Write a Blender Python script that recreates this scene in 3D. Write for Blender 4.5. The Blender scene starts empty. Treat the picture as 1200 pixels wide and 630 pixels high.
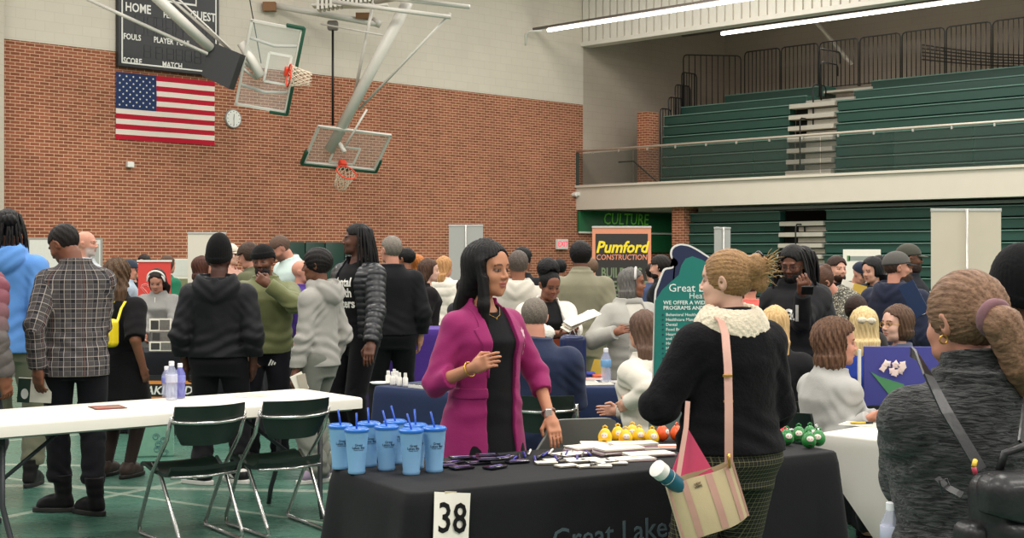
import bpy, bmesh, math, random
import numpy as np
from mathutils import Vector, Matrix, Euler
from mathutils.bvhtree import BVHTree
random.seed(7)
SC = bpy.context.scene
COL = SC.collection
F = 1620.0; HY = 298.0; CAMZ = 1.63
PI = math.pi
def R(d): return math.radians(d)
def sx(px, Y): return (px - 600.0) / F * Y          # pixel column at distance Y -> world X
def sz(py, Y): return CAMZ + (HY - py) / F * Y      # pixel row at distance Y -> world Z
def V(*a): return Vector(a)

# ------------------------------------------------------------ tagging / linking
def tag(o, label=None, cat=None, group=None, kind=None):
    if label: o['label'] = label
    if cat: o['category'] = cat
    if group: o['group'] = group
    if kind: o['kind'] = kind
    return o
def empty(name, loc=(0, 0, 0), rz=0.0, label=None, cat=None, group=None):
    o = bpy.data.objects.new(name, None); COL.objects.link(o)
    o.location = loc; o.rotation_euler = (0, 0, rz); o.empty_display_size = .1
    return tag(o, label, cat, group)
def link_mesh(name, me, mat=None, parent=None):
    o = bpy.data.objects.new(name, me); COL.objects.link(o)
    if mat is not None and not me.materials:
        for m in (mat if isinstance(mat, (list, tuple)) else [mat]): me.materials.append(m)
    if parent is not None: o.parent = parent
    return o
def copy_tree(o, parent=None):
    c = o.copy(); COL.objects.link(c)
    if parent is not None: c.parent = parent
    for ch in list(o.children): copy_tree(ch, c)
    return c

# ------------------------------------------------------------ polygon builder
class MB:
    def __init__(s): s.v = []; s.f = []; s.m = []
    def add(s, vs, fs, mi=0):
        b = len(s.v); s.v += [tuple(v) for v in vs]
        s.f += [tuple(b + i for i in f) for f in fs]; s.m += [mi] * len(fs); return s
    def box(s, c, size, rot=None, mi=0, bev=0.0):
        hx, hy, hz = size[0] / 2, size[1] / 2, size[2] / 2
        if bev > 0:
            bev = min(bev, hx * .95, hy * .95, hz * .95)
            bm = bmesh.new(); bmesh.ops.create_cube(bm, size=1.0)
            for v in bm.verts: v.co = Vector((v.co.x * size[0], v.co.y * size[1], v.co.z * size[2]))
            bmesh.ops.bevel(bm, geom=bm.edges[:], offset=bev, segments=2, affect='EDGES', profile=.5)
            bm.verts.index_update()
            vs = [v.co.copy() for v in bm.verts]; fs = [[v.index for v in f.verts] for f in bm.faces]; bm.free()
        else:
            vs = [Vector((x, y, z)) for z in (-hz, hz) for y in (-hy, hy) for x in (-hx, hx)]
            fs = [(0, 2, 3, 1), (4, 5, 7, 6), (0, 1, 5, 4), (2, 6, 7, 3), (0, 4, 6, 2), (1, 3, 7, 5)]
        M = rot.to_matrix() if isinstance(rot, Euler) else rot
        c = Vector(c)
        if M is not None: vs = [M @ v + c for v in vs]
        else: vs = [v + c for v in vs]
        return s.add(vs, fs, mi)
    def bar(s, a, b, w, h, up=(0, 0, 1), mi=0, bev=0):
        a = Vector(a); b = Vector(b); d = b - a; L = d.length; x = d.normalized()
        u = Vector(up); y = u.cross(x)
        if y.length < 1e-4: y = Vector((0, 1, 0)).cross(x)
        y.normalize(); z = x.cross(y)
        M = Matrix((x, y, z)).transposed()
        return s.box((a + b) / 2, (L, w, h), M, mi, bev)
    def tube(s, pts, r, n=8, mi=0, cap=True, closed=False):
        P = [Vector(p) for p in pts]; k = len(P)
        rs = r if isinstance(r, (list, tuple)) else [r] * k
        ref = None; rings = []; vs = []
        for i in range(k):
            if closed: t = P[(i + 1) % k] - P[i - 1]
            else: t = P[min(i + 1, k - 1)] - P[max(i - 1, 0)]
            if t.length < 1e-9: t = Vector((0, 0, 1))
            t.normalize()
            if ref is None:
                ref = t.orthogonal().normalized()
            ref = ref - t * ref.dot(t)
            if ref.length < 1e-5: ref = t.orthogonal()
            ref.normalize(); q = t.cross(ref)
            for j in range(n):
                a = 2 * PI * j / n
                vs.append(P[i] + (ref * math.cos(a) + q * math.sin(a)) * rs[i])
        fs = []
        for i in range(k if closed else k - 1):
            i2 = (i + 1) % k
            for j in range(n):
                j2 = (j + 1) % n
                fs.append((i * n + j, i * n + j2, i2 * n + j2, i2 * n + j))
        if cap and not closed:
            fs.append(tuple(range(n - 1, -1, -1))); fs.append(tuple((k - 1) * n + j for j in range(n)))
        return s.add(vs, fs, mi)
    def lathe(s, prof, c=(0, 0, 0), n=24, mi=0, M=None):
        vs = []; fs = []; c = Vector(c)
        for (r, z) in prof:
            for j in range(n):
                a = 2 * PI * j / n; v = Vector((r * math.cos(a), r * math.sin(a), z))
                if M is not None: v = M @ v
                vs.append(v + c)
        k = len(prof)
        for i in range(k - 1):
            for j in range(n):
                j2 = (j + 1) % n
                fs.append((i * n + j, i * n + j2, (i + 1) * n + j2, (i + 1) * n + j))
        fs.append(tuple(range(n - 1, -1, -1))); fs.append(tuple((k - 1) * n + j for j in range(n)))
        return s.add(vs, fs, mi)
    def grid(s, fn, nu, nv, mi=0):
        vs = [fn(i / nu, j / nv) for j in range(nv + 1) for i in range(nu + 1)]
        fs = [(j * (nu + 1) + i, j * (nu + 1) + i + 1, (j + 1) * (nu + 1) + i + 1, (j + 1) * (nu + 1) + i) for j in range(nv) for i in range(nu)]
        return s.add(vs, fs, mi)
    def prism(s, pts2, M4, th, mi=0):
        """outline pts2 (x,z) extruded by thickness th along local y; M4 places it"""
        n = len(pts2)
        vs = [M4 @ Vector((p[0], -th / 2, p[1])) for p in pts2] + [M4 @ Vector((p[0], th / 2, p[1])) for p in pts2]
        fs = [tuple(range(n)), tuple(range(2 * n - 1, n - 1, -1))]
        for i in range(n):
            j = (i + 1) % n; fs.append((i, i + n, j + n, j))
        return s.add(vs, fs, mi)
    def build(s, name, mat, parent=None, smooth=False, angle=None):
        me = bpy.data.meshes.new(name); me.from_pydata(s.v, [], s.f)
        mats = mat if isinstance(mat, (list, tuple)) else [mat]
        for m in mats: me.materials.append(m)
        if len(mats) > 1: me.polygons.foreach_set('material_index', s.m)
        if smooth or angle is not None:
            me.polygons.foreach_set('use_smooth', [True] * len(me.polygons))
        if angle is not None:
            try: me.set_sharp_from_angle(angle=R(angle))
            except Exception: pass
        me.update()
        return link_mesh(name, me, None, parent)

# ------------------------------------------------------------ materials
MATS = {}
def srgb(c):
    if isinstance(c, str):
        c = c.lstrip('#'); c = [int(c[i:i + 2], 16) / 255 for i in (0, 2, 4)]
    return tuple((x / 12.92 if x <= .04045 else ((x + .055) / 1.055) ** 2.4) for x in c) + (1.0,)
class NT:
    def __init__(s, m): s.m = m; s.t = m.node_tree; s.n = s.t.nodes; s.l = s.t.links; s.b = s.n.get('Principled BSDF')
    def new(s, typ, **kw):
        n = s.n.new(typ)
        for k, v in kw.items():
            if k in n.inputs: n.inputs[k].default_value = v
            else: setattr(n, k, v)
        return n
    def k(s, a, b): s.l.new(a, b)
    def math(s, op, a, b=None, c=None):
        n = s.n.new('ShaderNodeMath'); n.operation = op
        for i, x in enumerate((a, b, c)):
            if x is None: continue
            if isinstance(x, (int, float)): n.inputs[i].default_value = x
            else: s.k(x, n.inputs[i])
        return n.outputs[0]
    def mix(s, fac, a, b, blend='MIX'):
        n = s.n.new('ShaderNodeMix'); n.data_type = 'RGBA'; n.blend_type = blend
        for sock, x in ((n.inputs[0], fac), (n.inputs[6], a), (n.inputs[7], b)):
            if isinstance(x, (int, float, tuple)): sock.default_value = x
            else: s.k(x, sock)
        return n.outputs[2]
def new_mat(name, rough=.6, spec=.5, metal=0.0):
    m = bpy.data.materials.new(name); m.use_nodes = True
    t = NT(m); t.b.inputs['Roughness'].default_value = rough
    t.b.inputs['Specular IOR Level'].default_value = spec
    t.b.inputs['Metallic'].default_value = metal
    return m, t
def plain(name, color, rough=.6, metal=0.0, spec=.5, var=.06, bump=0.0, scale=30.0, coat=0.0):
    """procedural surface: base colour with slight mottling and bump"""
    key = ('plain', name)
    if key in MATS: return MATS[key]
    m, t = new_mat(name, rough, spec, metal); c = srgb(color)
    tc = t.new('ShaderNodeTexCoord')
    nz = t.new('ShaderNodeTexNoise', Scale=scale, Detail=3.0); t.k(tc.outputs['Object'], nz.inputs['Vector'])
    hi = tuple(min(1, x * (1 + var)) for x in c[:3]) + (1,); lo = tuple(x * (1 - var) for x in c[:3]) + (1,)
    t.k(t.mix(nz.outputs['Fac'], lo, hi), t.b.inputs['Base Color'])
    if bump:
        b = t.new('ShaderNodeBump', Strength=bump, Distance=.01); t.k(nz.outputs['Fac'], b.inputs['Height']); t.k(b.outputs[0], t.b.inputs['Normal'])
    if coat: t.b.inputs['Coat Weight'].default_value = coat
    MATS[key] = m; return m
def cloth(name, color, rough=.85, var=.12, bump=.35, scale=9.0, fine=220.0, sheen=.1, spec=.25):
    key = ('cloth', name)
    if key in MATS: return MATS[key]
    m, t = new_mat(name, rough, spec); c = srgb(color); dark = max(c[:3]) < .02
    if dark: t.b.inputs['Specular IOR Level'].default_value = .14; sheen = min(sheen, .04)
    tc = t.new('ShaderNodeTexCoord')
    a = t.new('ShaderNodeTexNoise', Scale=scale, Detail=4.0, Roughness=.6); t.k(tc.outputs['Object'], a.inputs['Vector'])
    f = t.new('ShaderNodeTexNoise', Scale=fine, Detail=2.0); t.k(tc.outputs['Object'], f.inputs['Vector'])
    hi = tuple(min(1, x * (1 + var) + .002) for x in c[:3]) + (1,); lo = tuple(x * (1 - var) for x in c[:3]) + (1,)
    s = t.math('ADD', t.math('MULTIPLY', a.outputs['Fac'], .5), t.math('MULTIPLY', f.outputs['Fac'], .5))
    t.k(t.mix(s, lo, hi), t.b.inputs['Base Color'])
    b = t.new('ShaderNodeBump', Strength=bump, Distance=.012)
    h = t.math('ADD', a.outputs['Fac'], t.math('MULTIPLY', f.outputs['Fac'], .18)); t.k(h, b.inputs['Height']); t.k(b.outputs[0], t.b.inputs['Normal'])
    t.b.inputs['Sheen Weight'].default_value = sheen
    MATS[key] = m; return m
def hair_mat(name, color, color2=None, rough=.55, along=(60, 60, 4)):
    key = ('hair', name)
    if key in MATS: return MATS[key]
    m, t = new_mat(name, rough, .22); c = srgb(color)
    c2 = srgb(color2) if color2 else tuple(min(1, x * 1.7 + .001) for x in c[:3]) + (1,)
    tc = t.new('ShaderNodeTexCoord'); mp = t.new('ShaderNodeMapping'); mp.inputs['Scale'].default_value = along
    t.k(tc.outputs['Object'], mp.inputs['Vector'])
    nz = t.new('ShaderNodeTexNoise', Scale=1.6, Detail=4.0, Roughness=.65); t.k(mp.outputs[0], nz.inputs['Vector'])
    cr = t.new('ShaderNodeMapRange'); cr.inputs['From Min'].default_value = .3; cr.inputs['From Max'].default_value = .7
    t.k(nz.outputs['Fac'], cr.inputs['Value'])
    t.k(t.mix(cr.outputs[0], c, c2), t.b.inputs['Base Color'])
    b = t.new('ShaderNodeBump', Strength=.6, Distance=.006); t.k(nz.outputs['Fac'], b.inputs['Height']); t.k(b.outputs[0], t.b.inputs['Normal'])
    MATS[key] = m; return m
def skin_mat():
    key = 'skin'
    if key in MATS: return MATS[key]
    m, t = new_mat('skin', .5, .4)
    at = t.new('ShaderNodeAttribute', attribute_name='Col')
    nz = t.new('ShaderNodeTexNoise', Scale=40.0, Detail=3.0); tc = t.new('ShaderNodeTexCoord'); t.k(tc.outputs['Object'], nz.inputs['Vector'])
    t.k(t.mix(t.math('MULTIPLY', nz.outputs['Fac'], .14), at.outputs['Color'], (.25, .08, .05, 1)), t.b.inputs['Base Color'])
    t.b.inputs['Subsurface Weight'].default_value = .08
    t.b.inputs['Subsurface Radius'].default_value = (.02, .008, .004)
    MATS[key] = m; return m
def attr_cloth(name='dyed_cloth', rough=.85):
    key = ('ac', name)
    if key in MATS: return MATS[key]
    m, t = new_mat(name, rough, .25)
    at = t.new('ShaderNodeAttribute', attribute_name='Col')
    tc = t.new('ShaderNodeTexCoord'); f = t.new('ShaderNodeTexNoise', Scale=12.0, Detail=5.0); t.k(tc.outputs['Object'], f.inputs['Vector'])
    t.k(t.mix(t.math('MULTIPLY', f.outputs['Fac'], .2), at.outputs['Color'], (0.02, .02, .02, 1)), t.b.inputs['Base Color'])
    b = t.new('ShaderNodeBump', Strength=.35, Distance=.01); t.k(f.outputs['Fac'], b.inputs['Height']); t.k(b.outputs[0], t.b.inputs['Normal'])
    MATS[key] = m; return m
def emis(name, color, strength):
    m = bpy.data.materials.new(name); m.use_nodes = True; t = NT(m)
    t.b.inputs['Base Color'].default_value = srgb(color); t.b.inputs['Emission Color'].default_value = srgb(color)
    t.b.inputs['Emission Strength'].default_value = strength
    return m
def glass(name, color='#ffffff', rough=.02, alpha=.18):
    """thin clear sheet or bottle wall: mostly see-through with gloss"""
    key = ('glass', name)
    if key in MATS: return MATS[key]
    m = bpy.data.materials.new(name); m.use_nodes = True; t = NT(m)
    t.b.inputs['Base Color'].default_value = srgb(color); t.b.inputs['Roughness'].default_value = rough
    t.b.inputs['Alpha'].default_value = alpha
    MATS[key] = m; return m

# ------------------------------------------------------------ signed distance shapes -> surface nets
f32 = np.float32
def _v(a): return np.asarray(a, f32)
def rc(P, a, b, r1, r2=None):
    if r2 is None: r2 = r1
    a = _v(a); b = _v(b); ba = b - a; L2 = float(ba @ ba) + 1e-12
    pa = P - a; t = np.clip(pa @ ba / L2, 0, 1)
    d = pa - t[:, None] * ba
    return np.sqrt(np.einsum('ij,ij->i', d, d)) - (r1 + (r2 - r1) * t)
def ell(P, c, r, M=None):
    q = P - _v(c)
    if M is not None: q = q @ _v(M)            # M columns = local axes
    r = _v(r); k0 = np.sqrt((q / r * (q / r)).sum(1)); k1 = np.sqrt(((q / (r * r)) ** 2).sum(1)) + 1e-9
    return k0 * (k0 - 1) / k1
def rbox(P, c, h, rad, M=None):
    q = P - _v(c)
    if M is not None: q = q @ _v(M)
    q = np.abs(q) - (_v(h) - rad)
    return np.sqrt((np.maximum(q, 0) ** 2).sum(1)) + np.minimum(q.max(1), 0) - rad
def su(a, b, k):
    h = np.clip(.5 + .5 * (b - a) / k, 0, 1)
    return b + (a - b) * h - k * h * (1 - h)
def ss(a, b, k):   # a minus b, smooth
    return -su(-a, b, k)
def smoothstep(x, a, b):
    t = np.clip((x - a) / (b - a), 0, 1); return t * t * (3 - 2 * t)
def fold(P, s=9.0, seed=0.0, st=(1, 1, .5)):
    """cheap wrinkly noise in about -1..1"""
    x = P[:, 0] * s * st[0] + seed * 1.7; y = P[:, 1] * s * st[1] + seed * 2.3; z = P[:, 2] * s * st[2] + seed
    w = np.sin(x + 1.3 * np.sin(z * 1.1 + y)) + np.sin(y * 1.2 - 1.1 * np.sin(x * .9 - z)) + np.sin(z * 2.1 + 1.4 * np.sin(x * .8 + y * .7))
    w2 = np.sin(2.3 * x + 1.9 * z + 1.5 * np.sin(y * 2)) * .5
    return (w + w2) / 3.5
CORN = np.array([[i & 1, (i >> 1) & 1, (i >> 2) & 1] for i in range(8)])
EDG = [(a, b) for a in range(8) for b in range(a + 1, 8) if bin(a ^ b).count('1') == 1]
def nets(fn, lo, hi, h, B=4, slack=1.0):
    """mesh the zero set of fn inside the box; returns verts, quads"""
    lo = np.asarray(lo, float) - 2 * h; hi = np.asarray(hi, float) + 2 * h
    nb = np.ceil((hi - lo) / (h * B)).astype(int)
    g = np.stack(np.meshgrid(*[np.arange(n) for n in nb], indexing='ij'), -1).reshape(-1, 3)
    ctr = (lo + (g + .5) * h * B).astype(f32)
    d = np.concatenate([fn(ctr[i:i + 200000]) for i in range(0, len(ctr), 200000)])
    act = g[np.abs(d) < h * B * 1.25 * slack + .012]
    n = nb * B + 1
    mask = np.zeros(n, bool); cell = np.zeros(n, bool)
    for i in range(B + 1):
        for j in range(B + 1):
            for k in range(B + 1):
                mask[act[:, 0] * B + i, act[:, 1] * B + j, act[:, 2] * B + k] = True
                if i < B and j < B and k < B: cell[act[:, 0] * B + i, act[:, 1] * B + j, act[:, 2] * B + k] = True
    idx = np.argwhere(mask)
    D = np.full(n, np.nan, f32)
    pts = (lo + idx * h).astype(f32)
    vals = np.concatenate([fn(pts[i:i + 200000]) for i in range(0, len(pts), 200000)])
    D[mask] = vals
    ci = np.argwhere(cell)
    cv = np.stack([D[ci[:, 0] + c[0], ci[:, 1] + c[1], ci[:, 2] + c[2]] for c in CORN], 1)
    ins = (cv < 0).sum(1); sel = (ins > 0) & (ins < 8)
    ci = ci[sel]; cv = cv[sel]
    acc = np.zeros((len(ci), 3)); cnt = np.zeros(len(ci))
    for a, b in EDG:
        da = cv[:, a]; db = cv[:, b]; m = (da < 0) != (db < 0)
        t = np.where(m, da / np.where(m, da - db, 1), 0)
        p = CORN[a] + (CORN[b] - CORN[a]) * t[:, None]
        acc += np.where(m[:, None], p, 0); cnt += m
    verts = lo + (ci + acc / cnt[:, None]) * h
    vid = np.full(n, -1, np.int32); vid[ci[:, 0], ci[:, 1], ci[:, 2]] = np.arange(len(ci))
    quads = []
    for ax in range(3):
        u, v = (ax + 1) % 3, (ax + 2) % 3
        c = ci[(ci[:, u] > 0) & (ci[:, v] > 0)]
        e = np.zeros(3, int); e[ax] = 1
        d0 = D[c[:, 0], c[:, 1], c[:, 2]]; c1 = c + e; d1 = D[c1[:, 0], c1[:, 1], c1[:, 2]]
        m = (d0 < 0) != (d1 < 0); c = c[m]; flip = d0[m] >= 0
        eu = np.zeros(3, int); eu[u] = 1; ev = np.zeros(3, int); ev[v] = 1
        q = [vid[tuple((c - o).T)] for o in (eu * 0, eu, eu + ev, ev)]
        q = np.stack(q, 1); ok = (q >= 0).all(1); q = q[ok]; fl = flip[ok]
        q[~fl] = q[~fl]
        q[fl] = q[fl][:, ::-1]
        quads.append(q)
    return verts, np.concatenate(quads)
def np_mesh(name, V_, Q, mat=None, parent=None, col=None, extra=None):
    me = bpy.data.meshes.new(name); nq = len(Q); nv = len(V_)
    me.vertices.add(nv); me.vertices.foreach_set('co', np.asarray(V_, f32).ravel())
    me.loops.add(nq * 4); me.loops.foreach_set('vertex_index', np.asarray(Q, np.int32).ravel())
    me.polygons.add(nq); me.polygons.foreach_set('loop_start', np.arange(nq, dtype=np.int32) * 4)
    me.polygons.foreach_set('use_smooth', np.ones(nq, bool))
    me.update(calc_edges=True)
    for nm, arr in (('Col', col), ('pat', extra)):
        if arr is not None:
            a = me.attributes.new(nm, 'FLOAT_COLOR', 'POINT')
            arr = np.asarray(arr, f32)
            if arr.shape[1] == 3: arr = np.concatenate([arr, np.ones((len(arr), 1), f32)], 1)
            a.data.foreach_set('color', arr.ravel())
    o = link_mesh(name, me, mat, parent)
    return o
def sdf_obj(name, fn, lo, hi, h, mat, parent=None, colfn=None, patfn=None):
    v, q = nets(fn, lo, hi, h)
    P = v.astype(f32)
    return np_mesh(name, v, q, mat, parent, colfn(P) if colfn else None, patfn(P) if patfn else None)

# ------------------------------------------------------------ lettering
def text_mesh(body, size=1.0, bold=0.0, depth=0.002, align='CENTER', shear=0.0, space=1.0, line=1.0, sx_=1.0):
    cu = bpy.data.curves.new('lettering', 'FONT'); cu.body = body; cu.size = size; cu.offset = bold * size
    cu.extrude = depth; cu.align_x = align; cu.align_y = 'CENTER'; cu.shear = shear; cu.space_character = space; cu.space_line = line
    cu.resolution_u = 2
    o = bpy.data.objects.new('lettering', cu); COL.objects.link(o)
    dg = bpy.context.evaluated_depsgraph_get(); dg.update()
    me = bpy.data.meshes.new_from_object(o.evaluated_get(dg))
    bpy.data.objects.remove(o); bpy.data.curves.remove(cu)
    if sx_ != 1.0:
        for v in me.vertices: v.co.x *= sx_
    return me
def text(body, M4, size, mat, parent=None, name='lettering', **kw):
    """M4: local x = reading direction, y = up of the letters, z = out of the surface"""
    me = text_mesh(body, size, **kw); me.materials.clear(); me.materials.append(mat)
    me.transform(M4); me.name = name
    return link_mesh(name, me, None, parent)
def frame(o, x, up):
    """4x4 with local x -> x, local y -> up, local z -> x cross up, origin o"""
    x = Vector(x).normalized(); up = Vector(up); up = (up - x * up.dot(x)).normalized(); z = x.cross(up)
    M = Matrix((x, up, z)).transposed().to_4x4(); M.translation = Vector(o); return M
# ------------------------------------------------------------ people
def rotm(rx=0, ry=0, rz=0): return np.array(Euler((R(rx), R(ry), R(rz)), 'XYZ').to_matrix(), f32)
def unit(v): v = np.asarray(v, float); return v / (np.linalg.norm(v) + 1e-9)
def ik(a, t, l1, l2, pole):
    a = np.asarray(a, float); t = np.asarray(t, float); d = t - a; L = np.linalg.norm(d)
    if L > (l1 + l2) * .995: t = a + d / L * (l1 + l2) * .995; d = t - a; L = np.linalg.norm(d)
    u = d / L; x = (l1 * l1 - l2 * l2 + L * L) / (2 * L); h = math.sqrt(max(l1 * l1 - x * x, 0))
    p = np.asarray(pole, float); p = p - u * (p @ u); p = unit(p)
    return a + u * x + p * h, t
def near(P, c, r, fn, m=.06):
    d = np.linalg.norm(P - _v(c), axis=1) - r
    k = d < m
    if k.any(): d[k] = fn(P[k])
    return d.astype(f32)
TP = dict(  # torso sections: height above pelvis, half width, half depth, forward offset
    m=([-.14, -.06, .04, .14, .26, .36, .43, .475, .505, .53], [.13, .165, .16, .152, .162, .176, .168, .118, .078, .058], [.08, .11, .105, .10, .108, .118, .105, .082, .065, .055], [0, -.01, 0, .005, .01, .01, 0, -.01, -.012, -.01]),
    f=([-.14, -.06, .04, .14, .26, .34, .43, .475, .505, .53], [.14, .185, .168, .138, .145, .158, .150, .104, .068, .05], [.08, .118, .10, .09, .10, .125, .092, .075, .058, .048], [0, -.015, 0, .01, .015, .02, 0, -.01, -.012, -.01]))
_PC = {}
def prof2(P, s, zz, ww, dd, yy, infl=0.0):
    key = (tuple(zz), tuple(ww), tuple(dd), tuple(yy))
    if key not in _PC:    # rounded-off interpolation of the sections
        g_ = np.linspace(zz[0], zz[-1], 241); k_ = np.hanning(19); k_ /= k_.sum()
        sm = lambda a: np.convolve(np.pad(np.interp(g_, zz, a), 9, mode='edge'), k_, 'valid')
        _PC[key] = (g_, sm(ww), sm(dd), sm(yy))
    g_, W_, D_, Y_ = _PC[key]; lo_, hi_ = zz[0], zz[-1]
    z = P[:, 2] / s; zz_ = zz; zz, ww, dd, yy = g_, W_, D_, Y_
    w = np.interp(z, zz, ww) * s + infl; d = np.interp(z, zz, dd) * s + infl; yo = np.interp(z, zz, yy) * s
    x = P[:, 0]; y = P[:, 1] - yo
    k0 = np.sqrt((x / w) ** 2 + (y / d) ** 2) + 1e-6; k1 = np.sqrt((x / (w * w)) ** 2 + (y / (d * d)) ** 2) + 1e-6
    q = k0 * (k0 - 1) / k1
    q = np.where(k0 < .3, -np.minimum(w, d) * .7, q)
    return np.maximum(q, np.maximum((zz[0] * s - infl) - P[:, 2], P[:, 2] - (zz[-1] * s + infl))).astype(f32)

class Fig:
    def __init__(g, H=1.75, sex='m', build=1.0, depth=None, lean=0, roll=0, twist=0, sit=False, hipz=None, yaw=0, pitch=0, tilt=0, L=None, Rt=None,
                 headscale=1.0, feet=None, palmL=None, palmR=None, curlL=.45, curlR=.45, poleL=None, poleR=None, shw=1.0, legs=None, belly=0.0, neck=1.0):
        s = g.s = H / 1.75; g.sex = sex; g.b = build; g.H = H
        g.hipz = (hipz if hipz is not None else (.52 if sit else .93 * s)); g.sit = sit
        g.pel = np.array([0, 0, g.hipz]); g.Mt = rotm(-lean, roll, twist)
        zz, ww, dd, yy = [list(a) for a in TP[sex]]
        dp = depth if depth else (1 + (build - 1) * 1.2)
        g.tp = (zz, [w * build if z < .45 else w * (1 + (build - 1) * .5) for z, w in zip(zz, ww)], [(d * dp + belly * math.exp(-((z - .12) / .13) ** 2)) for z, d in zip(zz, dd)], [y + belly * .6 * math.exp(-((z - .12) / .13) ** 2) for z, y in zip(zz, yy)])
        T = lambda p: g.pel + g.Mt @ (np.asarray(p, float) * s)
        g.T = T
        sw = (.172 if sex == 'm' else .152) * (1 + (build - 1) * .8) * shw
        g.sh = {1: T((sw, -.005, .412)), -1: T((-sw, -.005, .412))}
        l1, l2 = .29 * s, .255 * s
        g.el = {}; g.wr = {}
        for sd, tg, pole in ((-1, L, poleL), (1, Rt, poleR)):
            if tg is None: tg = T((sd * (sw + .055 + .05 * (build - 1)), .03, -.09)) if not sit else np.array([sd * .16, .34, g.hipz + .13])
            pole = pole if pole is not None else (sd * .5, -1, -.35)
            g.el[sd], g.wr[sd] = ik(g.sh[sd], tg, l1, l2, pole)
        g.palm = {-1: palmL, 1: palmR}; g.curl = {-1: curlL, 1: curlR}
        # head
        g.Mh = rotm(0, 0, yaw) @ rotm(-pitch, 0, 0) @ rotm(0, tilt, 0); g.hs = s ** .5 * headscale
        npv = T((0, -.008, .536)); g.neck0 = T((0, -.012, .46)); g.hc = npv + g.Mh @ np.array([0, .022, .130 + .02 * (neck - 1)]) * g.hs
        g.neck1 = npv + g.Mh @ np.array([0, .0, .05]) * g.hs
        # legs
        g.hip = {}; g.kn = {}; g.an = {}
        for i, sd in enumerate((-1, 1)):
            h = g.pel + np.array([sd * .09 * s * build ** .6, 0, -.05 * s]); g.hip[sd] = h
            if feet is not None: a = np.array([feet[i][0], feet[i][1], .085 if len(feet[i]) < 3 else feet[i][2]])
            elif sit: a = np.array([sd * .13, .40, .085])
            else: a = np.array([sd * .11 * s, 0.01, .085])
            g.kn[sd], g.an[sd] = ik(h, a, .425 * s, .41 * s, (sd * .1, 1, .4 if sit else 0))
        g.hd = {}
        for sd in (-1, 1):
            a = unit(g.wr[sd] - g.el[sd]); n = g.palm[sd]; n = np.array((-sd, 0.2, 0.)) if n is None else np.asarray(n, float)
            n = unit(n - a * (n @ a)); side = np.cross(a, n) * (1 if sd == 1 else -1)
            # thumb side: for a hanging right hand, palm in (-x), thumb forward (+y)
            g.hd[sd] = (g.wr[sd], a, n, side)
    # ---------- skin pieces
    def headd(g, P):
        q = ((P - _v(g.hc)) @ _v(g.Mh) / g.hs).astype(f32); x = q.copy(); x[:, 0] = np.abs(x[:, 0]); f = g.sex == 'f'
        d = ell(x, (0, -.012, .026), (.0755, .096, .089))
        d = su(d, ell(x, (0, .022, -.035), (.058, .068, .075)), .03)
        rd = max(0, min(1, (g.b - 1) * 5)) if f else 0
        d = su(d, ell(x, (.022, .045, -.078), (.026 + .008 * rd, .028 + .004 * rd, .024)), .03)            # jaw
        d = su(d, ell(x, (0, .070 if f else .072, -.098), (.015, .014, .014)), .024)              # chin
        d = su(d, ell(x, (.036, .066 - .004 * f, -.026 - .006 * f), (.02 + .005 * rd, .018 + .004 * rd, .018 + .006 * rd)), .022)             # cheek
        d = su(d, ell(x, (.02, .081 if not f else .077, .022), (.026, .010, .008)), .012 if not f else .018)             # brow ridge
        if f: d = su(d, ell(x, (0, .060, .045), (.045, .022, .035)), .03)
        d = ss(d, ell(x, (.031, .098, .0), (.017, .013, .011)), .012)              # socket
        d = su(d, ell(x, (.031, .0745, -.001), (.0135, .0115, .0105)), .004)       # eyeball and lid
        d = su(d, rc(x, (0, .086, .012), (0, .105 - .003 * f, -.027), .0065 - .001 * f, .0105 - .001 * f), .009)    # nose
        d = su(d, ell(x, (.011, .095, -.032), (.008, .010, .0075)), .006)          # nostril wings
        d = su(d, ell(x, (0, .084, -.0545), (.022, .0105 + .002 * f, .0065 + .0015 * f)), .005)           # upper lip
        d = su(d, ell(x, (0, .083, -.0655), (.019, .0105 + .002 * f, .0065 + .002 * f)), .005)           # lower lip
        d = ss(d, ell(x, (0, .099, -.060), (.021, .010, .0018)), .003)
        M = rotm(0, 18, 12)
        d = su(d, ell(x, (.077, -.006, -.008), (.010, .019, .031), M), .008)       # ear
        d = ss(d, ell(x, (.086, -.003, -.005), (.006, .010, .017), M), .006)
        return d * g.hs
    def hand(g, P, sd, fine):
        w, a, n, side = g.hd[sd]; s = g.s * (1.0 if g.sex == 'm' else .92); c = g.curl[sd]
        M = np.stack([side, n, a], 1)                     # columns: thumb side, palm normal, finger axis
        q = ((P - _v(w)) @ _v(M) / s).astype(f32)
        if c is None: return np.full(len(P), 9, f32)
        d = rbox(q, (0, 0, .05), (.039, .0135, .045), .013)
        d = su(d, rc(q, (0, 0, -.02), (0, 0, .03), .025, .028), .02)
        rf = .0085 if fine else .0098
        for i, (bx, ln) in enumerate(((.029, .072), (.010, .080), (-.009, .074), (-.027, .058))):
            p = np.array([bx, 0., .088]); ang = c * (.7 + .12 * i) ; fan = bx * 1.6
            if g.curlmode.get(sd) == 'point' and i == 0: ang = .08
            tot = 0
            for k, fr in enumerate((.45, .31, .24)):
                tot += ang * (1.0 if k == 0 else 1.15)
                dr = np.array([fan * math.cos(tot), math.sin(tot), math.cos(tot)]); e = p + unit(dr) * ln * fr
                d = su(d, rc(q, p, e, rf * (1 - .08 * k), rf * (.94 - .08 * k)), .004 if k == 0 else .002); p = e
        p0 = np.array([.030, .004, .018]); p1 = np.array([.056, .014 + .012 * c, .048]); p2 = np.array([.060 - .02 * c, .022 + .035 * c, .078])
        d = su(d, rc(q, p0, p1, .0135, .011), .008); d = su(d, rc(q, p1, p2, .0105, .0085), .003)
        return d * s
    curlmode = {}
    footrot = (0, 0)
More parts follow.
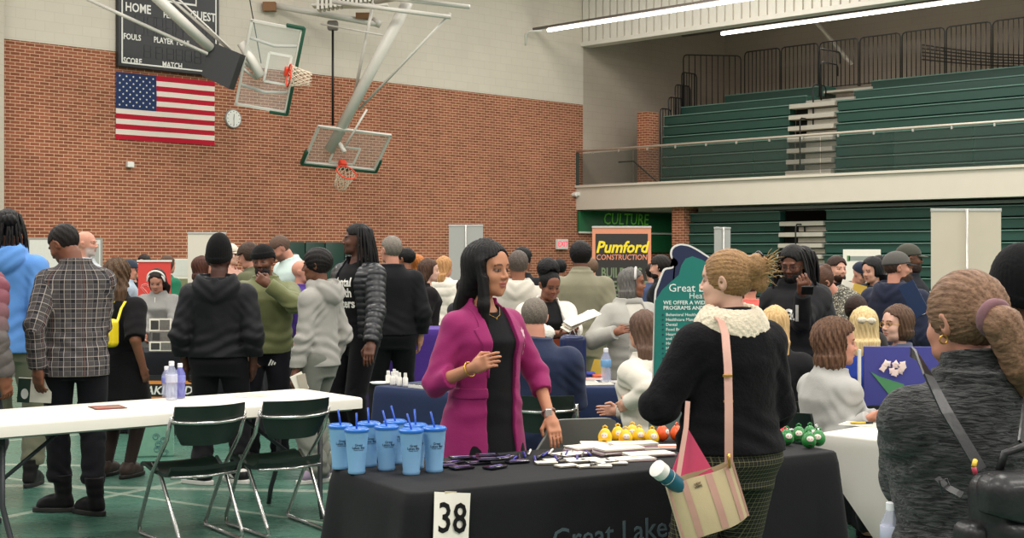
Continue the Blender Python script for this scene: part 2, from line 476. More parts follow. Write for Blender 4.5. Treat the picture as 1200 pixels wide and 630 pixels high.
    def arm(g, P, sd, infl, t1=1.0, k=.02, r0=None):
        s = g.s * (.93 if g.sex == 'f' else 1) * (1 + (g.b - 1) * .8)
        d = rc(P, g.sh[sd], g.el[sd], .050 * s + infl, .041 * s + infl * .9)
        e = g.el[sd] + (g.wr[sd] - g.el[sd]) * t1
        if t1 > 0.02: d = su(d, rc(P, g.el[sd], e, .041 * s + infl * .9, (.041 + (.028 - .041) * t1) * s + infl * .8), k)
        return d
    def leg(g, P, sd, infl, t1=1.0, lo=0.0, k=.03):
        s = g.s * (1 + (g.b - 1) * .7)
        d = rc(P, g.hip[sd] + np.array([0, 0, .03]), g.kn[sd], .083 * s + infl, .052 * s + infl)
        if t1 > 0.02:
            e = g.kn[sd] + (g.an[sd] - g.kn[sd]) * t1
            d = su(d, rc(P, g.kn[sd], e, .052 * s + infl, .036 * s + infl + lo), k)
        return d
    def torso(g, P, infl=0.0, tp=None):
        q = ((P - _v(g.pel)) @ _v(g.Mt)).astype(f32)
        return prof2(q, g.s, *(tp or g.tp), infl)
    def bodyd(g, P, fine=True):
        s = g.s
        d = g.torso(P, -.012 * s)
        for sd in (-1, 1):
            d = su(d, ell(P, g.sh[sd], (.055 * s,) * 3) , .04)
            d = su(d, near(P, (g.sh[sd] + g.wr[sd]) / 2, .40 * s, lambda Q: g.arm(Q, sd, -.004)), .025)
            d = su(d, g.leg(P, sd, -.006), .03)
            d = su(d, rc(P, g.an[sd] - np.array([0, 0, .02]), g.an[sd] + rotm(0, 0, g.footrot[0 if sd < 0 else 1]) @ np.array([0, .10, -.045]), .030, .024), .03)
        nr = (.052 if g.sex == 'm' else .044) * s * (1 + (g.b - 1) * .5)
        d = su(d, rc(P, g.neck0, g.neck1, nr * 1.12, nr), .035)
        d = su(d, near(P, g.hc, .15 * g.hs, g.headd), .018)
        for sd in (-1, 1):
            w, a, n, side = g.hd[sd]
            d = su(d, near(P, w + a * .08, .14, lambda Q: g.hand(Q, sd, fine)), .012)
        return d
    def box(g, pad=.1):
        pts = [g.hc] + [g.sh[k] for k in g.sh] + [g.el[k] for k in g.el] + [g.wr[k] for k in g.wr] + [g.kn[k] for k in g.kn] + [g.an[k] for k in g.an] + [g.pel]
        pts = np.array(pts); lo = pts.min(0); hi = pts.max(0)
        return lo - np.array([.28, .28, .14]) , hi + np.array([.28, .28, .22])
    # local head coordinates
    def hq(g, P): return ((P - _v(g.hc)) @ _v(g.Mh) / g.hs).astype(f32)
    def hp(g, p): return g.hc + g.Mh @ (np.asarray(p, float) * g.hs)   # head frame -> person frame

def skin_cols(g, skin, lips=None, brow='#1a1210', stub=0.0, stubc='#1c1512', scalp=0.0, scalpc='#15100e', eyes=True):
    sk = np.array(srgb(skin)[:3]); lp = np.array(srgb(lips)[:3]) if lips else sk * np.array([.75, .5, .52])
    br = np.array(srgb(brow)[:3]); sc = np.array(srgb(stubc)[:3]); hc = np.array(srgb(scalpc)[:3])
    def fn(P):
        q = g.hq(P); ax = np.abs(q[:, 0]); y = q[:, 1]; z = q[:, 2]
        c = np.tile(sk, (len(P), 1))
        def put(m, col): nonlocal c; m = np.clip(m, 0, 1)[:, None]; c = c * (1 - m) + np.asarray(col) * m
        onhead = (np.abs(q) < .17).all(1)
        if stub: put(stub * onhead * smoothstep(-z, .025, .05) * smoothstep(y, -.02, .03) * smoothstep(y + 0 * z, -.01, .04) * (z > -.14), sc)
        if scalp: put(scalp * onhead * smoothstep(z + .45 * np.clip(-y, -.2, .2), .035, .05) * (1 - smoothstep(y - .55 * (z - .06), .045, .07)) * (z > -.05), hc)
        if eyes:
            f = (y > .05) & onhead
            put(f * (((ax - .0) / .0235) ** 2 + ((z + .0595) / .0125) ** 2 < 1) * .85, lp)
            put(f * (((ax) / .021) ** 2 + ((z + .060) / .0016) ** 2 < 1) * .6, lp * .3)
            bz = .0235 - 9 * (ax - .03) ** 2
            put(f * (np.abs(z - bz) < .0035) * (ax > .012) * (ax < .05) * .85, br)
            e = ((ax - .031) / .0145) ** 2 + ((z + .001) / .0062) ** 2
            put(f * (e < 1.5) * (.9 if eyes is True else .7), sk * .25); put(f * (e < .85) * (1 if eyes is True else .12), (.24, .17, .14)); put(f * ((ax - .031) ** 2 + (z + .001) ** 2 < .0068 ** 2), (.018, .01, .008))
            put(f * (np.abs(z - .0058) < .002) * (np.abs(ax - .031) < .0155) * .8, (.02, .012, .01))
        return c
    return fn

# ---- hair, in head coordinates
def hairfn(g, kind, **kw):
    """returns (sdf, reach) of the hair volume"""
    t = kw.get('t', .010); L = kw.get('len', .3); w = kw.get('w', .09); strand = kw.get('strand', .0022); part = kw.get('part', 0.0)
    def cap(q, t=t, line=0.0, nape=-.06):
        d = ell(q, (0, -.014, .028), (.0765 + t, .098 + t, .090 + t))
        d = ss(d, ell(q, (0, .115, -.012 + line), (.076, .082, .088)), .012)
        d = np.maximum(d, -(q[:, 2] - (nape + .55 * np.clip(q[:, 1] + .04, 0, .2))))
        ax = np.abs(q[:, 0])
        d = np.maximum(d, np.minimum(.035 - q[:, 2] * 1.0, q[:, 1] + .002) if kind in ('short', 'curly') else d)
        return d
    def rip(q, n=26):
        a = np.arctan2(q[:, 0], -q[:, 1] + .01)
        return (np.sin(a * n + 5 * np.sin(q[:, 2] * 14) + q[:, 2] * 20) + .6 * np.sin(a * n * 2.3 - q[:, 2] * 31)) * strand
    def fn(P):
        q = g.hq(P)
        if kind in ('short',): d = cap(q) + rip(q, 18) * .6
        elif kind == 'curly':
            d = cap(q, t) + np.sin(q[:, 0] * 260) * np.sin(q[:, 1] * 240) * np.sin(q[:, 2] * 250) * .004
        elif kind in ('long', 'bob'):
            zz = [-L - .02, -L, -L * .75, -L * .4, -.08, 0, .06, .10, .125]
            ww = [.01, w * .72, w * .95, w * 1.05, w, .088, .082, .062, .01]
            dd = [.01, .03, .045, .055, .062, .085, .095, .07, .01]
            yy = [-.1, -.1, -.098, -.085, -.058, -.028, -.016, -.014, -.014]
            if kind == 'bob': dd = [.01, .06, .085, .085, .08, .088, .095, .07, .01]; yy = [-.03, -.03, -.03, -.028, -.024, -.02, -.016, -.014, -.014]
            if kw.get('front'):  # locks in front of the shoulders
                for sd, fx, fl in kw['front']: pass
            d = prof2(q, 1.0, zz, ww, dd, yy, 0)
            d = su(d, ell(q, (0, -.014, .028), (.0765 + t, .098 + t, .090 + t)), .02)
            if kw.get('front'):
                for fx, fl, fy in kw['front']:
                    d = su(d, rc(q, (fx * .9, .03, .03), (fx, fy, -fl * .5), .024, .026), .02); d = su(d, rc(q, (fx, fy, -fl * .5), (fx * .85, fy + .02, -fl), .026, .012), .02)
            cx = kw.get('cutx', .062)
            d = ss(d, ell(q, (part, .118, -.026), (cx, .085, .124)), .01)
            fw = kw.get('fwd', .036); lim = fw + smoothstep(q[:, 2], .035, .095) * .08; d = np.maximum(d, (q[:, 1] - lim) * .8) if not kw.get('front') else np.maximum(d, (q[:, 1] - lim - .010 - smoothstep(-q[:, 2], .01, .10) * .12) * .8)
            d = ss(d, rc(q, (0, .09, -.12), (0, .12, -.5), .06, .08), .02)
            d = d + rip(q, kw.get('n', 22))
        elif kind == 'up':   # pulled back smoothly, with a bun or a tail
            d = cap(q, t, nape=-.075); a_ = np.arctan2(q[:, 0] + .03 * (len(kw.get('tails', ())) > 0), q[:, 2] - .01); d = d + (np.sin(a_ * 30 + 1.5 * np.sin(a_ * 7) + q[:, 1] * 9) + .6 * np.sin(a_ * 53 - q[:, 1] * 14)) * .0014
            for (c, r) in kw.get('blobs', ()): d = su(d, ell(q, c, r), .012)
            for (a, b, r1, r2) in kw.get('tails', ()): d = su(d, rc(q, a, b, r1, r2), .02)
            if kw.get('blobs') or kw.get('tails'): d = d + (np.sin(q[:, 2] * 110 + q[:, 0] * 190 + 3 * np.sin(q[:, 1] * 25)) + np.sin(q[:, 0] * 230 - q[:, 2] * 80)) * strand * .35 * smoothstep(-q[:, 1], .07, .12)
        elif kind == 'afro':
            d = ell(q, (0, -.02, .035), kw.get('r', (.10, .115, .105)))
            d = ss(d, ell(q, (0, .115, -.012), (.076, .082, .088)), .012)
            d = np.maximum(d, -(q[:, 2] + .05))
            d = d + np.sin(q[:, 0] * 200) * np.sin(q[:, 1] * 210) * np.sin(q[:, 2] * 190) * .005
        elif kind == 'braids':   # cornrows along the head
            d = cap(q, .012, nape=-.07); a = np.arctan2(q[:, 0], q[:, 2] + .03)
            d = d - np.abs(np.sin(a * 11)) * .0035 + np.sin(q[:, 1] * 300) * .0008
        elif kind == 'beanie':
            top = kw.get('top', .0)
            d = ell(q, (0, -.016, .030 + top * .4), (.093, .112, .100 + top))
            line = -.028 + .62 * np.clip(q[:, 1] + .11, 0, .3)
            line = np.where(line > .045, .045, line)
            d = np.maximum(d, line + kw.get('line', 0) - q[:, 2])
            cuff = np.maximum(ell(q, (0, -.016, .03), (.097, .116, .110)), np.maximum(line + kw.get('line', 0) - q[:, 2], q[:, 2] - line - kw.get('line', 0) - .045))
            d = np.minimum(d, cuff); a = np.arctan2(q[:, 0], q[:, 1])
            d = d + np.sin(a * 44) * .0012
        elif kind == 'cap':
            bz = kw.get('bz', .016)
            d = ell(q, (0, -.012, .032), (.090, .110, .098)); d = np.maximum(d, bz - .25 * np.clip(q[:, 1], -.1, 0) * 0 - q[:, 2] + .1 * np.clip(q[:, 1], -.1, .1))
        return d * g.hs
    return fn

def tubes_mesh(name, strands, mat, parent, n=6):
    mb = MB()
    for pts, rs in strands: mb.tube(pts, rs, n)
    return mb.build(name, mat, parent, smooth=True)

def dread_strands(g, n, length, seed, r=.009, back=True, zr=(0, .06), front=False, spread=.03):
    rnd = random.Random(seed); out = []
    for i in range(n):
        a = rnd.uniform(-2.15, 2.15) if front else rnd.uniform(-1.9, 1.9)      # around from the back
        zz = rnd.uniform(*zr); rr = .088
        p = np.array([math.sin(a) * rr, -.02 - math.cos(a) * .10, zz])
        if front and abs(a) > 1.9: p[2] = .06
        q = p.copy(); q[:2] *= 1.12; q[2] -= .03
        L = length * rnd.uniform(.75, 1.05); pts = [g.hp((p[0] * .5, p[1] * .5 - .01, .105)), g.hp((p[0] * .9, p[1] * .9, .08)), g.hp(q)]
        base = g.hp(q); out_dir = unit(np.array(base) - np.array(g.hc)); out_dir[2] = 0
        cur = np.array(base)
        for k in range(1, 6):
            cur = cur + np.array([0, 0, -L / 5]) + out_dir * spread * .2 * (1.6 - k * .3) + np.array([rnd.uniform(-1, 1), rnd.uniform(-1, 1), 0]) * .006
            pts.append(tuple(cur))
        rs = [r * .7, r, r] + [r * (1 - .08 * k) for k in range(5)]
        out.append((pts, rs))
    return out

# ---- garments
def fabric_noise(g, P, amp, seed):
    q = ((P - _v(g.pel)) @ _v(g.Mt)).astype(f32)
    d = fold(q, 13, seed, (1, 1, .8)) * amp * .55 + fold(q[:, [1, 2, 0]], 27, seed + 2, (1, .7, 1)) * amp * .22
    for sd in (-1, 1):
        e = np.linalg.norm(P - _v(g.el[sd]), axis=1)
        u = unit(g.wr[sd] - g.sh[sd]); t = (P - _v(g.el[sd])) @ _v(u); r1 = unit(np.cross(u, (.3, 1, .2))); a1 = (P - _v(g.el[sd])) @ _v(r1)
        msk = .5 + .5 * np.sin(a1 * 38 + t * 17 + seed)
        sk_ = np.sin((t + a1 * .55) * 78 + 1.2 * np.sin(a1 * 31 + seed)) * msk + np.sin((t - a1 * .7) * 61 + seed) * (1 - msk) * .8
        d = d + np.exp(-(e / .12) ** 2) * sk_ * amp * .75
        a = np.linalg.norm(P - _v(g.sh[sd] + np.array([0, 0, -.08])), axis=1)
        d = d + np.exp(-(a / .09) ** 2) * np.sin((P[:, 2] + P[:, 0] * sd * 1.2) * 75 + seed) * amp * .7
    z = q[:, 2] / g.s
    d = d + np.exp(-((z - .06) / .10) ** 2) * np.sin(z * 70 + q[:, 0] * 13 * np.sin(seed) + 2.5 * np.sin(q[:, 0] * 11 + q[:, 1] * 9 + seed)) * amp * .5
    return d
def bone_uv(g, P):
    """u around, v along the nearest limb or the torso"""
    q = ((P - _v(g.pel)) @ _v(g.Mt)).astype(f32)
    best = g.torso(P, 0.02); u = q[:, 0] * 1.0 + np.where(q[:, 1] > 0, 1.0, 0) * 0; v = q[:, 2].copy(); u = np.arctan2(q[:, 0], -q[:, 1] * 1.2) * .15
    u = np.where(np.abs(q[:, 0]) < 9, u, u)
    for sd in (-1, 1):
        for a, b, off in ((g.sh[sd], g.el[sd], 0.0), (g.el[sd], g.wr[sd], .29)):
            d = rc(P, a, b, .06, .05); w = unit(b - a); r1 = unit(np.cross(w, (0, 1, .1))); r2 = np.cross(w, r1)
            pa = P - _v(a); m = d < best - .012
            uu = np.arctan2(pa @ _v(r1), pa @ _v(r2)) * .055; vv = .43 * g.s - (pa @ _v(w)) - off
            u = np.where(m, uu, u); v = np.where(m, vv, v); best = np.where(m, d, best)
    return np.stack([u, v, 0 * u], 1)
def garment(g, infl=.018, hem=-.10, sleeve=1.0, amp=.006, seed=0, neck=.0, quilt=0, qa=.010, open_=None, vneck=None, hood=None, collar=0, tp=None, flare=0.0, arm_infl=None, waist=0, body_only=False, cuff=.012):
    s = g.s; tp0 = tp or g.tp
    zz, ww, dd, yy = [list(a) for a in tp0]
    zz = [min(hem, -.14) - .02] + zz[1:]; ww[0] = max(ww[1], ww[2]) * 1.03 + flare; dd[0] = dd[1] * 1.04 + flare * .7
    tpx = (zz, ww, dd, yy); ai = infl if arm_infl is None else arm_infl
    def fn(P):
        q = ((P - _v(g.pel)) @ _v(g.Mt)).astype(f32)
        d = prof2(q, s, *tpx, infl)
        dt = d
        z = q[:, 2] / s
        if waist: d = d + waist * np.exp(-((z - .14) / .09) ** 2)
        if not body_only:
            for sd in (-1, 1):
                d = su(d, ell(P, g.sh[sd], (.055 * s + ai * .8,) * 3), .05)
                if sleeve > 0:
                    if sleeve < 1:
                        a, b = (g.sh[sd], g.el[sd]) if sleeve <= .5 else (g.el[sd], g.wr[sd])
                        fr = sleeve * 2 if sleeve <= .5 else (sleeve - .5) * 2
                        cut = (P - _v(a + (b - a) * fr)) @ _v(unit(b - a))
                        up_ = g.arm(P, sd, ai, 0.0)
                        if sleeve <= .5: da = np.maximum(up_, cut)
                        else:
                            t1 = (sleeve - .5) * 2; s_ = g.s * (.93 if g.sex == 'f' else 1) * (1 + (g.b - 1) * .8); e_ = g.el[sd] + (g.wr[sd] - g.el[sd]) * min(1, t1 + .1)
                            da = su(up_, np.maximum(rc(P, g.el[sd], e_, .041 * s_ + ai * .9, (.041 + (.028 - .041) * t1) * s_ + ai * .8), cut), .02)
                    else:
                        cut = (P - _v(g.wr[sd] - (g.wr[sd] - g.el[sd]) * .02)) @ _v(unit(g.wr[sd] - g.el[sd])); s_ = g.s * (.93 if g.sex == 'f' else 1) * (1 + (g.b - 1) * .8)
                        da = su(g.arm(P, sd, ai, 0.0), np.maximum(rc(P, g.el[sd], g.wr[sd], .041 * s_ + ai * .9, .028 * s_ + ai * .8), cut), .02)
                    d = su(d, da, .028)
        if quilt:
            uv = bone_uv(g, P); d = d - np.sqrt(np.abs(np.sin(uv[:, 1] * PI / quilt))) * qa + qa * .6
        d = d + fabric_noise(g, P, amp, seed)
        d = np.maximum(d, hem * s - q[:, 2])
        # neckline
        nb = g.T((0, .012, .50 - neck)); nt = g.T((0, .03, .70))
        d = ss(d, rc(P, nb, nt, .062 * s, .085 * s), .008)
        d = np.maximum(d, (q[:, 2] - (.545 * s)))
        if vneck:   # V opening: (depth below neck, half width at top)
            dep, hw = vneck; vz = (.52 - dep); k = (z - vz) / dep
            inside = np.maximum(np.abs(q[:, 0]) - hw * np.clip(k, 0, 1.1), -(q[:, 1] - .0))
            inside = np.where(k < 0, np.abs(vz - z) + .01, inside)
            d = np.maximum(d, -inside)
        if open_:   # (x offset, half width at top, half width at hem)
            ox, h1, h0 = open_; k = np.clip((z - hem) / (.5 - hem), 0, 1); hw = h0 + (h1 - h0) * k
            d = np.maximum(d, -np.maximum(np.abs(q[:, 0] - ox) - hw, -q[:, 1] + .01))
        if collar:
            cz = g.T((0, -.004, .50 + collar * .35)); qq = (P - _v(cz)) @ _v(g.Mt); rr = np.sqrt((qq[:, 0]) ** 2 + (qq[:, 1] * .95) ** 2)
            dc = np.maximum(np.abs(rr - .066 * s) - .010, np.abs(qq[:, 2] + .15 * qq[:, 1]) - collar * .5) - .003
            if open_: dc = np.maximum(dc, -np.maximum(np.abs(q[:, 0] - open_[0]) - open_[1], -q[:, 1]))
            d = su(d, dc, .02)
        if hood:
            hsz = hood; M = g.Mt @ rotm(-28, 0, 0)
            a = ell(P, g.T((0, -.095, .485)), (.125 * s * hsz, .062 * s * hsz, .105 * s * hsz), M)
            a = ss(a, ell(P, g.T((0, -.075, .565)), (.085 * s * hsz, .05 * s * hsz, .085 * s * hsz), M), .015)
            a = a + np.sin((P[:, 2] * 1.2 - np.abs(P[:, 0])) * 60) * .003
            c1 = g.T((0, -.02, .50)); qq = (P - _v(c1)) @ _v(g.Mt @ rotm(16, 0, 0)); rr = np.sqrt(qq[:, 0] ** 2 + qq[:, 1] ** 2)
            ring = np.sqrt((rr - .088 * s) ** 2 + (qq[:, 2] * .8) ** 2) - .030 * s * hsz
            d = su(d, su(a, ring, .03), .018)
        return d
    return fn
def trousers(g, infl=.012, top=.06, amp=.007, seed=1, flare=.010, ankle=0.96, length=1.0, cutz=.045):
    s = g.s
    def fn(P):
        q = ((P - _v(g.pel)) @ _v(g.Mt)).astype(f32)
        d = prof2(q, s, *g.tp, infl - .006)
        d = np.maximum(d, q[:, 2] - top * s)
        if g.sit: d = su(d, ell(P, g.pel + np.array([0, .02, -.02]), (.18 * s * g.b, .15 * s, .11 * s)), .04)
        for sd in (-1, 1):
            d = su(d, g.leg(P, sd, infl, ankle, flare), .025)
        z = P[:, 2]
        for sd in (-1, 1):
            for c, w_, a_ in ((g.kn[sd], .12, 1.0), (g.an[sd] + np.array([0, 0, .08]), .13, 1.5)):
                e = np.linalg.norm(P - _v(c), axis=1); d = d + np.exp(-(e / w_) ** 2) * np.sin(z * 70 + P[:, 0] * 22 * np.sin(seed * 3 + c[0] * 9) + 2.4 * np.sin(P[:, 0] * 26 + P[:, 1] * 20 + seed)) * amp * a_ * .6
        d = d + fold(P, 9, seed, (1, 1, .7)) * amp * .5
        return np.maximum(d, cutz - z)
    return fn
def skirt(g, hem_z, infl=.015, flare=.05, top=.08, amp=.008, seed=2):
    s = g.s; hz = (hem_z - g.hipz) / s
    zz = [hz - .01, hz * .5, -.06, .04, .14]; ww = [.185 * g.b + flare, .185 * g.b + flare * .5, .185 * g.b, .168 * g.b, .14 * g.b]; dd = [.15 + flare, .14 + flare * .4, .125 * g.b, .105 * g.b, .09 * g.b]; yy = [0, 0, -.01, 0, .005]
    def fn(P):
        q = ((P - _v(g.pel))).astype(f32); d = prof2(q, s, zz, ww, dd, yy, infl)
        d = np.maximum(d, q[:, 2] - top * s)
        a = np.arctan2(q[:, 0], q[:, 1]); k = np.clip((-q[:, 2]) * 1.2, 0, 1)
        d = d + np.sin(a * 9 + seed) * amp * k * 1.6
        return np.maximum(d, hem_z - P[:, 2])
    return fn

HIGH = .0045
def make_person(label, loc, rz, fig, res, skin, face={}, hair=None, clothes=(), shoes=None, name='person', cat='person', group=None, hands_curl=None):
    """clothes: list of (part name, sdf, material[, colfn, patfn, res factor])"""
    root = empty(name, loc, rz, label, cat, group)
    lo, hi = fig.box()
    sdf_obj('body', lambda P: fig.bodyd(P, res < .007), lo, hi, res, skin_mat(), root, skin_cols(fig, skin, **face))
    for c in clothes:
        nm, fn, mat = c[:3]; cf = c[3] if len(c) > 3 else None; pf = c[4] if len(c) > 4 else None; rf = c[5] if len(c) > 5 else 1.0
        sdf_obj(nm, fn, lo, hi, max(res, .0055) * 1.15 * rf, mat, root, cf, pf)
    if hair:
        hl = hair if isinstance(hair, list) else [hair]
        for (nm, fn, mat, reach) in hl:
            c = fig.hc; r = np.array(reach)
            sdf_obj(nm, fn, c - r, c + np.array([r[0], r[1], .2]), min(res, .006) if res < .01 else res * .8, mat, root)
    if shoes: make_shoes(fig, root, **shoes)
    return root
def make_shoes(g, root, color='#101010', sole='#222222', boot=0.0, res=.006, accent=None, rot=(0, 0)):
    """each shoe: upper as a part, its sole as a sub-part"""
    for i, sd in enumerate((-1, 1)):
        a = g.an[sd]; M = rotm(0, 0, rot[i]); c = lambda x, y, z: a * np.array([1, 1, 0]) + M @ np.array([x, y, z])
        zb = a[2] - .085
        def up(P):
            d = rc(P, c(0, -.045, .055 + zb), c(0, .11, .045 + zb), .043, .040)
            d = su(d, ell(P, c(0, .03, .07 + zb), (.042, .075, .045), M), .03)
            d = su(d, rc(P, c(0, -.03, .07 + zb), c(0, -.01, .11 + boot + zb), .046, .060 if boot else .042), .02)
            d = np.maximum(d, (.022 + zb) - P[:, 2]); d = np.maximum(d, P[:, 2] - (.115 + boot + zb))
            if boot: d = d + np.sin(P[:, 2] * 120) * .0012
            return d
        def so(P):
            q = (P - _v(c(0, .035, .016 + zb))) @ _v(M)
            return np.maximum(np.abs(q[:, 2]) - .014, ell(q * np.array([1, 1, 0.0001], f32), (0, 0, 0), (.044, .140, .1))) - .002
        ctr = c(0, .03, .08); cf = None; m = cloth('shoe_' + color, color, .5, bump=.2)
        if accent:
            ac = np.array(srgb(accent)[:3]); bc = np.array(srgb(color)[:3])
            def cf(P):
                q = (P - _v(a)) @ _v(M); y = q[:, 1]; z = P[:, 2] - zb
                k = ((np.abs(y - .03 - (z - .05) * 1.2) < .018) & (z > .04)) | ((y > .10) & (z < .075)) | ((y < -.045) & (z > .09)) 
                return np.where(k[:, None], ac, bc)
            m = attr_cloth('shoe_leather', .45)
        o = sdf_obj('shoe', up, ctr - np.array([.13, .2, .1]), ctr + np.array([.13, .2, .12 + boot]), res, m, root, cf)
        p = sdf_obj('sole', so, ctr - np.array([.2, .22, .1]), ctr + np.array([.2, .22, .0]), res, plain('sole_' + sole, sole, .6), o)
# ------------------------------------------------------------ camera, light
cam = bpy.data.cameras.new('camera'); cam_o = bpy.data.objects.new('camera', cam); COL.objects.link(cam_o)
cam_o.location = (0, 0, CAMZ); cam_o.rotation_euler = (R(90), 0, 0)
cam.sensor_width = 36; cam.sensor_fit = 'HORIZONTAL'; cam.lens = F / 1200 * 36; cam.shift_y = (HY - 315) / 1200 ; cam.clip_end = 200
SC.camera = cam_o
SC.view_settings.view_transform = 'Standard'; SC.view_settings.look = 'None'; SC.view_settings.gamma = 1; SC.view_settings.use_curve_mapping = False
SC.view_settings.exposure = 0.12
world = bpy.data.worlds.new('hall_light'); SC.world = world; world.use_nodes = True
world.node_tree.nodes['Background'].inputs[0].default_value = (1.0, .97, .93, 1); world.node_tree.nodes['Background'].inputs[1].default_value = .50
CX, CY = 2.0, 39.0; Q = math.sqrt(.5)
def rp(a, b, z): return Vector((CX + (a + b) * Q, CY + (b - a) * Q, z))
u3 = Vector((Q, Q, 0)); v3 = Vector((Q, -Q, 0)); ROOM = Matrix((v3, u3, Vector((0, 0, 1)))).transposed()   # local x=a, y=b
def lamp(a, b, z, sx2, sy2, e, tilt=0):
    l = bpy.data.lights.new('ceiling_lamp', 'AREA'); l.shape = 'RECTANGLE'; l.size = sx2; l.size_y = sy2; l.energy = e; l.color = (1, .955, .89)
    o = bpy.data.objects.new('ceiling_lamp', l); COL.objects.link(o); o.location = rp(a, b, z); o.rotation_euler = (0, 0, R(-45)); return o
for a_ in (7, 15, 23, 31, 39):
    for b_ in (-5, -14, -23, -32): lamp(a_, b_, 9.6, 3.0, 3.0, 450)
lamp(12, 3.0, 7.9, 14, .3, 260)
lamp(1.9, 2.2, 2.75, 1.2, 1.6, 26)  # added unseen lamp under the balcony, brightens the green sign board
def W1Y(px): return (CY - CX) / (1 - (px - 600) / F)
def W1(px, py, off=0.0):
    Y = W1Y(px); p = Vector((sx(px, Y), Y, sz(py, Y))); return p + v3 * off
def W2(px, py, b=0.0):
    Y = (CX + CY + 2 * Q * b) / (1 + (px - 600) / F); return Vector((sx(px, Y), Y, sz(py, Y)))
def ab(p): d = Vector((p.x - CX, p.y - CY, 0)); return d.dot(v3), d.dot(u3)

# ------------------------------------------------------------ brick
def brick_mat():
    m, t = new_mat('brick', .85, .2)
    tc = t.new('ShaderNodeTexCoord'); sp = t.new('ShaderNodeSeparateXYZ'); cb = t.new('ShaderNodeCombineXYZ')
    t.k(tc.outputs['Object'], sp.inputs[0]); t.k(t.math('ADD', sp.outputs[0], sp.outputs[1]), cb.inputs[0]); t.k(sp.outputs[2], cb.inputs[1])
    br = t.new('ShaderNodeTexBrick', Scale=1.0); br.offset = .5
    br.inputs['Brick Width'].default_value = .2032; br.inputs['Row Height'].default_value = .0677; br.inputs['Mortar Size'].default_value = .0062; br.inputs['Mortar Smooth'].default_value = .25
    br.inputs['Bias'].default_value = -.1
    br.inputs['Color1'].default_value = srgb('#9d6048'); br.inputs['Color2'].default_value = srgb('#804b36'); br.inputs['Mortar'].default_value = srgb('#d9b89a')
    t.k(cb.outputs[0], br.inputs['Vector'])
    nz = t.new('ShaderNodeTexNoise', Scale=.55, Detail=4.0); t.k(cb.outputs[0], nz.inputs['Vector'])
    mx = t.mix(nz.outputs['Fac'], (.72, .72, .72, 1), (1.25, 1.2, 1.15, 1))
    c = t.mix(1.0, br.outputs['Color'], mx, 'MULTIPLY'); t.k(c, t.b.inputs['Base Color'])
    b = t.new('ShaderNodeBump', Strength=.5, Distance=.01); t.k(t.math('SUBTRACT', 1.0, br.outputs['Fac']), b.inputs['Height']); t.k(b.outputs[0], t.b.inputs['Normal'])
    return m
BRICK = brick_mat()
def block_mat(name, color):
    m, t = new_mat(name, .8, .2); c = srgb(color)
    tc = t.new('ShaderNodeTexCoord'); sp = t.new('ShaderNodeSeparateXYZ'); cb = t.new('ShaderNodeCombineXYZ')
    t.k(tc.outputs['Object'], sp.inputs[0]); t.k(t.math('ADD', sp.outputs[0], sp.outputs[1]), cb.inputs[0]); t.k(sp.outputs[2], cb.inputs[1])
    br = t.new('ShaderNodeTexBrick', Scale=1.0); br.inputs['Brick Width'].default_value = .406; br.inputs['Row Height'].default_value = .203; br.inputs['Mortar Size'].default_value = .006
    br.inputs['Color1'].default_value = c; br.inputs['Color2'].default_value = tuple(x * .97 for x in c[:3]) + (1,); br.inputs['Mortar'].default_value = tuple(x * .88 for x in c[:3]) + (1,)
    t.k(cb.outputs[0], br.inputs['Vector'])
    nz = t.new('ShaderNodeTexNoise', Scale=.8, Detail=5.0); t.k(cb.outputs[0], nz.inputs['Vector'])
    t.k(t.mix(1.0, br.outputs['Color'], t.mix(nz.outputs['Fac'], (.9, .9, .9, 1), (1.08, 1.08, 1.08, 1)), 'MULTIPLY'), t.b.inputs['Base Color'])
    return m
CREAM = block_mat('cream_block', '#d2c9b9'); TAN = block_mat('tan_block', '#b3a798'); BEAM = plain('balcony_cream', '#d2c9b9', .75, scale=3, var=.04)
GREENP = plain('green_board', '#20483a', .5, scale=4, var=.12)
def structure(name, mb, mat, angle=None):
    o = mb.build(name, mat, angle=angle); o['kind'] = 'structure'; return o
def room_box(mb, a0, a1, b0, b1, z0, z1, mi=0):
    """in room-local coordinates; the object is then turned into the room"""
    return mb.box(((a0 + a1) / 2, (b0 + b1) / 2, (z0 + z1) / 2), (a1 - a0, b1 - b0, z1 - z0), mi=mi)
def put_room(o): o.matrix_world = Matrix.Translation((CX, CY, 0)) @ ROOM.to_4x4(); return o

# floor
m, t = new_mat('green_floor_cover', .22, .5)
tc = t.new('ShaderNodeTexCoord'); P_ = tc.outputs['Object']
mp = t.new('ShaderNodeMapping'); mp.inputs['Rotation'].default_value = (0, 0, R(20)); mp.inputs['Scale'].default_value = (1, 3.2, 1); t.k(P_, mp.inputs['Vector'])
n1 = t.new('ShaderNodeTexNoise', Scale=2.4, Detail=6.0, Roughness=.6, Distortion=.8); t.k(mp.outputs[0], n1.inputs['Vector'])
n2 = t.new('ShaderNodeTexNoise', Scale=.5, Detail=3.0); t.k(P_, n2.inputs['Vector'])
base = t.mix(n2.outputs['Fac'], srgb('#3a6252'), srgb('#527c6c'))
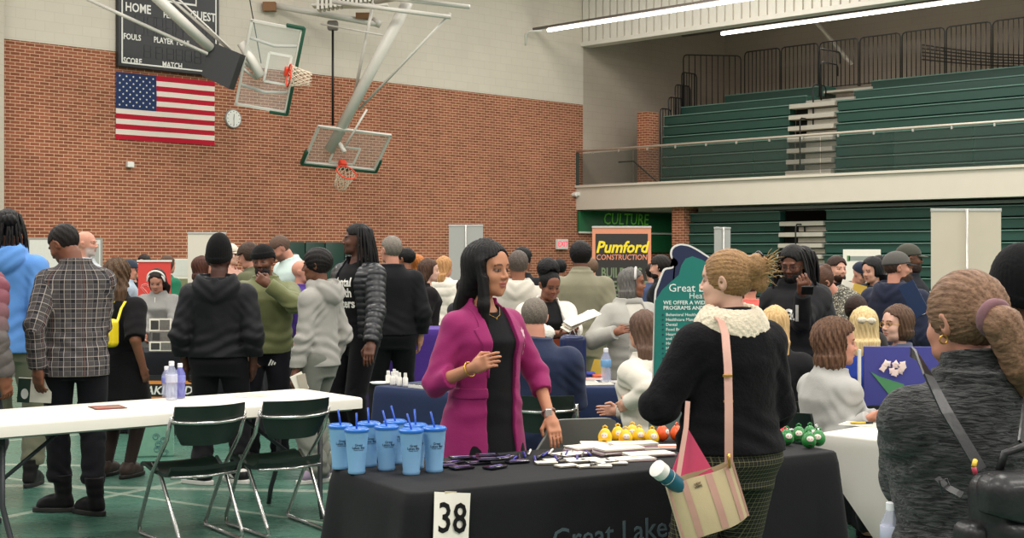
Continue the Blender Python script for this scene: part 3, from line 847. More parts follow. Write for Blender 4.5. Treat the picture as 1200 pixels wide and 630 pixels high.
# court lines showing through the cover
sp = t.new('ShaderNodeSeparateXYZ'); t.k(P_, sp.inputs[0])
def stripe(ax, ay, c, w):
    d = t.math('ADD', t.math('ADD', t.math('MULTIPLY', sp.outputs[0], ax), t.math('MULTIPLY', sp.outputs[1], ay)), -c)
    return t.math('LESS_THAN', t.math('ABSOLUTE', d), w)
lines = None
for ax, ay, c, w in ((.10, .995, 9.35, .05), (.10, .995, 10.3, .04), (.55, .83, 6.35, .022), (-.62, .78, 12.2, .03), (.86, -.5, -7.0, .035)):
    s_ = stripe(ax, ay, c, w); lines = s_ if lines is None else t.math('MAXIMUM', lines, s_)
base = t.mix(t.math('MULTIPLY', lines, .38), base, srgb('#c8cdbb'))
t.k(base, t.b.inputs['Base Color'])
rr = t.new('ShaderNodeMapRange'); rr.inputs['To Min'].default_value = .14; rr.inputs['To Max'].default_value = .42; t.k(n1.outputs['Fac'], rr.inputs['Value']); t.k(rr.outputs[0], t.b.inputs['Roughness'])
b = t.new('ShaderNodeBump', Strength=.35, Distance=.03); t.k(n1.outputs['Fac'], b.inputs['Height']); t.k(b.outputs[0], t.b.inputs['Normal'])
structure('floor', MB().box((0, 22, -.05), (70, 62, .1)), m)

# brick wall with cream upper part; recess end wall goes on behind the balcony
mb = MB(); room_box(mb, -.3, 0, -22, 0, 0, 5.85); room_box(mb, -.3, 0, 0, 7.0, 0, 2.85); put_room(structure('wall_back', mb, BRICK))
mb = MB(); room_box(mb, -.3, .012, -22, 0, 5.85, 11.0); put_room(structure('wall_back_upper', mb, CREAM))
mb = MB(); room_box(mb, -.3, 0, 0, 7.0, 2.85, 11); room_box(mb, -.3, 40, 6.7, 7.0, 2.85, 11.0); put_room(structure('wall_balcony', mb, TAN))
mb = MB(); room_box(mb, .02, 40, 4.25, 4.4, 0, 2.86); put_room(structure('wall_under_balcony', mb, plain('recess_shade', '#2c2c28', .9)))  # shade of the recess is put into this near-black wall colour
mb = MB(); mb.box((-10.31, 25.2, 5), (1.0, 3.0, 10)); structure('wall_left', mb, CREAM)
# balcony slab and fascia
mb = MB(); room_box(mb, -.05, 40, -.28, 6.7, 2.88, 3.50); room_box(mb, -.05, 40, -.34, -.2, 3.50, 3.56)
put_room(structure('floor_balcony', mb, BEAM))
# header of ribbed metal above the balcony opening
mb = MB(); room_box(mb, 0.0, 40, 0.0, .25, 7.55, 11)
for i in range(150): room_box(mb, .05 + i * .26, .25 + i * .26, -.06, 0.0, 7.61, 11)
room_box(mb, 0, 40, -.1, .3, 7.48, 7.60)
put_room(structure('wall_header', mb, plain('ribbed_white_metal', '#d8d2c6', .5, scale=5)))
mb = MB(); room_box(mb, 0, 40, .25, 7.0, 9.2, 9.35); put_room(structure('ceiling_balcony', mb, TAN))
# a dark hanging duct seam and steel angles by the back wall of the balcony
# wall padding
mb = MB(); p0 = ab(W1(332, 300))[1]; p1 = ab(W1(424, 300))[1]; k = 4
for i in range(k): mb.box((.04, p0 + (p1 - p0) * (i + .5) / k, 1.0), (.07, (p1 - p0) / k - .02, 1.84), bev=.03)
o = put_room(mb.build('wall_pad', plain('green_vinyl', '#17392f', .45), angle=40)); tag(o, 'dark green safety padding along the foot of the brick wall', 'wall pad')

# green sign bands
mb = MB(); b0 = ab(W1(676, 250))[1]; b1 = ab(W1(788, 250))[1]
mb.box((.06, (b0 + b1) / 2, 2.56), (.10, b1 - b0, .58), bev=.01); mb.box((.09, (b0 + b1) / 2, 2.25), (.06, b1 - b0, .05), mi=1)
SIGNG = plain('sign_green', '#22653c', .45, scale=3)
o = put_room(mb.build('culture_sign', [SIGNG, plain('sign_edge', '#d8d8c8')])); tag(o, 'long green board reading CULTURE under the balcony edge', 'sign')
p = W1(709, 257, .13); e = W1(751, 257, .13)
tt = text('CULTURE', frame(W1(730, 257.5, .125), u3, (0, 0, 1)), .47, plain('lime_paint', '#86e650', .5), None, bold=.006, sx_=1.0, space=1.0, shear=.12); tt.parent = o; tt.matrix_parent_inverse = o.matrix_world.inverted()
tt.name = 'lettering'
mb = MB(); b0 = ab(W1(758, 280))[1]; mb.box((.04, (b0 + b1) / 2, 1.95), (.06, b1 - b0, .52)); o = put_room(mb.build('green_panel', SIGNG)); tag(o, 'small plain green panel on bricks below the green sign', 'panel')

# brick piers beside both stands of seats
def pier(name, a0, a1, b0, b1, z0, z1, label):
    mb = MB(); room_box(mb, a0, a1, b0, b1, z0, z1); put_room(structure(name, mb, BRICK))
pier('pillar_balcony', 1.15, 1.52, 1.0, 1.5, 3.5, 5.62, '')
pa = ab(W2(788, 280, .0))[0]; pb = ab(W2(802, 280, .0))[0]
pier('pillar_ground', pa, pb, -.02, .6, 0, 2.88, '')

# ------------------------------------------------------------ folded bleachers
GB = plain('bleacher_green', '#23493f', .42, scale=2.5, var=.12); GBL = plain('bleacher_lit_edge', '#62877a', .5); STEP = plain('step_grey', '#b9b4a6', .6, scale=4, var=.1); BLK = plain('black_steel', '#181818', .4, spec=.4)  # paler edge colour stands in for the lit top line of each row
def stand(name, segs, b0, z0, rise, n, aisle, label, extra=()):
    root = empty(name, rp(segs[0][0], b0, z0), R(-45), label, 'bleachers')
    O = segs[0][0]
    for (s0, s1) in segs:
        for k in range(n):
            z = k * rise; sb = k * .02; mb = MB()
            mb.box(((s0 + s1) / 2 - O, .12 + sb, z + rise * .46), (s1 - s0, .24, rise * .84), bev=.01)
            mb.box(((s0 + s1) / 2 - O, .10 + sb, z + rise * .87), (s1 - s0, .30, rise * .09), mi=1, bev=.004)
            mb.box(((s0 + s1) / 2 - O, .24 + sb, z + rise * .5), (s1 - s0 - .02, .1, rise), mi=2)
            mb.build('seat_row', [GB, GBL, plain('gap_shade', '#101412', .8)], root)  # near-black backing puts the shade between seat rows into colour
        for j, (bb, zz, left) in enumerate(extra):
            mb = MB(); l0 = s0 + (left if s0 == segs[0][0] else 0)
            mb.box(((l0 + s1) / 2 - O, bb + .3, zz + rise * .5), (s1 - l0, .6, rise), bev=.015)
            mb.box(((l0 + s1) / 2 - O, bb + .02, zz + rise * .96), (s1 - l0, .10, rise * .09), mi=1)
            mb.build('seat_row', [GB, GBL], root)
    a0, a1, nb = aisle
    for k in range(nb):
        mb = MB(); z = k * rise
        mb.box(((a0 + a1) / 2 - O, .02 + k * .03, z + rise * .72), (a1 - a0 - .06, .34, rise * .40), bev=.01)
        mb.box(((a0 + a1) / 2 - O + .22, .16 + k * .03, z + rise * .22), (a1 - a0 - .5, .2, rise * .42))
        mb.build('aisle_step', STEP, root)
    for (bb, zz, left) in extra:
        MB().box(((a0 + a1) / 2 - O, bb + .25, zz + rise * .4), (a1 - a0 + .1, .5, .06)).build('aisle_step', STEP, root)
    MB().box(((a0 + a1) / 2 - O, .45, rise * nb / 2), (a1 - a0, .1, rise * nb)).build('shade_backing', plain('gap_shade', '#101412', .8), root)  # added dark backing, shade behind the aisle steps put into its colour
    return root, O
ups, O1 = stand('upper_bleachers', [(1.62, 5.8), (7.22, 24)], 1.5, 3.52, .29, 7, (5.8, 7.22, 7), 'dark green folded bench seating up on the balcony', extra=((.9, 2.03, .0), (1.75, 2.36, .9)))
# hand rail in the aisle, with bent loops
def loop_rail(parent, x, y0, y1, zb, zt, r=.02, name='hand_rail'):
    MB().tube([(x, y0, zb), (x, y0, zt - .08), (x, y0 + .06 * (1 if y1 > y0 else -1), zt), (x, y1 - .06 * (1 if y1 > y0 else -1), zt), (x, y1, zt - .08), (x, y1, zt - .3)], r, 8).build(name, BLK, parent, True)
loop_rail(ups, 6.35 - O1, -.25, .35, .3, 1.6); loop_rail(ups, 6.45 - O1, .2, .8, 1.4, 2.5); loop_rail(ups, 6.5 - O1, .5, 1.3, 2.1, 3.1); loop_rail(ups, 6.45 - O1, .5, 1.5, 2.2, 3.45)
lob, O2 = stand('lower_bleachers', [(pb + .02, ab(W2(908, 280))[0]), (ab(W2(962, 280))[0], 22)], .05, .02, .272, 10, (ab(W2(908, 280))[0], ab(W2(962, 280))[0], 9), 'dark green folded bench seating at ground level under the balcony')
mb = MB(); mb.box(((pb + 22) / 2 - O2 + .4, .1, 2.77), (22 - pb - .9, .12, .07)); mb.build('top_beam', plain('beam_grey', '#6d6f6a', .5), lob)
loop_rail(lob, ab(W2(935, 280))[0] - O2, -.15, .25, 1.5, 2.35)
# barred guard rails
def barred(name, p0, p1, z0, z1, label, n=9, group=None, r=.014):
    d = (p1 - p0); L = d.length; root = empty(name, (p0.x, p0.y, z0), math.atan2(d.y, d.x), label, 'guard rail', group)
    h = z1 - z0; c = .1
    MB().tube([(0, 0, 0), (0, 0, h - c), (c * .3, 0, h - c * .3), (c, 0, h), (L - c, 0, h), (L - c * .3, 0, h - c * .3), (L, 0, h - c), (L, 0, 0)], r * 1.3, 8).build('frame', BLK, root, True)
    mb = MB()
    for i in range(1, n): mb.tube([(L * i / n, 0, .04), (L * i / n, 0, h)], r, 6)
    mb.tube([(0, 0, .06), (L, 0, .06)], r, 6)
    mb.build('bars', BLK, root, True); return root
for i in range(13):
    a0 = 2.75 + i * 1.25
    barred('guard_rail', rp(a0, 3.9, 0), rp(a0 + 1.2, 3.9, 0), 6.15, 7.45, 'black barred guard rail panel along the top of the balcony seating', group='guard rails behind the top seat row')
barred('guard_rail', rp(1.62, 2.5, 0), rp(2.65, 3.85, 0), 5.7, 7.35, 'tallest black barred rail slanting at the left top corner of the seating', n=10)
for i, (bb, zz) in enumerate(((1.9, 5.2), (2.2, 5.6), (2.5, 6.0))):
    barred('guard_rail', rp(1.56, bb, 0), rp(1.56, bb + .7, 0), zz - .7, zz + .9 - i * .02, ['lowest', 'middle', 'highest'][i] + ' of the three stacked black end rails left of the balcony seating', n=6)
barred('guard_rail', rp(1.56, 1.52, 0), rp(1.56, 2.0, 0), 3.55, 5.75, 'slim black barred rail right behind the balcony brick pillar', n=4)
# glass balustrade
gl = empty('glass_balustrade', rp(0, -.25, 3.56), R(-45), 'clear glass balustrade with pale metal top rail along the balcony', 'balustrade')
GLS = glass('balustrade_glass', '#39443e', .02, .30)
for i in range(14):
    MB().box((.12 + i * 1.95 + .96, 0, .46), (1.92, .014, .86)).build('glass_pane', GLS, gl)
    for xc in (.6, 1.55): MB().box((i * 1.95 + xc, 0, .9), (.04, .04, .07)).build('clip', plain('clip_metal', '#d8d6d0', .3, metal=.7), gl)
MB().tube([(-.1, 0, .96), (30, 0, .96)], .03, 10).build('top_rail', plain('rail_metal', '#d9cfc0', .35, metal=.3), gl, True)
MB().box((.0, 0, .46), (.09, .09, .92)).build('end_post', plain('post_dark', '#39453f', .5), gl)
mb = MB(); mb.tube([rp(.55, .9, 4.25), rp(1.1, .9, 4.25), rp(2.0, .9, 3.6)], .02, 8); o = mb.build('stair_rail', BLK, smooth=True); tag(o, 'short black stair hand rail on the balcony by the brick corner', 'hand rail')

# ------------------------------------------------------------ wall things
def onwall(name, px, py, label, cat, off=0.0):
    o = bpy.data.objects.new(name, None); COL.objects.link(o); o.matrix_world = frame(W1(px, py, off), u3, (0, 0, 1)); return tag(o, label, cat)
def wl(px, py, px0, py0):   # wall-plane coordinates (along, up) of a pixel relative to an anchor pixel
    p = W1(px, py) - W1(px0, py0); return p.dot(u3), p.z
# scoreboard
A = (194, 60); sb = onwall('scoreboard', *A, 'black scoreboard with white lettering high on the wall above the flag', 'scoreboard')
l, _ = wl(135, 60, *A); r_, _ = wl(253, 60, *A); zb = W1(135, 78).z - W1(*A).z; zt = zb + 2.6
SBK = plain('board_black', '#26282a', .35, scale=1.5, var=.15); WP = plain('white_paint', '#e4e2da', .5)
MB().box(((l + r_) / 2, (zb + zt) / 2, .07), (r_ - l, zt - zb, .12), bev=.01).build('case', SBK, sb)
mb = MB(); e = .07; w_ = .018
for (x0, x1, y0, y1) in ((l + e, r_ - e, zb + e, zb + e + .03), (l + e, l + e + .03, zb + e, zt - e), (r_ - e - .03, r_ - e, zb + e, zt - e)): mb.box(((x0 + x1) / 2, (y0 + y1) / 2, .133), (x1 - x0, y1 - y0, .006))
cx, cy = wl(197, 3, *A)
for (x0, x1, y0, y1) in ((cx - .62, cx + .62, cy - .02, cy + .02), (cx - .62, cx - .59, cy, cy + .5), (cx + .59, cx + .62, cy, cy + .5)): mb.box(((x0 + x1) / 2, (y0 + y1) / 2, .133), (x1 - x0, y1 - y0, .006))
mb.build('border_lines', WP, sb)
def sbt(s, px, py, size, **k):
    x, y = wl(px, py, *A); text(s, Matrix.Translation((x, y, .137)), size, WP, sb, sx_=.82, bold=.02, **k)
sbt('HOME', 158, 11, .26); sbt('GUEST', 234, 20.5, .26); sbt('PERIOD', 199, 20, .17); sbt('FOULS', 151, 44.5, .17); sbt('PLAYER  FOUL', 198, 50, .17); sbt('FOULS', 243, 56, .17)
sbt('SCORE', 151.5, 72.5, .17); sbt('MATCH', 198, 77.5, .17)
mb = MB()
for (px, py, n_, hh, ww_) in ((160, 30, 2, .40, .27), (182, 33, 1, .40, .27), (195, 34, 2, .36, .22), (229, 38, 2, .36, .27), (169, 61, 1, .26, .19), (183, 63, 1, .26, .19), (196, 64, 3, .24, .2), (228, 68, 1, .26, .19)):
    x, y = wl(px, py, *A)
    for j in range(n_):
        mb = MB(); xx = x + j * ww_ * 1.1; t_ = .014
        for (ax, ay, bw, bh) in ((0, hh / 2, ww_ * .8, t_), (0, 0, ww_ * .8, t_), (0, -hh / 2, ww_ * .8, t_), (-ww_ * .4, hh / 4, t_, hh * .42), (ww_ * .4, hh / 4, t_, hh * .42), (-ww_ * .4, -hh / 4, t_, hh * .42), (ww_ * .4, -hh / 4, t_, hh * .42)):
            mb.box((xx + ax, y + ay, .134), (bw, bh, .006))
        mb.build('digit', plain('unlit_digit', '#16181a', .3), sb)
# flag
A = (193, 127); fl = onwall('wall_flag', *A, 'cloth flag with stars and red and white stripes under the scoreboard', 'flag')
l, _ = wl(135, 127, *A); r_, _ = wl(251, 127, *A); zt = W1(135, 84).z - W1(*A).z; zb = W1(135, 163).z - W1(*A).z
FR = cloth('flag_red', '#b3122c', .8, var=.05); FW = cloth('flag_white', '#e6d8cc', .8, var=.05); FB = cloth('flag_blue', '#23345c', .8)
mb = MB(); hS = (zt - zb) / 13
def fz(x, y): return .02 + .012 * math.sin(x * 5) + .006 * math.sin(y * 9 + x * 2)
for i in range(13):
    y1 = zt - i * hS; y0 = y1 - hS
    mb.grid(lambda a, b_: Vector((l + (r_ - l) * a, y0 + (y1 - y0) * b_, fz(l + (r_ - l) * a, y0 + (y1 - y0) * b_))), 30, 2, mi=i % 2)
mb.build('stripes', [FR, FW], fl, True)
uw = (r_ - l) * .40; uh = hS * 7
MB().grid(lambda a, b_: Vector((l + uw * a, zt - uh * b_, fz(l + uw * a, zt - uh * b_) + .006)), 12, 8).build('blue_field', FB, fl, True)
mb = MB()
for i in range(9):
    for j in range(11):
        if (i + j) % 2 == 0:
            x = l + uw * (j + 1) / 12; y = zt - uh * (i + 1) / 10; rr_ = .027; z = fz(x, y) + .012
            pts = [(x + (rr_ if k % 2 == 0 else rr_ * .42) * math.sin(k * PI / 5), y + (rr_ if k % 2 == 0 else rr_ * .42) * math.cos(k * PI / 5), z) for k in range(10)]
            mb.add(pts, [tuple(range(9, -1, -1))])
mb.build('stars', WP, fl)
# clock
ck = onwall('wall_clock', 272.5, 139, 'round white wall clock beside the flag', 'clock')
mb = MB(); mb.lathe([(.0, .0), (.21, 0), (.215, .03), (.20, .05), (.185, .045)], n=32); mb.build('rim', plain('clock_rim', '#8d8c88', .4), ck, angle=40)
MB().lathe([(.001, .044), (.187, .044), (.187, .046), (.001, .046)], n=32).build('dial', WP, ck)
mb = MB()
for i in range(12): a = i * PI / 6; mb.box((math.sin(a) * .155, math.cos(a) * .155, .048), (.018, .018, .004))
mb.build('marks', BLK, ck)
MB().bar((0, -.03, .05), (0.01, .10, .05), .012, .004).build('hand', BLK, ck); MB().bar((0, .03, .052), (0.004, -.15, .052), .009, .004).build('hand', BLK, ck)
# exit sign, speaker-like box, junction boxes
ex = onwall('exit_sign', 656.5, 286, 'small red and white lit exit sign on the bricks', 'sign')
MB().box((0, 0, .06), (.42, .28, .10), bev=.01).build('case', WP, ex)
ef = text('EXIT', Matrix.Translation((0, 0, .113)), .2, emis('exit_red', '#e0405a', 1.0), ex, bold=.02)
o = onwall('motion_sensor', 151, 193, 'tiny white sensor box on the bricks below the flag', 'sensor'); MB().box((0, 0, .05), (.16, .12, .1), bev=.02).build('case', WP, o)
o = onwall('wall_camera', 671, 228, 'small white camera at the corner of the brick wall', 'camera'); mb = MB(); mb.lathe([(.0, -.1), (.05, -.1), (.06, .05), (.0, .08)], (0, 0, .1), 12); mb.box((.08, .02, .08), (.16, .1, .1), bev=.01); mb.build('case', WP, o)
o = onwall('wall_bracket', 615, 40, 'white pipe bracket on the upper wall at the tube light end', 'bracket'); MB().tube([(0, -.3, .02), (0, 0, .05), (0, .05, .2), (.15, .05, .5)], .03, 8).build('pipe', WP, o, True)

# tube lights
TUBE = emis('tube_glow', '#fffaf0', 7.0)
def tube_light(a, b, z, L, label):
    r0 = empty('tube_light', rp(a, b, z), R(-45), label, 'ceiling light')
    MB().box((L / 2 - .7, 0, .09), (L + 1.4, .10, .06)).build('housing', plain('housing_dark', '#5c544e', .5), r0)
    MB().tube([(0, 0, 0), (L, 0, 0)], .048, 12).build('tube', TUBE, r0, True)
    mb = MB()
    for x in (-.9, L * .4, L * .8): mb.tube([(x, 0, .1), (x, 0, .9)], .012, 6)
    mb.build('hanger', BLK, r0)
tube_light(.55, -2.0, 7.66, 13, 'long glowing tube light running along the top near the brick corner')
tube_light(2.6, 3.0, 7.9, 14, 'long glowing tube light over the balcony seating')
# steel brace and sagging net inside the balcony
o = MB().tube([rp(4.3, 5.0, 8.4), rp(5.6, 5.0, 6.9)], .06, 8).build('diagonal_brace', plain('pale_steel', '#b8b0a2', .5)); tag(o, 'pale diagonal brace above the balcony aisle', 'brace')
mb = MB()
for k in range(5): mb.tube([rp(7.4 + i * .7, 5.6, 7.35 - k * .10 - 1.2 * math.sin(i / 12 * PI) * .55 * (1 - k * .05)) for i in range(13)], .018, 6)
for i in range(40): 
    x = i * .21; z0 = 7.35 - 1.2 * math.sin(x / .7 / 12 * PI) * .55; mb.tube([rp(7.4 + x, 5.6, z0), rp(7.45 + x, 5.6, z0 - .45)], .006, 4)
o = mb.build('hanging_net', plain('net_dark', '#3b3833', .8), smooth=True); tag(o, 'dark net sagging along the wall behind the balcony rails', 'net')

# ------------------------------------------------------------ basketball goals
WHS = plain('white_steel', '#cfcac0', .4, scale=6, var=.05); PADG = plain('pad_green', '#1c4a35', .5); ORG = plain('rim_orange', '#e2452a', .4)
BGL = glass('backboard_glass', '#c8d0cc', .05, .16); NETM = cloth('net_cord', '#e0cfb8', .9)
def goal(label, Y, TL, TR, BL, flip, masts):
    """TL,TR,BL: world corners (along width = e2, along height = e1)"""
    root = empty('basketball_goal', (TL.x, TL.y, TL.z), 0, label, 'basketball goal')
    o_ = TL; W = TR - TL; Hh = BL - TL; w, h = W.length, Hh.length; ex_, ey = W.normalized(), Hh.normalized(); ey = (ey - ex_ * ey.dot(ex_)).normalized(); n = ex_.cross(ey) * flip
    P = lambda a, b, c=0.0: ex_ * a + ey * b + n * c
    M3 = Matrix((ex_, ey, ex_.cross(ey))).transposed()
    mb = MB(); mb.box(P(w / 2, h / 2), (w - .06, h - .06, .014), M3); mb.build('glass', BGL, root)
    mb = MB()
    for (a, b, A_, B_) in ((w / 2, .02, w, .05), (w / 2, h - .02, w, .05), (.02, h / 2, .05, h), (w - .02, h / 2, .05, h)): mb.box(P(a, b), (A_, B_, .06), M3)
    mb.build('frame', WHS, root)
    mb = MB(); sq = (.61, .46); cb = h - .12 - sq[1] / 2
    for (a, b, A_, B_) in ((w / 2, cb - sq[1] / 2, sq[0], .05), (w / 2, cb + sq[1] / 2, sq[0], .05), (w / 2 - sq[0] / 2, cb, .05, sq[1]), (w / 2 + sq[0] / 2, cb, .05, sq[1])): mb.box(P(a, b, .012), (A_, B_, .006), M3)
    mb.build('target_square', WP, root)
    mb = MB(); mb.box(P(w / 2, h + .02), (w + .08, .07, .10), M3, bev=.02); mb.box(P(-.02, h - .16), (.07, .38, .10), M3, bev=.02); mb.box(P(w + .02, h - .16), (.07, .38, .10), M3, bev=.02)
    mb.build('edge_pad', PADG, root, angle=40)
    rc_ = P(w / 2, h - .15, .15 + .23); R0 = .23
    mb = MB(); mb.box(P(w / 2, h - .15, .07), (.16, .13, .14), M3, bev=.01)
    mb.tube([rc_ + ex_ * math.cos(t_) * R0 + n * math.sin(t_) * R0 for t_ in [2 * PI * i / 28 for i in range(28)]], .017, 8, closed=True)
    mb.build('rim', ORG, root, True)
    mb = MB(); N_ = 12
    for i in range(N_):
        for dr in (1, -1):
            pts = []
            for k in range(7):
                t_ = 2 * PI * (i + dr * k * .5) / N_; rr_ = R0 * (1 - .42 * (k / 6) ** .8); g_ = k * .075
                dn = ey * g_ ; pts.append(rc_ + ex_ * math.cos(t_) * rr_ + n * math.sin(t_) * rr_ + dn)
            mb.tube(pts, .008, 5)
    mb.build('net', NETM, root, True)
    mb = MB()
    for (a, b_, r1) in masts: mb.tube([Vector(a) - o_, Vector(b_) - o_], r1, 12)
    mb.build('mast', WHS, root, True)
    return root
def S3(px, py, Y): return Vector((sx(px, Y), Y, sz(py, Y)))
# left goal: long side nearly upright in view, seen from the front right
Yg = 28.0; p_ = F / Yg
e2 = Vector((-26 / p_, .62, -96 / p_)); e1 = Vector((52 / p_, -.0, -23 / p_))
TLc = S3(294, 22.5, Yg); e2 = e2.normalized() * 1.83; e1n = e1.normalized(); e1n = Vector((52 / p_, .42, -23 / p_)).normalized(); e1 = (e1n - e2.normalized() * e1n.dot(e2.normalized())).normalized() * 1.07
masts = [(S3(178, -8, 26.6), S3(246, 56, 27.9), .105), (S3(100, -2, 26.4), S3(243, 63, 27.8), .035), (S3(196, -5, 27.5), S3(292, 78, 28.6), .03), (S3(205, -5, 27.5), S3(296, 82, 28.6), .02), (S3(283, 50, 28.3), S3(306, 90, 28.4), .10), (S3(274, 72, 28.3), S3(300, 92, 28.5), .03)]
g1 = goal('left basketball goal folded up sideways, its glass board in front of the flag end', Yg, TLc, TLc + e2, TLc + e1, 1, masts)
mb = MB(); c1, c2, c3, c4 = [S3(*q_, 27.9) for q_ in ((245, 48), (282, 63), (268, 104), (236, 88))]; dd_ = Vector((.05, .28, 0))
mb.add([c1, c2, c3, c4, c1 + dd_, c2 + dd_, c3 + dd_, c4 + dd_], [(0, 1, 2, 3), (7, 6, 5, 4), (0, 4, 5, 1), (1, 5, 6, 2), (2, 6, 7, 3), (3, 7, 4, 0)])
mb.v = [tuple(Vector(q_) - TLc) for q_ in mb.v]; mb.build('black_pad', plain('pad_black', '#2a2a2b', .6, scale=8), g1)
mb = MB(); a = TLc - TLc
for fr in (.2, .75): mb.tube([e2 * fr + e1 * .02 + Vector((0, .08, 0)), e2 * (fr + .04) + e1 * .5 + Vector((0, .13, 0)), e2 * fr + e1 * .95 + Vector((0, .08, 0))], .035, 8)
mb.build('back_strut', WHS, g1, True)
# right goal
Yg = 31.0; p_ = F / Yg
e2 = Vector((77 / p_, .95, -6 / p_)).normalized() * 1.83; TLc = S3(373, 147, Yg - .4); e1 = Vector((-23.5 / p_, .55, -40 / p_)); e1 = (e1 - e2.normalized() * e1.dot(e2.normalized())).normalized() * 1.07
masts = [(S3(478, 2, 30.0), S3(386, 176, 31.2), .125), (S3(438, 0, 30.4), S3(414, 118, 31.1), .035), (S3(528, 16, 29.6), S3(421, 128, 31.0), .03), (S3(453, 42, 30.2), S3(416, 108, 31.0), .03), (S3(419, 120, 31), S3(397, 150, 31.1), .03), (S3(430, 128, 30.9), S3(404, 172, 31.0), .025),
         (S3(376, 28, 30.6), S3(453, 42, 30.3), .02), (S3(421, 118, 31), S3(431, 118, 30.9), .02), (S3(398, 168, 31.1), S3(404, 178, 31.0), .05)]
g2 = goal('middle basketball goal tipped up on a slanting white pipe', Yg, TLc, TLc + e2, TLc + e1, -1, masts)
# ceiling pipes
def pipe_obj(name, segs, mat, label, cat):
    mb = MB()
    for s_ in segs: mb.tube([s_[0], s_[1]], s_[2], 10)
    return tag(mb.build(name, mat, smooth=True), label, cat)
pipe_obj('ceiling_pipe', [(S3(312, 5, 31.4), S3(443, 28, 31.9), .075), (S3(436, 24, 31.9), S3(446, 29, 31.9), .09)], WHS, 'thick pale pipe across the upper wall above the middle goal', 'pipe')
pipe_obj('ceiling_pipe', [(S3(390, 2, 29.8), S3(528, 20, 29.5), .05), (S3(440, 2, 30.2), S3(560, -18, 28.0), .06), (S3(420, -6, 30), S3(550, 8, 29.0), .05)], WHS, 'pale pipe grid holding the top of the slanting goal mast', 'pipe')
pipe_obj('hoist_pole', [(S3(390, 32, 31.8), S3(390, 147, 31.8), .028)], BLK, 'thin dark vertical pole down to the middle goal', 'pole')
o = MB().box(S3(390, 30, 31.8), (.24, .2, .22), bev=.04).build('pulley_box', plain('grey_box', '#77736c', .5)); tag(o, 'grey pulley box at the top of the thin dark pole', 'pulley')
WOOD = plain('wood_block', '#8a6240', .7)
o = MB().box(S3(316, 8, 31.3), (.28, .2, .2)).build('wood_block', WOOD); tag(o, 'brown wooden block at the left end of the thick ceiling pipe', 'block')
o = MB().box(S3(426, 19, 31.8), (.34, .2, .14)).build('wood_block', WOOD); tag(o, 'brown wooden block near the right end of the thick ceiling pipe', 'block')
mb = MB(); 
for i in range(16): mb.box(S3(374 + i * 5, 6 - i * .8, 31), (.06, .4, .26))
mb.box(S3(411, 7, 31.05), (1.7, .4, .05)); o = mb.build('deck_strip', plain('ribbed_white_metal', '#d8d2c6', .5)); tag(o, 'short ribbed metal strip at the very top of the view', 'roof strip')
mb = MB(); mb.tube([S3(292, -4, 28), S3(306, 74, 28.6)], .012, 6); o = mb.build('hoist_cable', BLK); tag(o, 'thin dark cable behind the left goal', 'cable')
# ------------------------------------------------------------ furniture
def rrect(L, W, r, n=8):
    pts = []
    for cx, cy, a0 in ((L / 2 - r, W / 2 - r, 0), (-L / 2 + r, W / 2 - r, 90), (-L / 2 + r, -W / 2 + r, 180), (L / 2 - r, -W / 2 + r, 270)):
        for k in range(n + 1): a = R(a0 + 90 * k / n); pts.append((cx + r * math.cos(a), cy + r * math.sin(a)))
    return pts
def densify(pts, step=.03):
    out = []; n = len(pts)
    for i in range(n):
        a = Vector(pts[i]); b = Vector(pts[(i + 1) % n]); k = max(1, int((b - a).length / step))
        for j in range(k): out.append(a + (b - a) * j / k)
    return out
def table_top(mb, L, W, z, th=.045, r=.05, mi=0):
    pts = rrect(L, W, r); n = len(pts)
    prof = [(0, z - th), (.0, z - .012), (-.006, z - .003), (-.014, z)]
    vs = []; 
    for (off, zz) in prof:
        for (x, y) in pts: k = 1 + off / max(L, W) * 2; vs.append((x * k, y * k, zz))
    fs = []
    for i in range(len(prof) - 1):
        for j in range(n): j2 = (j + 1) % n; fs.append((i * n + j, i * n + j2, (i + 1) * n + j2, (i + 1) * n + j))
    fs.append(tuple(range((len(prof) - 1) * n, len(prof) * n))); fs.append(tuple(range(n - 1, -1, -1)))
    mb.add(vs, fs, mi)
LEGM = plain('leg_grey', '#3d3f42', .4, metal=.4)
def table_legs(root, L, W, z, mat=LEGM):
    for sx2 in (-1, 1):
        x = sx2 * (L / 2 - .30); mb = MB()
        mb.tube([(x + sx2 * .05, -W / 2 + .12, z - .05), (x + sx2 * .05, -W / 2 + .12, .30), (x + sx2 * .02, -W / 2 + .07, .12), (x + sx2 * .02, -W / 2 + .04, .012)], .016, 8)
        mb.tube([(x + sx2 * .05, W / 2 - .12, z - .05), (x + sx2 * .05, W / 2 - .12, .30), (x + sx2 * .02, W / 2 - .07, .12), (x + sx2 * .02, W / 2 - .04, .012)], .016, 8)
        mb.tube([(x + sx2 * .05, -W / 2 + .12, .33), (x + sx2 * .05, W / 2 - .12, .33)], .013, 8); mb.tube([(x + sx2 * .05, -W / 2 + .12, z - .07), (x + sx2 * .05, W / 2 - .12, z - .07)], .013, 8)
        mb.tube([(x + sx2 * .05, 0, .33), (x - sx2 * .42, 0, z - .06)], .012, 8)
        mb.build('leg_frame', mat, root, True)
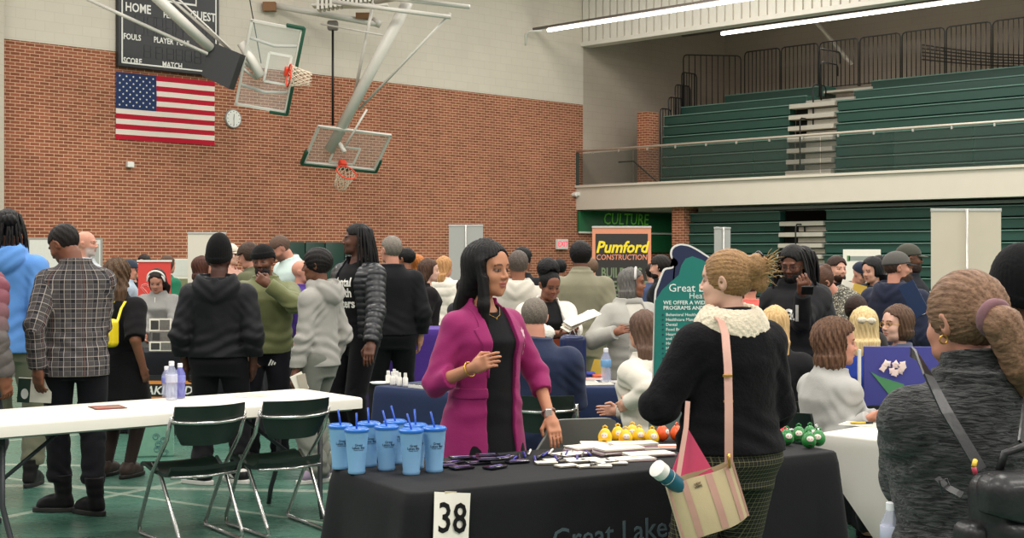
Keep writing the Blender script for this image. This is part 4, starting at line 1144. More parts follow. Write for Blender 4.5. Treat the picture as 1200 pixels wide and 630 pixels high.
def cloth_cover(L, W, z, seed, flare=.06, fold=.018, wave=7, z0=.015, r=.03):
    pts = densify(rrect(L, W, r, 5), .025); n = len(pts); mb = MB(); rows = 16; vs = []; per = 0; rnd = random.Random(seed)
    ph = [rnd.uniform(0, 6) for _ in range(4)]
    rings = [(-.12, z + .001), (-.02, z + .001), (-.006, z - .001), (0, z - .008)] + [(None, z - .008 - (z - .008 - z0) * (k / rows)) for k in range(1, rows + 1)]
    for off, zz in rings:
        for i, p in enumerate(pts):
            s_ = i * .025; cx_ = max(0, abs(p.x) - (L / 2 - .16)) / .16; cy_ = max(0, abs(p.y) - (W / 2 - .16)) / .16; corner = min(cx_, cy_) if min(cx_, cy_) > 0 else 0; corner = cx_ * cy_
            nx = p.x / (L / 2); ny = p.y / (W / 2); d = Vector((math.copysign(abs(nx) ** 8, nx), math.copysign(abs(ny) ** 8, ny))); 
            if d.length > 1e-6: d.normalize()
            if off is not None: q = Vector((p.x * (1 + off / (L / 2)), p.y * (1 + off / (W / 2))))
            else:
                t_ = (z - zz) / (z - z0)
                o = flare * t_ * (.35 + corner * .9) + fold * t_ ** .8 * (math.sin(s_ * wave + ph[0] + math.sin(s_ * 2.1 + ph[1])) * .6 + math.sin(s_ * wave * 2.3 + ph[2]) * .35) * (.5 + corner)
                q = p + d * (o + .006)
            vs.append((q.x, q.y, zz))
    fs = [tuple(range(n))]
    for i in range(len(rings) - 1):
        for j in range(n): j2 = (j + 1) % n; fs.append((i * n + j2, i * n + j, (i + 1) * n + j, (i + 1) * n + j2))
    mb.add(vs, fs); return mb
def covered_table(loc, rz, L, W, mat, tlabel, clabel, z=.74, seed=1, legs=True, **kw):
    t_ = empty('folding_table', loc, rz, tlabel, 'table'); mb = MB(); table_top(mb, L - .02, W - .02, z - .004); mb.build('tabletop', plain('table_plastic', '#cfcabc', .5), t_, angle=40)
    if legs: table_legs(t_, L, W, z)
    c = cloth_cover(L, W, z, seed, **kw).build('tablecloth', mat, None, True); c.location = loc; c.rotation_euler = (0, 0, rz); tag(c, clabel, 'tablecloth'); return t_, c
def at(px, py, z):   # point on a horizontal plane of height z seen at that pixel
    Y = (CAMZ - z) * F / (py - HY); return Vector((sx(px, Y), Y, z))
BCL = cloth('black_cloth', '#191a1c', .8, bump=.25, scale=5); NCL = cloth('navy_cloth', '#1b2b4d', .8, bump=.25, scale=5)
# front table
A31 = math.atan2(1.11, 1.85); e31 = Vector((math.cos(A31), math.sin(A31), 0)); n31 = Vector((-math.sin(A31), math.cos(A31), 0)); FL = Vector((-.372, 5.11, 0)); TL_, TW_ = 2.16, .76
def T1(s, d, z=0.0): return FL + e31 * s + n31 * d + Vector((0, 0, z))
ft, fc = covered_table(T1(TL_ / 2, TW_ / 2), A31, TL_, TW_, BCL, 'folding table hidden beneath the black cloth in front', 'black cloth over the front table with faint lettering', z=.745, seed=4, flare=.11, fold=.02, r=.05)
TZ = .7475
tm = text('Great Lakes Bay', frame(T1(.58, -.052, .515), e31, (0, .0, 1)), .125, cloth('cloth_print', '#46545a', .8), None, name='cloth_lettering', align='LEFT', bold=.004, depth=.001, sx_=1.0)
tm.parent = fc; tm.matrix_parent_inverse = (Matrix.Translation(fc.location) @ Matrix.Rotation(A31, 4, 'Z')).inverted()
tm.location = (0, 0, 0)
# number card
nc = empty('number_card', T1(.10, -.03, .745), A31, 'white paper card numbered 38 taped to the front of the black cloth', 'sign')
def npt(px, py): # point on the vertical front plane of the table
    k = (px - 600) / F; s_ = (k * FL.y - FL.x) / (e31.x - k * e31.y); Y = FL.y + s_ * e31.y; return s_, sz(py, Y)
cs, cz = npt(508, 576); cs2, _ = npt(549, 572)
mb = MB(); w_ = .155; h_ = .19
def cardf(a, b_): x = (a - .5) * w_; y = -h_ * b_ ; return Vector((x, .0 - .028 * b_ - .004 * math.sin(a * 3 + b_ * 2), y))
mb.grid(cardf, 8, 8); vs0 = list(mb.v); nn = len(vs0); mb.add([(x, y + .0012, z) for x, y, z in vs0], [tuple(reversed(f)) for f in list(mb.f)])
o = mb.build('paper', plain('card_white', '#efe9dc', .7), nc, True)
nc.location = T1((cs + cs2) / 2, -.012, .738); nc.rotation_euler = (0, R(7), A31)
tt = text_mesh('38', .135, bold=.012, depth=.0006); tt.materials.append(plain('ink_black', '#131211', .5))
for v in tt.vertices: y_ = -.098 + v.co.y * 1.15; v.co = Vector((v.co.x * .95, -.0035 - .028 * (-y_ / h_) - .003 * math.sin((v.co.x / w_ + .5) * 3), y_)) if True else v.co
link_mesh('digits', tt, None, nc)
mb = MB(); mb.box((-.01, -.003, -.006), (.05, .002, .02)); mb.build('tape', plain('tape', '#d8c9a8', .3), nc)

# white folding tables
def white_table(loc, rz, L, W, label, z=.74):
    t_ = empty('folding_table', loc, rz, label, 'table'); mb = MB(); table_top(mb, L, W, z, .065, .04); mb.build('tabletop', plain('table_white', '#e9e4d8', .45, scale=14, var=.03), t_, angle=40)
    mb = MB(); table_top(mb, L - .10, W - .10, z - .045, .035, .03); mb.build('under_frame', plain('table_under', '#8e9590', .6), t_); table_legs(t_, L, W, z); return t_
A38 = R(38.5); e38 = Vector((math.cos(A38), math.sin(A38), 0)); n38 = Vector((-math.sin(A38), math.cos(A38), 0)); WR = Vector((-.915, 8.6, 0))
wt = white_table(WR - e38 * 1.22 + n38 * .38, A38, 2.44, .76, 'long white folding table on the left behind the two green chairs')
# green folding chairs: the sitter faces local +Y
CG = plain('chair_green', '#17241e', .38, scale=6, var=.1); CHR = plain('chair_chrome', '#b9b9b4', .22, metal=.9)
def folding_chair(loc, rz, label, frame_mat=CHR, panel=CG, fold=0.0):
    r0 = empty('folding_chair', loc, rz, label, 'chair', None)
    def back(a, b_, th=0):
        x = (a - .5) * (.44 - .05 * (1 - b_) - .10 * (1 - b_) ** 3 - .02 * b_ ** 6); z = .565 + .225 * b_; y = -.235 - .055 * b_ + .075 * (1 - (2 * a - 1) ** 2) * -1; return Vector((x, y + th, z))
    mb = MB(); mb.grid(lambda a, b_: back(a, b_), 14, 8); mb.grid(lambda a, b_: back(1 - a, b_, .014), 14, 8)
    for (a0, b0, a1, b1) in ((0, 0, 1, 0), (1, 0, 1, 1), (1, 1, 0, 1), (0, 1, 0, 0)):
        for k in range(14):
            p, q = k / 14, (k + 1) / 14; P1 = (a0 + (a1 - a0) * p, b0 + (b1 - b0) * p); P2 = (a0 + (a1 - a0) * q, b0 + (b1 - b0) * q)
            mb.add([back(*P1), back(*P2), back(*P2, .014), back(*P1, .014)], [(0, 1, 2, 3)])
    mb.build('backrest', panel, r0, True)
    def seat(a, b_, th=0):
        x = (a - .5) * (.40 + .03 * b_) ; y = -.20 + .40 * b_; z = .405 + .045 * b_ - .02 * math.sin(b_ * PI) - .012 * (1 - (2 * a - 1) ** 2) - (max(0, b_ - .9) * .25) + (max(0, .12 - b_) * .35); return Vector((x, y, z - th))
    mb = MB(); mb.grid(lambda a, b_: seat(a, b_), 12, 12); mb.grid(lambda a, b_: seat(1 - a, b_, .022), 12, 12)
    for (a0, b0, a1, b1) in ((0, 0, 1, 0), (1, 0, 1, 1), (1, 1, 0, 1), (0, 1, 0, 0)):
        for k in range(12):
            p, q = k / 12, (k + 1) / 12; P1 = (a0 + (a1 - a0) * p, b0 + (b1 - b0) * p); P2 = (a0 + (a1 - a0) * q, b0 + (b1 - b0) * q)
            mb.add([seat(*P1), seat(*P2), seat(*P2, .022), seat(*P1, .022)], [(0, 1, 2, 3)])
    mb.build('seat', panel, r0, True)
    rt = .0115
    for sd in (-1, 1):
        MB().tube([(sd * .205, .235, .03), (sd * .212, .22, .07), (sd * .222, .0, .40), (sd * .222, -.20, .60), (sd * .222, -.262, .735)], rt, 10).build('leg', frame_mat, r0, True)
        MB().tube([(sd * .185, -.30, .03), (sd * .19, -.285, .07), (sd * .196, -.06, .37), (sd * .196, .06, .44)], rt, 10).build('leg', frame_mat, r0, True)
    for sd in (-1, 1): MB().tube([(sd * .205, .235, .03), (sd * .203, .22, .013), (sd * .188, -.285, .013), (sd * .185, -.30, .03)], rt, 10).build('floor_bar', frame_mat, r0, True)
    MB().tube([(-.222, -.262, .705), (-.19, -.297, .70), (-.11, -.337, .696), (0, -.356, .694), (.11, -.337, .696), (.19, -.297, .70), (.222, -.262, .705)], .010, 8).build('back_rail', frame_mat, r0, True)
    MB().tube([(-.20, -.20, .385), (0, -.215, .378), (.20, -.20, .385)], .009, 8).build('seat_rail', frame_mat, r0, True)
    return r0
folding_chair((sx(222, 7.98), 7.98, 0), R(37), 'left one of two green folding chairs at the white table')
folding_chair((sx(322, 8.26), 8.26, 0), R(36), 'right one of two green folding chairs at the white table, near the grey hoodie')
folding_chair((.21, 8.55, 0), R(-10), 'green folding chair under the seated man in navy')
folding_chair((sx(926, 8.25), 8.25, 0), R(-12), 'green folding chair in front of the blonde woman in black', fold=0)
folding_chair((sx(968, 7.62), 7.62, 0), R(-62), 'green folding chair under the woman in the grey sweatshirt')
folding_chair((sx(752, 8.0), 7.92, 0), R(62), 'green folding chair under the seated woman in white')
# grey padded chair close behind the front table
gc = empty('grey_chair', (sx(668, 6.95), 6.98, 0), R(15), 'grey rounded chair behind the front table at her hand', 'chair')
GRC = plain('chair_grey', '#6e716b', .5); 
mb = MB()
def gb(a, b_, th): 
    t_ = a * 2 - 1; hw = .235 * (1 - .25 * max(0, b_ - .6) / .4 * abs(t_) ** 4); zt = .50 + .33 * b_ - .07 * abs(t_) ** 5 * b_; return Vector((t_ * hw, -.20 - .06 * b_ + .05 * t_ * t_ + th, zt))
mb.grid(lambda a, b_: gb(a, b_, 0), 16, 10); mb.grid(lambda a, b_: gb(1 - a, b_, .03), 16, 10)
for k in range(16): p, q = k / 16, (k + 1) / 16; mb.add([gb(p, 1, 0), gb(q, 1, 0), gb(q, 1, .03), gb(p, 1, .03)], [(0, 1, 2, 3)])
for k in range(10):
    p, q = k / 10, (k + 1) / 10
    for a in (0, 1): mb.add([gb(a, p, 0), gb(a, q, 0), gb(a, q, .03), gb(a, p, .03)], [(0, 1, 2, 3)])
mb.build('backrest', GRC, gc, True); MB().box((0, .02, .44), (.45, .43, .05), bev=.02).build('seat', GRC, gc, angle=40)
for sx2 in (-1, 1):
    for y0 in (-.2, .2): MB().tube([(sx2 * .2, y0 * .85, .45), (sx2 * .23, y0 * 1.1, .0)], .012, 8).build('leg', CHR, gc, True)

# ------------------------------------------------------------ things on the front table
CUPB = plain('cup_blue', '#74a2c8', .4, scale=6, var=.03); LIDB = plain('lid_blue', '#2d6fc4', .3); STR = plain('straw_blue', '#1b4fb8', .3); INK = plain('ink_navy', '#1a2440', .6)
def tumbler(p, rz, label, lean):
    r0 = empty('tumbler', p, rz, label, 'cup', 'blue tumblers on the front table')
    MB().lathe([(.0, 0), (.033, 0), (.035, .004), (.0355, .012), (.034, .016), (.047, .168), (.047, .172), (.0, .172)], n=28).build('cup', CUPB, r0, angle=50)
    MB().lathe([(.0, .168), (.050, .168), (.0515, .172), (.0505, .178), (.046, .180), (.043, .184), (.040, .180), (.0, .180)], n=28).build('lid', LIDB, r0, angle=50)
    MB().tube([(lean[0] * -.02, 0, .05), (0, 0, .18), (lean[0] * .018, lean[1] * .018, .243)], .0042, 8).build('straw', STR, r0, True)
    for i, (s_, sz_, z) in enumerate((('Great', .013, .118), ('Lakes Bay', .0135, .107), ('Health Centers', .0065, .098))):
        me = text_mesh(s_, sz_, bold=.015, depth=.0003); me.materials.append(INK)
        for v in me.vertices: a = v.co.x / .042 + .45; rr_ = .0352 + (z / .17) * .0118; v.co = Vector((math.sin(a) * rr_, -math.cos(a) * rr_, z + v.co.y))
        link_mesh('lettering', me, None, r0)
cups = [(399, 551.5), (418, 557), (432, 548.5), (453, 553), (463, 545.5), (482, 558), (487, 551), (509, 555)]
words = ['leftmost back', 'second from the left, standing in front', 'third, half hidden behind the front left pair', 'middle front', 'rearmost, behind the middle', 'front row, nearest the number card', 'back right, hidden behind the front cup', 'rightmost, next to the black cases']
for i, ((px, py), w_) in enumerate(zip(cups, words)):
    p = at(px, py - 3.0, TZ); tumbler(p, R(-8), 'blue tumbler with lid and straw, ' + w_, (random.uniform(-1, .6), random.uniform(-.5, .5)))
# flat black cases
CASE = plain('case_black', '#15131f', .25, coat=.3); CASEP = plain('case_print', '#7d6fae', .4)
cases = [(541, 549, 0), (580, 548.5, 0), (560, 543.5, 0), (606, 542, 0), (531, 543, 0), (548, 537.5, 0), (590, 537, 0), (523, 547, 0), (571, 534.5, 0), (573, 543, 1), (540, 541, 1), (587, 542, 1)]
for i, (px, py, lv) in enumerate(cases):
    p = at(px, py, TZ); r0 = empty('flat_case', (p.x, p.y, TZ + lv * .0135 + (i % 3) * .0000), A31 + R(random.uniform(-25, 20)), 'small flat black case with purple print in the pile beside the tumblers', 'case', 'flat black cases beside the tumblers')
    MB().box((0, 0, .0065), (.098, .058, .012), bev=.005).build('shell', CASE, r0, angle=40); MB().box((0, -.004, .0128), (.07, .012, .0006)).build('print', CASEP, r0)
# pens with curled cords
PENB = plain('pen_blue', '#2a2c9a', .3); PENK = plain('pen_black', '#17171c', .3); PENW = plain('pen_white', '#e4e1dc', .35)
for i in range(16):
    px = 602 + i * 6.2; py = 538.5 - (i % 4) * 2.6 - i * .15; p = at(px, py, TZ + .004); a = A31 + R(58 + random.uniform(-14, 14)); m = (PENB, PENK, PENB, PENW)[i % 4]
    r0 = empty('pen', p, a, ('blue', 'black', 'blue', 'white')[i % 4] + ' pen lying in the row between cases and booklets', 'pen', ('blue', 'black', 'blue', 'white')[i % 4] + ' pens in the row on the front table')
    MB().tube([(-.07, 0, .004), (-.055, 0, .004), (.062, 0, .004), (.068, 0, .004), (.078, 0, .004)], [.003, .0055, .0055, .0045, .001], 8).build('barrel', m, r0, True)
    MB().box((-.045, 0, .0115), (.04, .003, .0015)).build('clip', CHR, r0)
# small white booklets
PAPER = plain('paper_cream', '#ece6d6', .75, var=.04); PAPERG = plain('paper_edge', '#b3aa98', .8)
bk = [(640, 543, 0), (664, 546.5, 20), (676, 541, 10), (688, 547, 12), (704, 547, -12), (702, 540.5, 5), (650, 540, 12), (722, 543.5, -4), (664, 539.5, 10), (690, 539, 14), (722, 539.5, 0), (712, 543, 20)]
for i, (px, py, da) in enumerate(bk):
    p = at(px, py, TZ); r0 = empty('booklet', p, A31 + R(da - 20), 'small cream folded booklet in the scatter at the table front', 'booklet', 'cream booklets scattered at the front of the table')
    MB().box((0, 0, .004), (.088, .055, .006), bev=.001).build('pages', PAPERG, r0); MB().box((0, 0, .0078), (.092, .058, .0012)).build('cover', PAPER, r0)
# brochure stacks: each leaflet pile, spread on its own spot
BRO = plain('brochure_print', '#a88a92', .4, scale=60, var=.5); ORP = plain('orange_strip', '#d8603a', .5)
br = [(690, 527.5, .21, 8, 14, 'white brochure stack behind the pens'), (706, 522, .20, 5, -18, 'white brochure stack with an orange edge'), (724, 531, .21, 10, 10, 'white brochure stack in the middle of the table'), (742, 527, .21, 12, -6, 'thick brochure stack in front of the yellow toys'), (760, 534, .21, 5, 2, 'lone white sheet stack nearest the tote bag'), (741, 538.5, .18, 3, 4, 'flat white leaflet at the front edge of the table'), (668, 533, .15, 3, 20, 'small leaflet beside the pens'), (770, 526, .19, 5, -14, 'brochure stack below the orange toys')]
for (px, py, L_, k, da, lb) in br:
    p = at(px, py, TZ); r0 = empty('brochure_stack', p, A31 + R(da - 12), lb, 'brochures')
    for j in range(min(k, 4)):
        h_ = .0028 * k / min(k, 4); MB().box((random.uniform(-.006, .006), random.uniform(-.006, .006), h_ * (j + .5)), (L_, .10, h_ * .9), Matrix.Rotation(R(random.uniform(-4, 4)), 3, 'Z')).build('leaflet', PAPER if j % 2 else BRO, r0)
    MB().box((0, 0, .0028 * k + .0008), (L_, .10, .001)).build('top_leaflet', PAPER, r0)
    if 'orange' in lb: MB().box((.05, -.03, .0028 * k + .002), (.10, .035, .001)).build('orange_strip', ORP, r0)
# round squeeze toys
TY = plain('toy_yellow', '#f2c21c', .35, coat=.2); TO = plain('toy_orange', '#ee5a1e', .35, coat=.2); TR_ = plain('toy_red', '#c9283a', .35, coat=.2); TG = plain('toy_green', '#1f7a34', .35, coat=.2); PALE = plain('toy_patch', '#ecdcd0', .5); DKP = plain('toy_print', '#4a3b38', .5)
def toy(px, py, mat, rz, label, grp, rot=0):
    p = at(px, py, TZ); r0 = empty('squeeze_toy', p, rz, label, 'toy', grp); r_ = .034
    sdf_obj('ball', lambda P: su(ell(P, (0, 0, .033), (.033, .031, .033)), ell(P, (0, 0, .058), (.017, .017, .018)), .02), (-.05, -.05, -.005), (.05, .05, .09), .004, mat, r0)
    sdf_obj('patch', lambda P: np.maximum(ell(P, (0, -.002, .040), (.030, .032, .031)), ell(P, (0, -.03, .046), (.017, .02, .013))), (-.04, -.05, 0), (.04, .02, .08), .0025, PALE, r0)
    sdf_obj('print', lambda P: np.maximum(ell(P, (0, -.0025, .036), (.032, .0335, .033)), np.minimum(ell(P, (.0, -.03, .020), (.011, .02, .002)), np.minimum(ell(P, (.007, -.03, .047), (.0022, .02, .0022)), ell(P, (-.007, -.03, .047), (.0022, .02, .0022))))), (-.04, -.05, 0), (.04, .02, .08), .0012, DKP, r0)
    MB().tube([(-.008, 0, .072), (-.010, 0, .082), (0, 0, .088), (.010, 0, .082), (.008, 0, .072)], .0035, 8).build('loop', mat, r0, True)
for i, (px, py) in enumerate(((709, 520.5), (724, 518), (733, 522), (741, 516), (749, 520), (764, 521.5))):
    toy(px, py, TY, R((-12, 8, 4, -6, 12, 14)[i]), 'yellow round squeeze toy with a pale patch, ' + ('leftmost of the yellow row', 'second in the yellow row', 'front one of the yellow cluster', 'rear one of the yellow cluster', 'fifth of the yellow row', 'rightmost, beside the orange toys')[i], 'yellow squeeze toys')
toy(776, 516.5, TO, R(60), 'orange squeeze toy next to the yellow row', 'orange squeeze toys'); toy(793, 516.5, TO, R(50), 'orange squeeze toy half behind the pink strap', 'orange squeeze toys')
for i, (px, py) in enumerate(((900, 521), (917, 517))): toy(px, py, TR_, R((-40, 30)[i]), 'red squeeze toy ' + ('beside the black coat', 'tucked behind the green ones')[i], 'red squeeze toys')
for i, (px, py) in enumerate(((922, 521.5), (936, 518), (949, 517), (948, 525), (959, 522.5))): toy(px, py, TG, R((10, -10, 20, 0, -20)[i]), 'green squeeze toy, ' + ('leftmost beside the red one', 'second from the left', 'rear one of the green cluster', 'front one of the green cluster', 'rightmost near the table corner')[i], 'green squeeze toys')

# ------------------------------------------------------------ left table things
BOTC = glass('bottle_plastic', '#c9cfe8', .05, .35); LBL = plain('bottle_label', '#7d80c4', .4); CAPW = plain('cap_white', '#e6e6ea', .4)
def bottle(p, h, label, lbl=LBL, cap=CAPW, cat='bottle', grp=None, body=BOTC):
    r0 = empty('water_bottle', p, 0, label, cat, grp); k = h / .21; r_ = .032 * k
    MB().lathe([(0, 0), (r_ * .9, 0), (r_, .006 * k), (r_ * .95, .02 * k), (r_, .035 * k), (r_ * .93, .05 * k), (r_, .065 * k), (r_ * .9, .10 * k), (r_, .13 * k), (r_ * .96, .15 * k), (r_ * .5, .18 * k), (r_ * .42, .19 * k), (0, .19 * k)], n=20).build('bottle', body, r0, True)
    MB().lathe([(r_ * 1.01, .095 * k), (r_ * 1.03, .096 * k), (r_ * 1.03, .138 * k), (r_ * 1.01, .139 * k)], n=20).build('label', lbl, r0, True)
    MB().lathe([(0, .186 * k), (r_ * .48, .186 * k), (r_ * .48, .208 * k), (r_ * .4, .21 * k), (0, .21 * k)], n=16).build('cap', cap, r0, angle=40)
bottle(at(201, 468, .742), .235, 'front clear water bottle on the left white table', lbl=plain('label_pale', '#b9bcd0', .4)); bottle(at(211, 466, .742), .215, 'violet tinted water bottle behind the clear one on the white table', body=glass('violet_plastic', '#7f80cc', .1, .6))
bottle(at(195, 464.5, .742), .19, 'small bottle left of the clear ones on the white table', grp='bottles on the white table')
def leaflet(p, rz, w, d, mats, label, th=.002, stripes=3):
    r0 = empty('leaflet', p, rz, label, 'leaflet'); MB().box((0, 0, th / 2), (w, d, th)).build('sheet', mats[0], r0)
    for i in range(stripes): MB().box((0, -d * .3 + d * .3 * i, th + .0004), (w * .86, d * .18, .0006)).build('printed_panel', mats[1 + i % (len(mats) - 1)], r0)
leaflet(at(126, 477, .742), R(30), .18, .20, [plain('print_dark', '#5f3a34', .5), plain('print_red', '#a8483a', .5), plain('print_tan', '#b59a84', .5)], 'reddish leaflet lying on the left white table')
leaflet(at(296, 463, .742), R(30), .22, .18, [PAPER, plain('print_grey', '#a9a59c', .5)], 'pale leaflet lying behind the green chair back on the white table')

# mint bag with swirls under the white table, and a pale box
bg = empty('gift_bag', (sx(180, 11.2), 11.2, 0.0), R(12), 'mint green paper bag with a swirl pattern under the white table', 'bag')
MINT = plain('mint_paper', '#8fc0a8', .5, scale=20, var=.15); BLUEP = plain('swirl_blue', '#4d7f8e', .5)
zb_, zt_ = 0.0, sz(490, 11.2)
mb = MB(); mb.box((0, 0, (zb_ + zt_) / 2), (.32, .12, zt_ - zb_), bev=.01); mb.build('bag', MINT, bg)
mb = MB()
for i, (x, z) in enumerate(((.03, .06), (.08, .13), (.02, .16), (.09, .03), (.04, .10))): mb.tube([(x + math.cos(t_) * .03 * (1 - t_ / 14), -.063, zb_ + z + math.sin(t_) * .03 * (1 - t_ / 14)) for t_ in np.linspace(0, 9, 22)], .0022, 4)
mb.build('swirls', BLUEP, bg); mb = MB(); mb.tube([(-.05, 0, zt_), (-.05, 0, zt_ + .1), (.05, 0, zt_ + .1), (.05, 0, zt_)], .004, 6); mb.build('handle', WP, bg)
text('ROL', Matrix.Translation((-.07, -.064, zt_ - .04)) @ Matrix.Rotation(R(90), 4, 'X'), .045, INK, bg, bold=.01)

# ------------------------------------------------------------ booths behind
covered_table((-3.05, 12.9, 0), R(0), 1.5, .6, cloth('booth_black', '#1b1c20', .85), 'booth table behind the gap in the crowd on the left', 'black booth cloth with a striped OAKLAND panel on the left', z=.74, seed=9)
ob = empty('booth_panel', (sx(190, 12.5), 12.5, 0), 0, 'black panel reading OAKLAND between orange stripes on the booth front', 'sign')
mb = MB(); mb.box((0, 0, .275), (.62, .02, .53)); mb.build('panel', plain('panel_black', '#1a1a1c', .5), ob); mb = MB(); mb.box((0, -.012, .475), (.62, .004, .03)); mb.build('stripe', plain('stripe_orange', '#d98a3a', .5), ob); mb = MB(); mb.box((0, -.012, .33), (.62, .004, .03)); mb.build('stripe', plain('stripe_orange', '#d98a3a', .5), ob)
text('OAKLAND', frame((0.02, -.014, .40), (1, 0, 0), (0, 0, 1)), .105, WP, ob, shear=.25, bold=.02)
def board(px0, px1, py0, py1, Y, rz, label, mats, name='display_board', cat='board', th=.012, draw=None, tilt=0):
    x0, x1 = sx(px0, Y), sx(px1, Y); z0, z1 = sz(py1, Y), sz(py0, Y); w = (x1 - x0) / max(.3, math.cos(rz)); h = z1 - z0
    r0 = empty(name, ((x0 + x1) / 2, Y, z0), rz, label, cat); r0.rotation_euler = (R(-tilt), 0, rz)
    MB().box((0, 0, h / 2), (w, th, h)).build('board', mats[0], r0)
    if draw: draw(r0, w, h, -th / 2)
    return r0
def pic(r0, x, z, w, h, y, mat, name='printed_picture'): MB().box((x, y - .0015, z), (w, .003, h)).build(name, mat, r0)
GP = [plain('print_a', '#6f6a64', .5, scale=40, var=.5), plain('print_b', '#3a3836', .5, scale=40, var=.5), plain('print_c', '#a9a093', .5, scale=40, var=.4)]
def dr(r0, w, h, y):
    pic(r0, -w * .25, h * .5, w * .35, h * .7, y, GP[1]); pic(r0, w * .2, h * .5, w * .45, h * .8, y, GP[0])
board(175, 201, 373, 388, 12.8, 0, 'top photo board leaning on the booth table', [PAPER], draw=dr)
board(177, 202, 388, 400, 12.7, 0, 'middle dark photo board on the booth table', [GP[0]], draw=dr)
board(175, 204, 400, 411, 12.6, 0, 'bottom white photo board on the booth table', [PAPER], draw=dr)

nt, ncl = covered_table((-.385, 9.33, 0), R(-38), .85, .70, NCL, 'folding table beneath the navy cloth behind the magenta blazer', 'navy cloth on the table left of the magenta blazer', z=.745, seed=12)
SAN = plain('sanitizer_white', '#e9e6de', .4)
for i, (px, py) in enumerate(((455, 449.5), (460, 451), (465, 450), (468, 452), (475, 452.5), (462, 447.5))):
    p = at(px, py, .748); r0 = empty('sanitizer_bottle', p, 0, 'small white sanitizer bottle at the corner of the navy table', 'bottle', 'white sanitizer bottles on the navy table')
    MB().lathe([(0, 0), (.017, 0), (.018, .01), (.018, .055), (.010, .066), (.010, .07), (0, .07)], n=14).build('bottle', SAN, r0, True); MB().lathe([(0, .068), (.012, .068), (.011, .09), (0, .09)], n=12).build('cap', WP, r0, angle=40)
o = empty('paper_plate', at(446, 449.5, .748), 0, 'white flat dish at the left corner of the navy table', 'dish'); MB().lathe([(0, 0), (.06, 0), (.075, .012), (.07, .012), (.055, .004), (0, .004)], n=20).build('plate', SAN, o, True)
for i in range(5):
    p = at(485 + i * 6.5, 453.5 + i * .7, .748); r0 = empty('keychain_box', p, R(-38), 'small black and white box in the row on the navy table', 'box', 'small boxes in a row on the navy table')
    MB().box((0, 0, .01), (.05, .06, .02)).build('box', WP, r0); MB().box((0, 0, .021), (.036, .046, .003)).build('lid', BLK, r0)
pt, pc = covered_table((sx(478, 12.9), 12.9, 0), R(-6), .85, .6, cloth('purple_cloth', '#4a2d86', .8), 'booth table with a purple cloth behind the dark coats', 'purple cloth with a white outline behind the dark coats', z=.95, seed=3)
mb = MB(); mb.tube([Vector((-.02, -.335, .9)), Vector((-.02, -.335, .55)), Vector((.06, -.335, .5)), Vector((-.02, -.335, .45)), Vector((-.02, -.335, .2))], .008, 6); mb.build('outline_print', WP, pc)
covered_table((.80, 9.50, 0), R(-2), 1.0, .60, NCL, 'folding table beneath the navy cloth with the water bottle', 'navy cloth on the table with papers and a water bottle', z=.745, seed=21)
bottle(at(710, 447.5, .748), .235, 'clear water bottle standing on the navy table by the seated woman', lbl=plain('label_blue', '#6f9fc8', .4))
for (px, py, da, m2, lb) in ((683, 447, 4, 'print_grey', 'white sheet at the left of the navy table'), (690, 443.5, -6, 'print_pink', 'pink and orange printed sheet on the navy table'), (722, 447, 6, 'print_grey', 'white paper right of the water bottle'), (700, 449.5, 14, 'print_grey', 'paper lying in front of the water bottle')):
    leaflet(at(px, py, .748), R(da), .20, .16, [PAPER, plain(m2, {'print_grey': '#a9a59c', 'print_pink': '#d88a86'}[m2], .5)], lb)
o = empty('orange_pouch', at(702, 442, .748), R(5), 'orange and blue pouch on the navy table behind the bottle', 'pouch'); MB().box((0, 0, .012), (.10, .05, .022), bev=.009).build('pouch', ORP, o, angle=50); MB().box((-.08, .05, .02), (.12, .06, .035), bev=.014).build('blue_end', plain('pouch_blue', '#2b3aa0', .5), o, angle=50)
o = empty('table_tent', at(701, 440, .748), R(-20), 'yellow folded card standing on the navy table', 'card'); mb = MB(); mb.add([(-.06, -.03, 0), (.05, -.03, 0), (.055, 0, .12), (-.03, 0, .12), (-.06, .03, 0), (.05, .03, 0)], [(0, 1, 2, 3), (3, 2, 5, 4)]); mb.build('card', plain('card_yellow', '#c9a63a', .6), o)
covered_table((sx(722, 14.9), 14.9, 0), R(0), 1.7, .7, cloth('darkgreen_cloth', '#18241f', .85), 'booth table behind the grey haired woman', 'dark green cloth over the booth table behind the grey haired woman', z=.76, seed=31)
o = MB().box((sx(720, 14.9), 14.9, .775), (1.2, .55, .012)).build('white_runner', WP); tag(o, 'white runner across the dark green booth table', 'table runner')

# ------------------------------------------------------------ roll-up banners
def rollup(px0, px1, pyt, Y, mat, label, rz=0.0, back=True, draw=None, cat='banner', z0=.06):
    x0, x1 = sx(px0, Y), sx(px1, Y); w = (x1 - x0) / math.cos(rz); zt = sz(pyt, Y); r0 = empty('rollup_banner', ((x0 + x1) / 2, Y, 0), rz, label, cat)
    MB().box((0, 0, (zt + z0) / 2), (w, .006, zt - z0)).build('banner_sheet', mat, r0)
    MB().box((0, 0, zt), (w + .01, .022, .03), bev=.004).build('top_bar', plain('bar_silver', '#c6c4be', .35, metal=.5), r0)
    MB().box((0, .0, .04), (w + .06, .18, .08), bev=.02).build('base', plain('bar_silver', '#c6c4be', .35, metal=.5), r0, angle=40)
    MB().tube([(0, -.03 if back else .03, .08), (0, -.03 if back else .03, zt + .01)], .012, 8).build('pole', plain('bar_silver', '#c6c4be', .35, metal=.5), r0, True)
    if draw: draw(r0, w, zt)
    return r0
GREYB = plain('banner_grey', '#a5a39f', .6, var=.03); CRB = plain('banner_cream', '#d9d0c0', .6, var=.03)
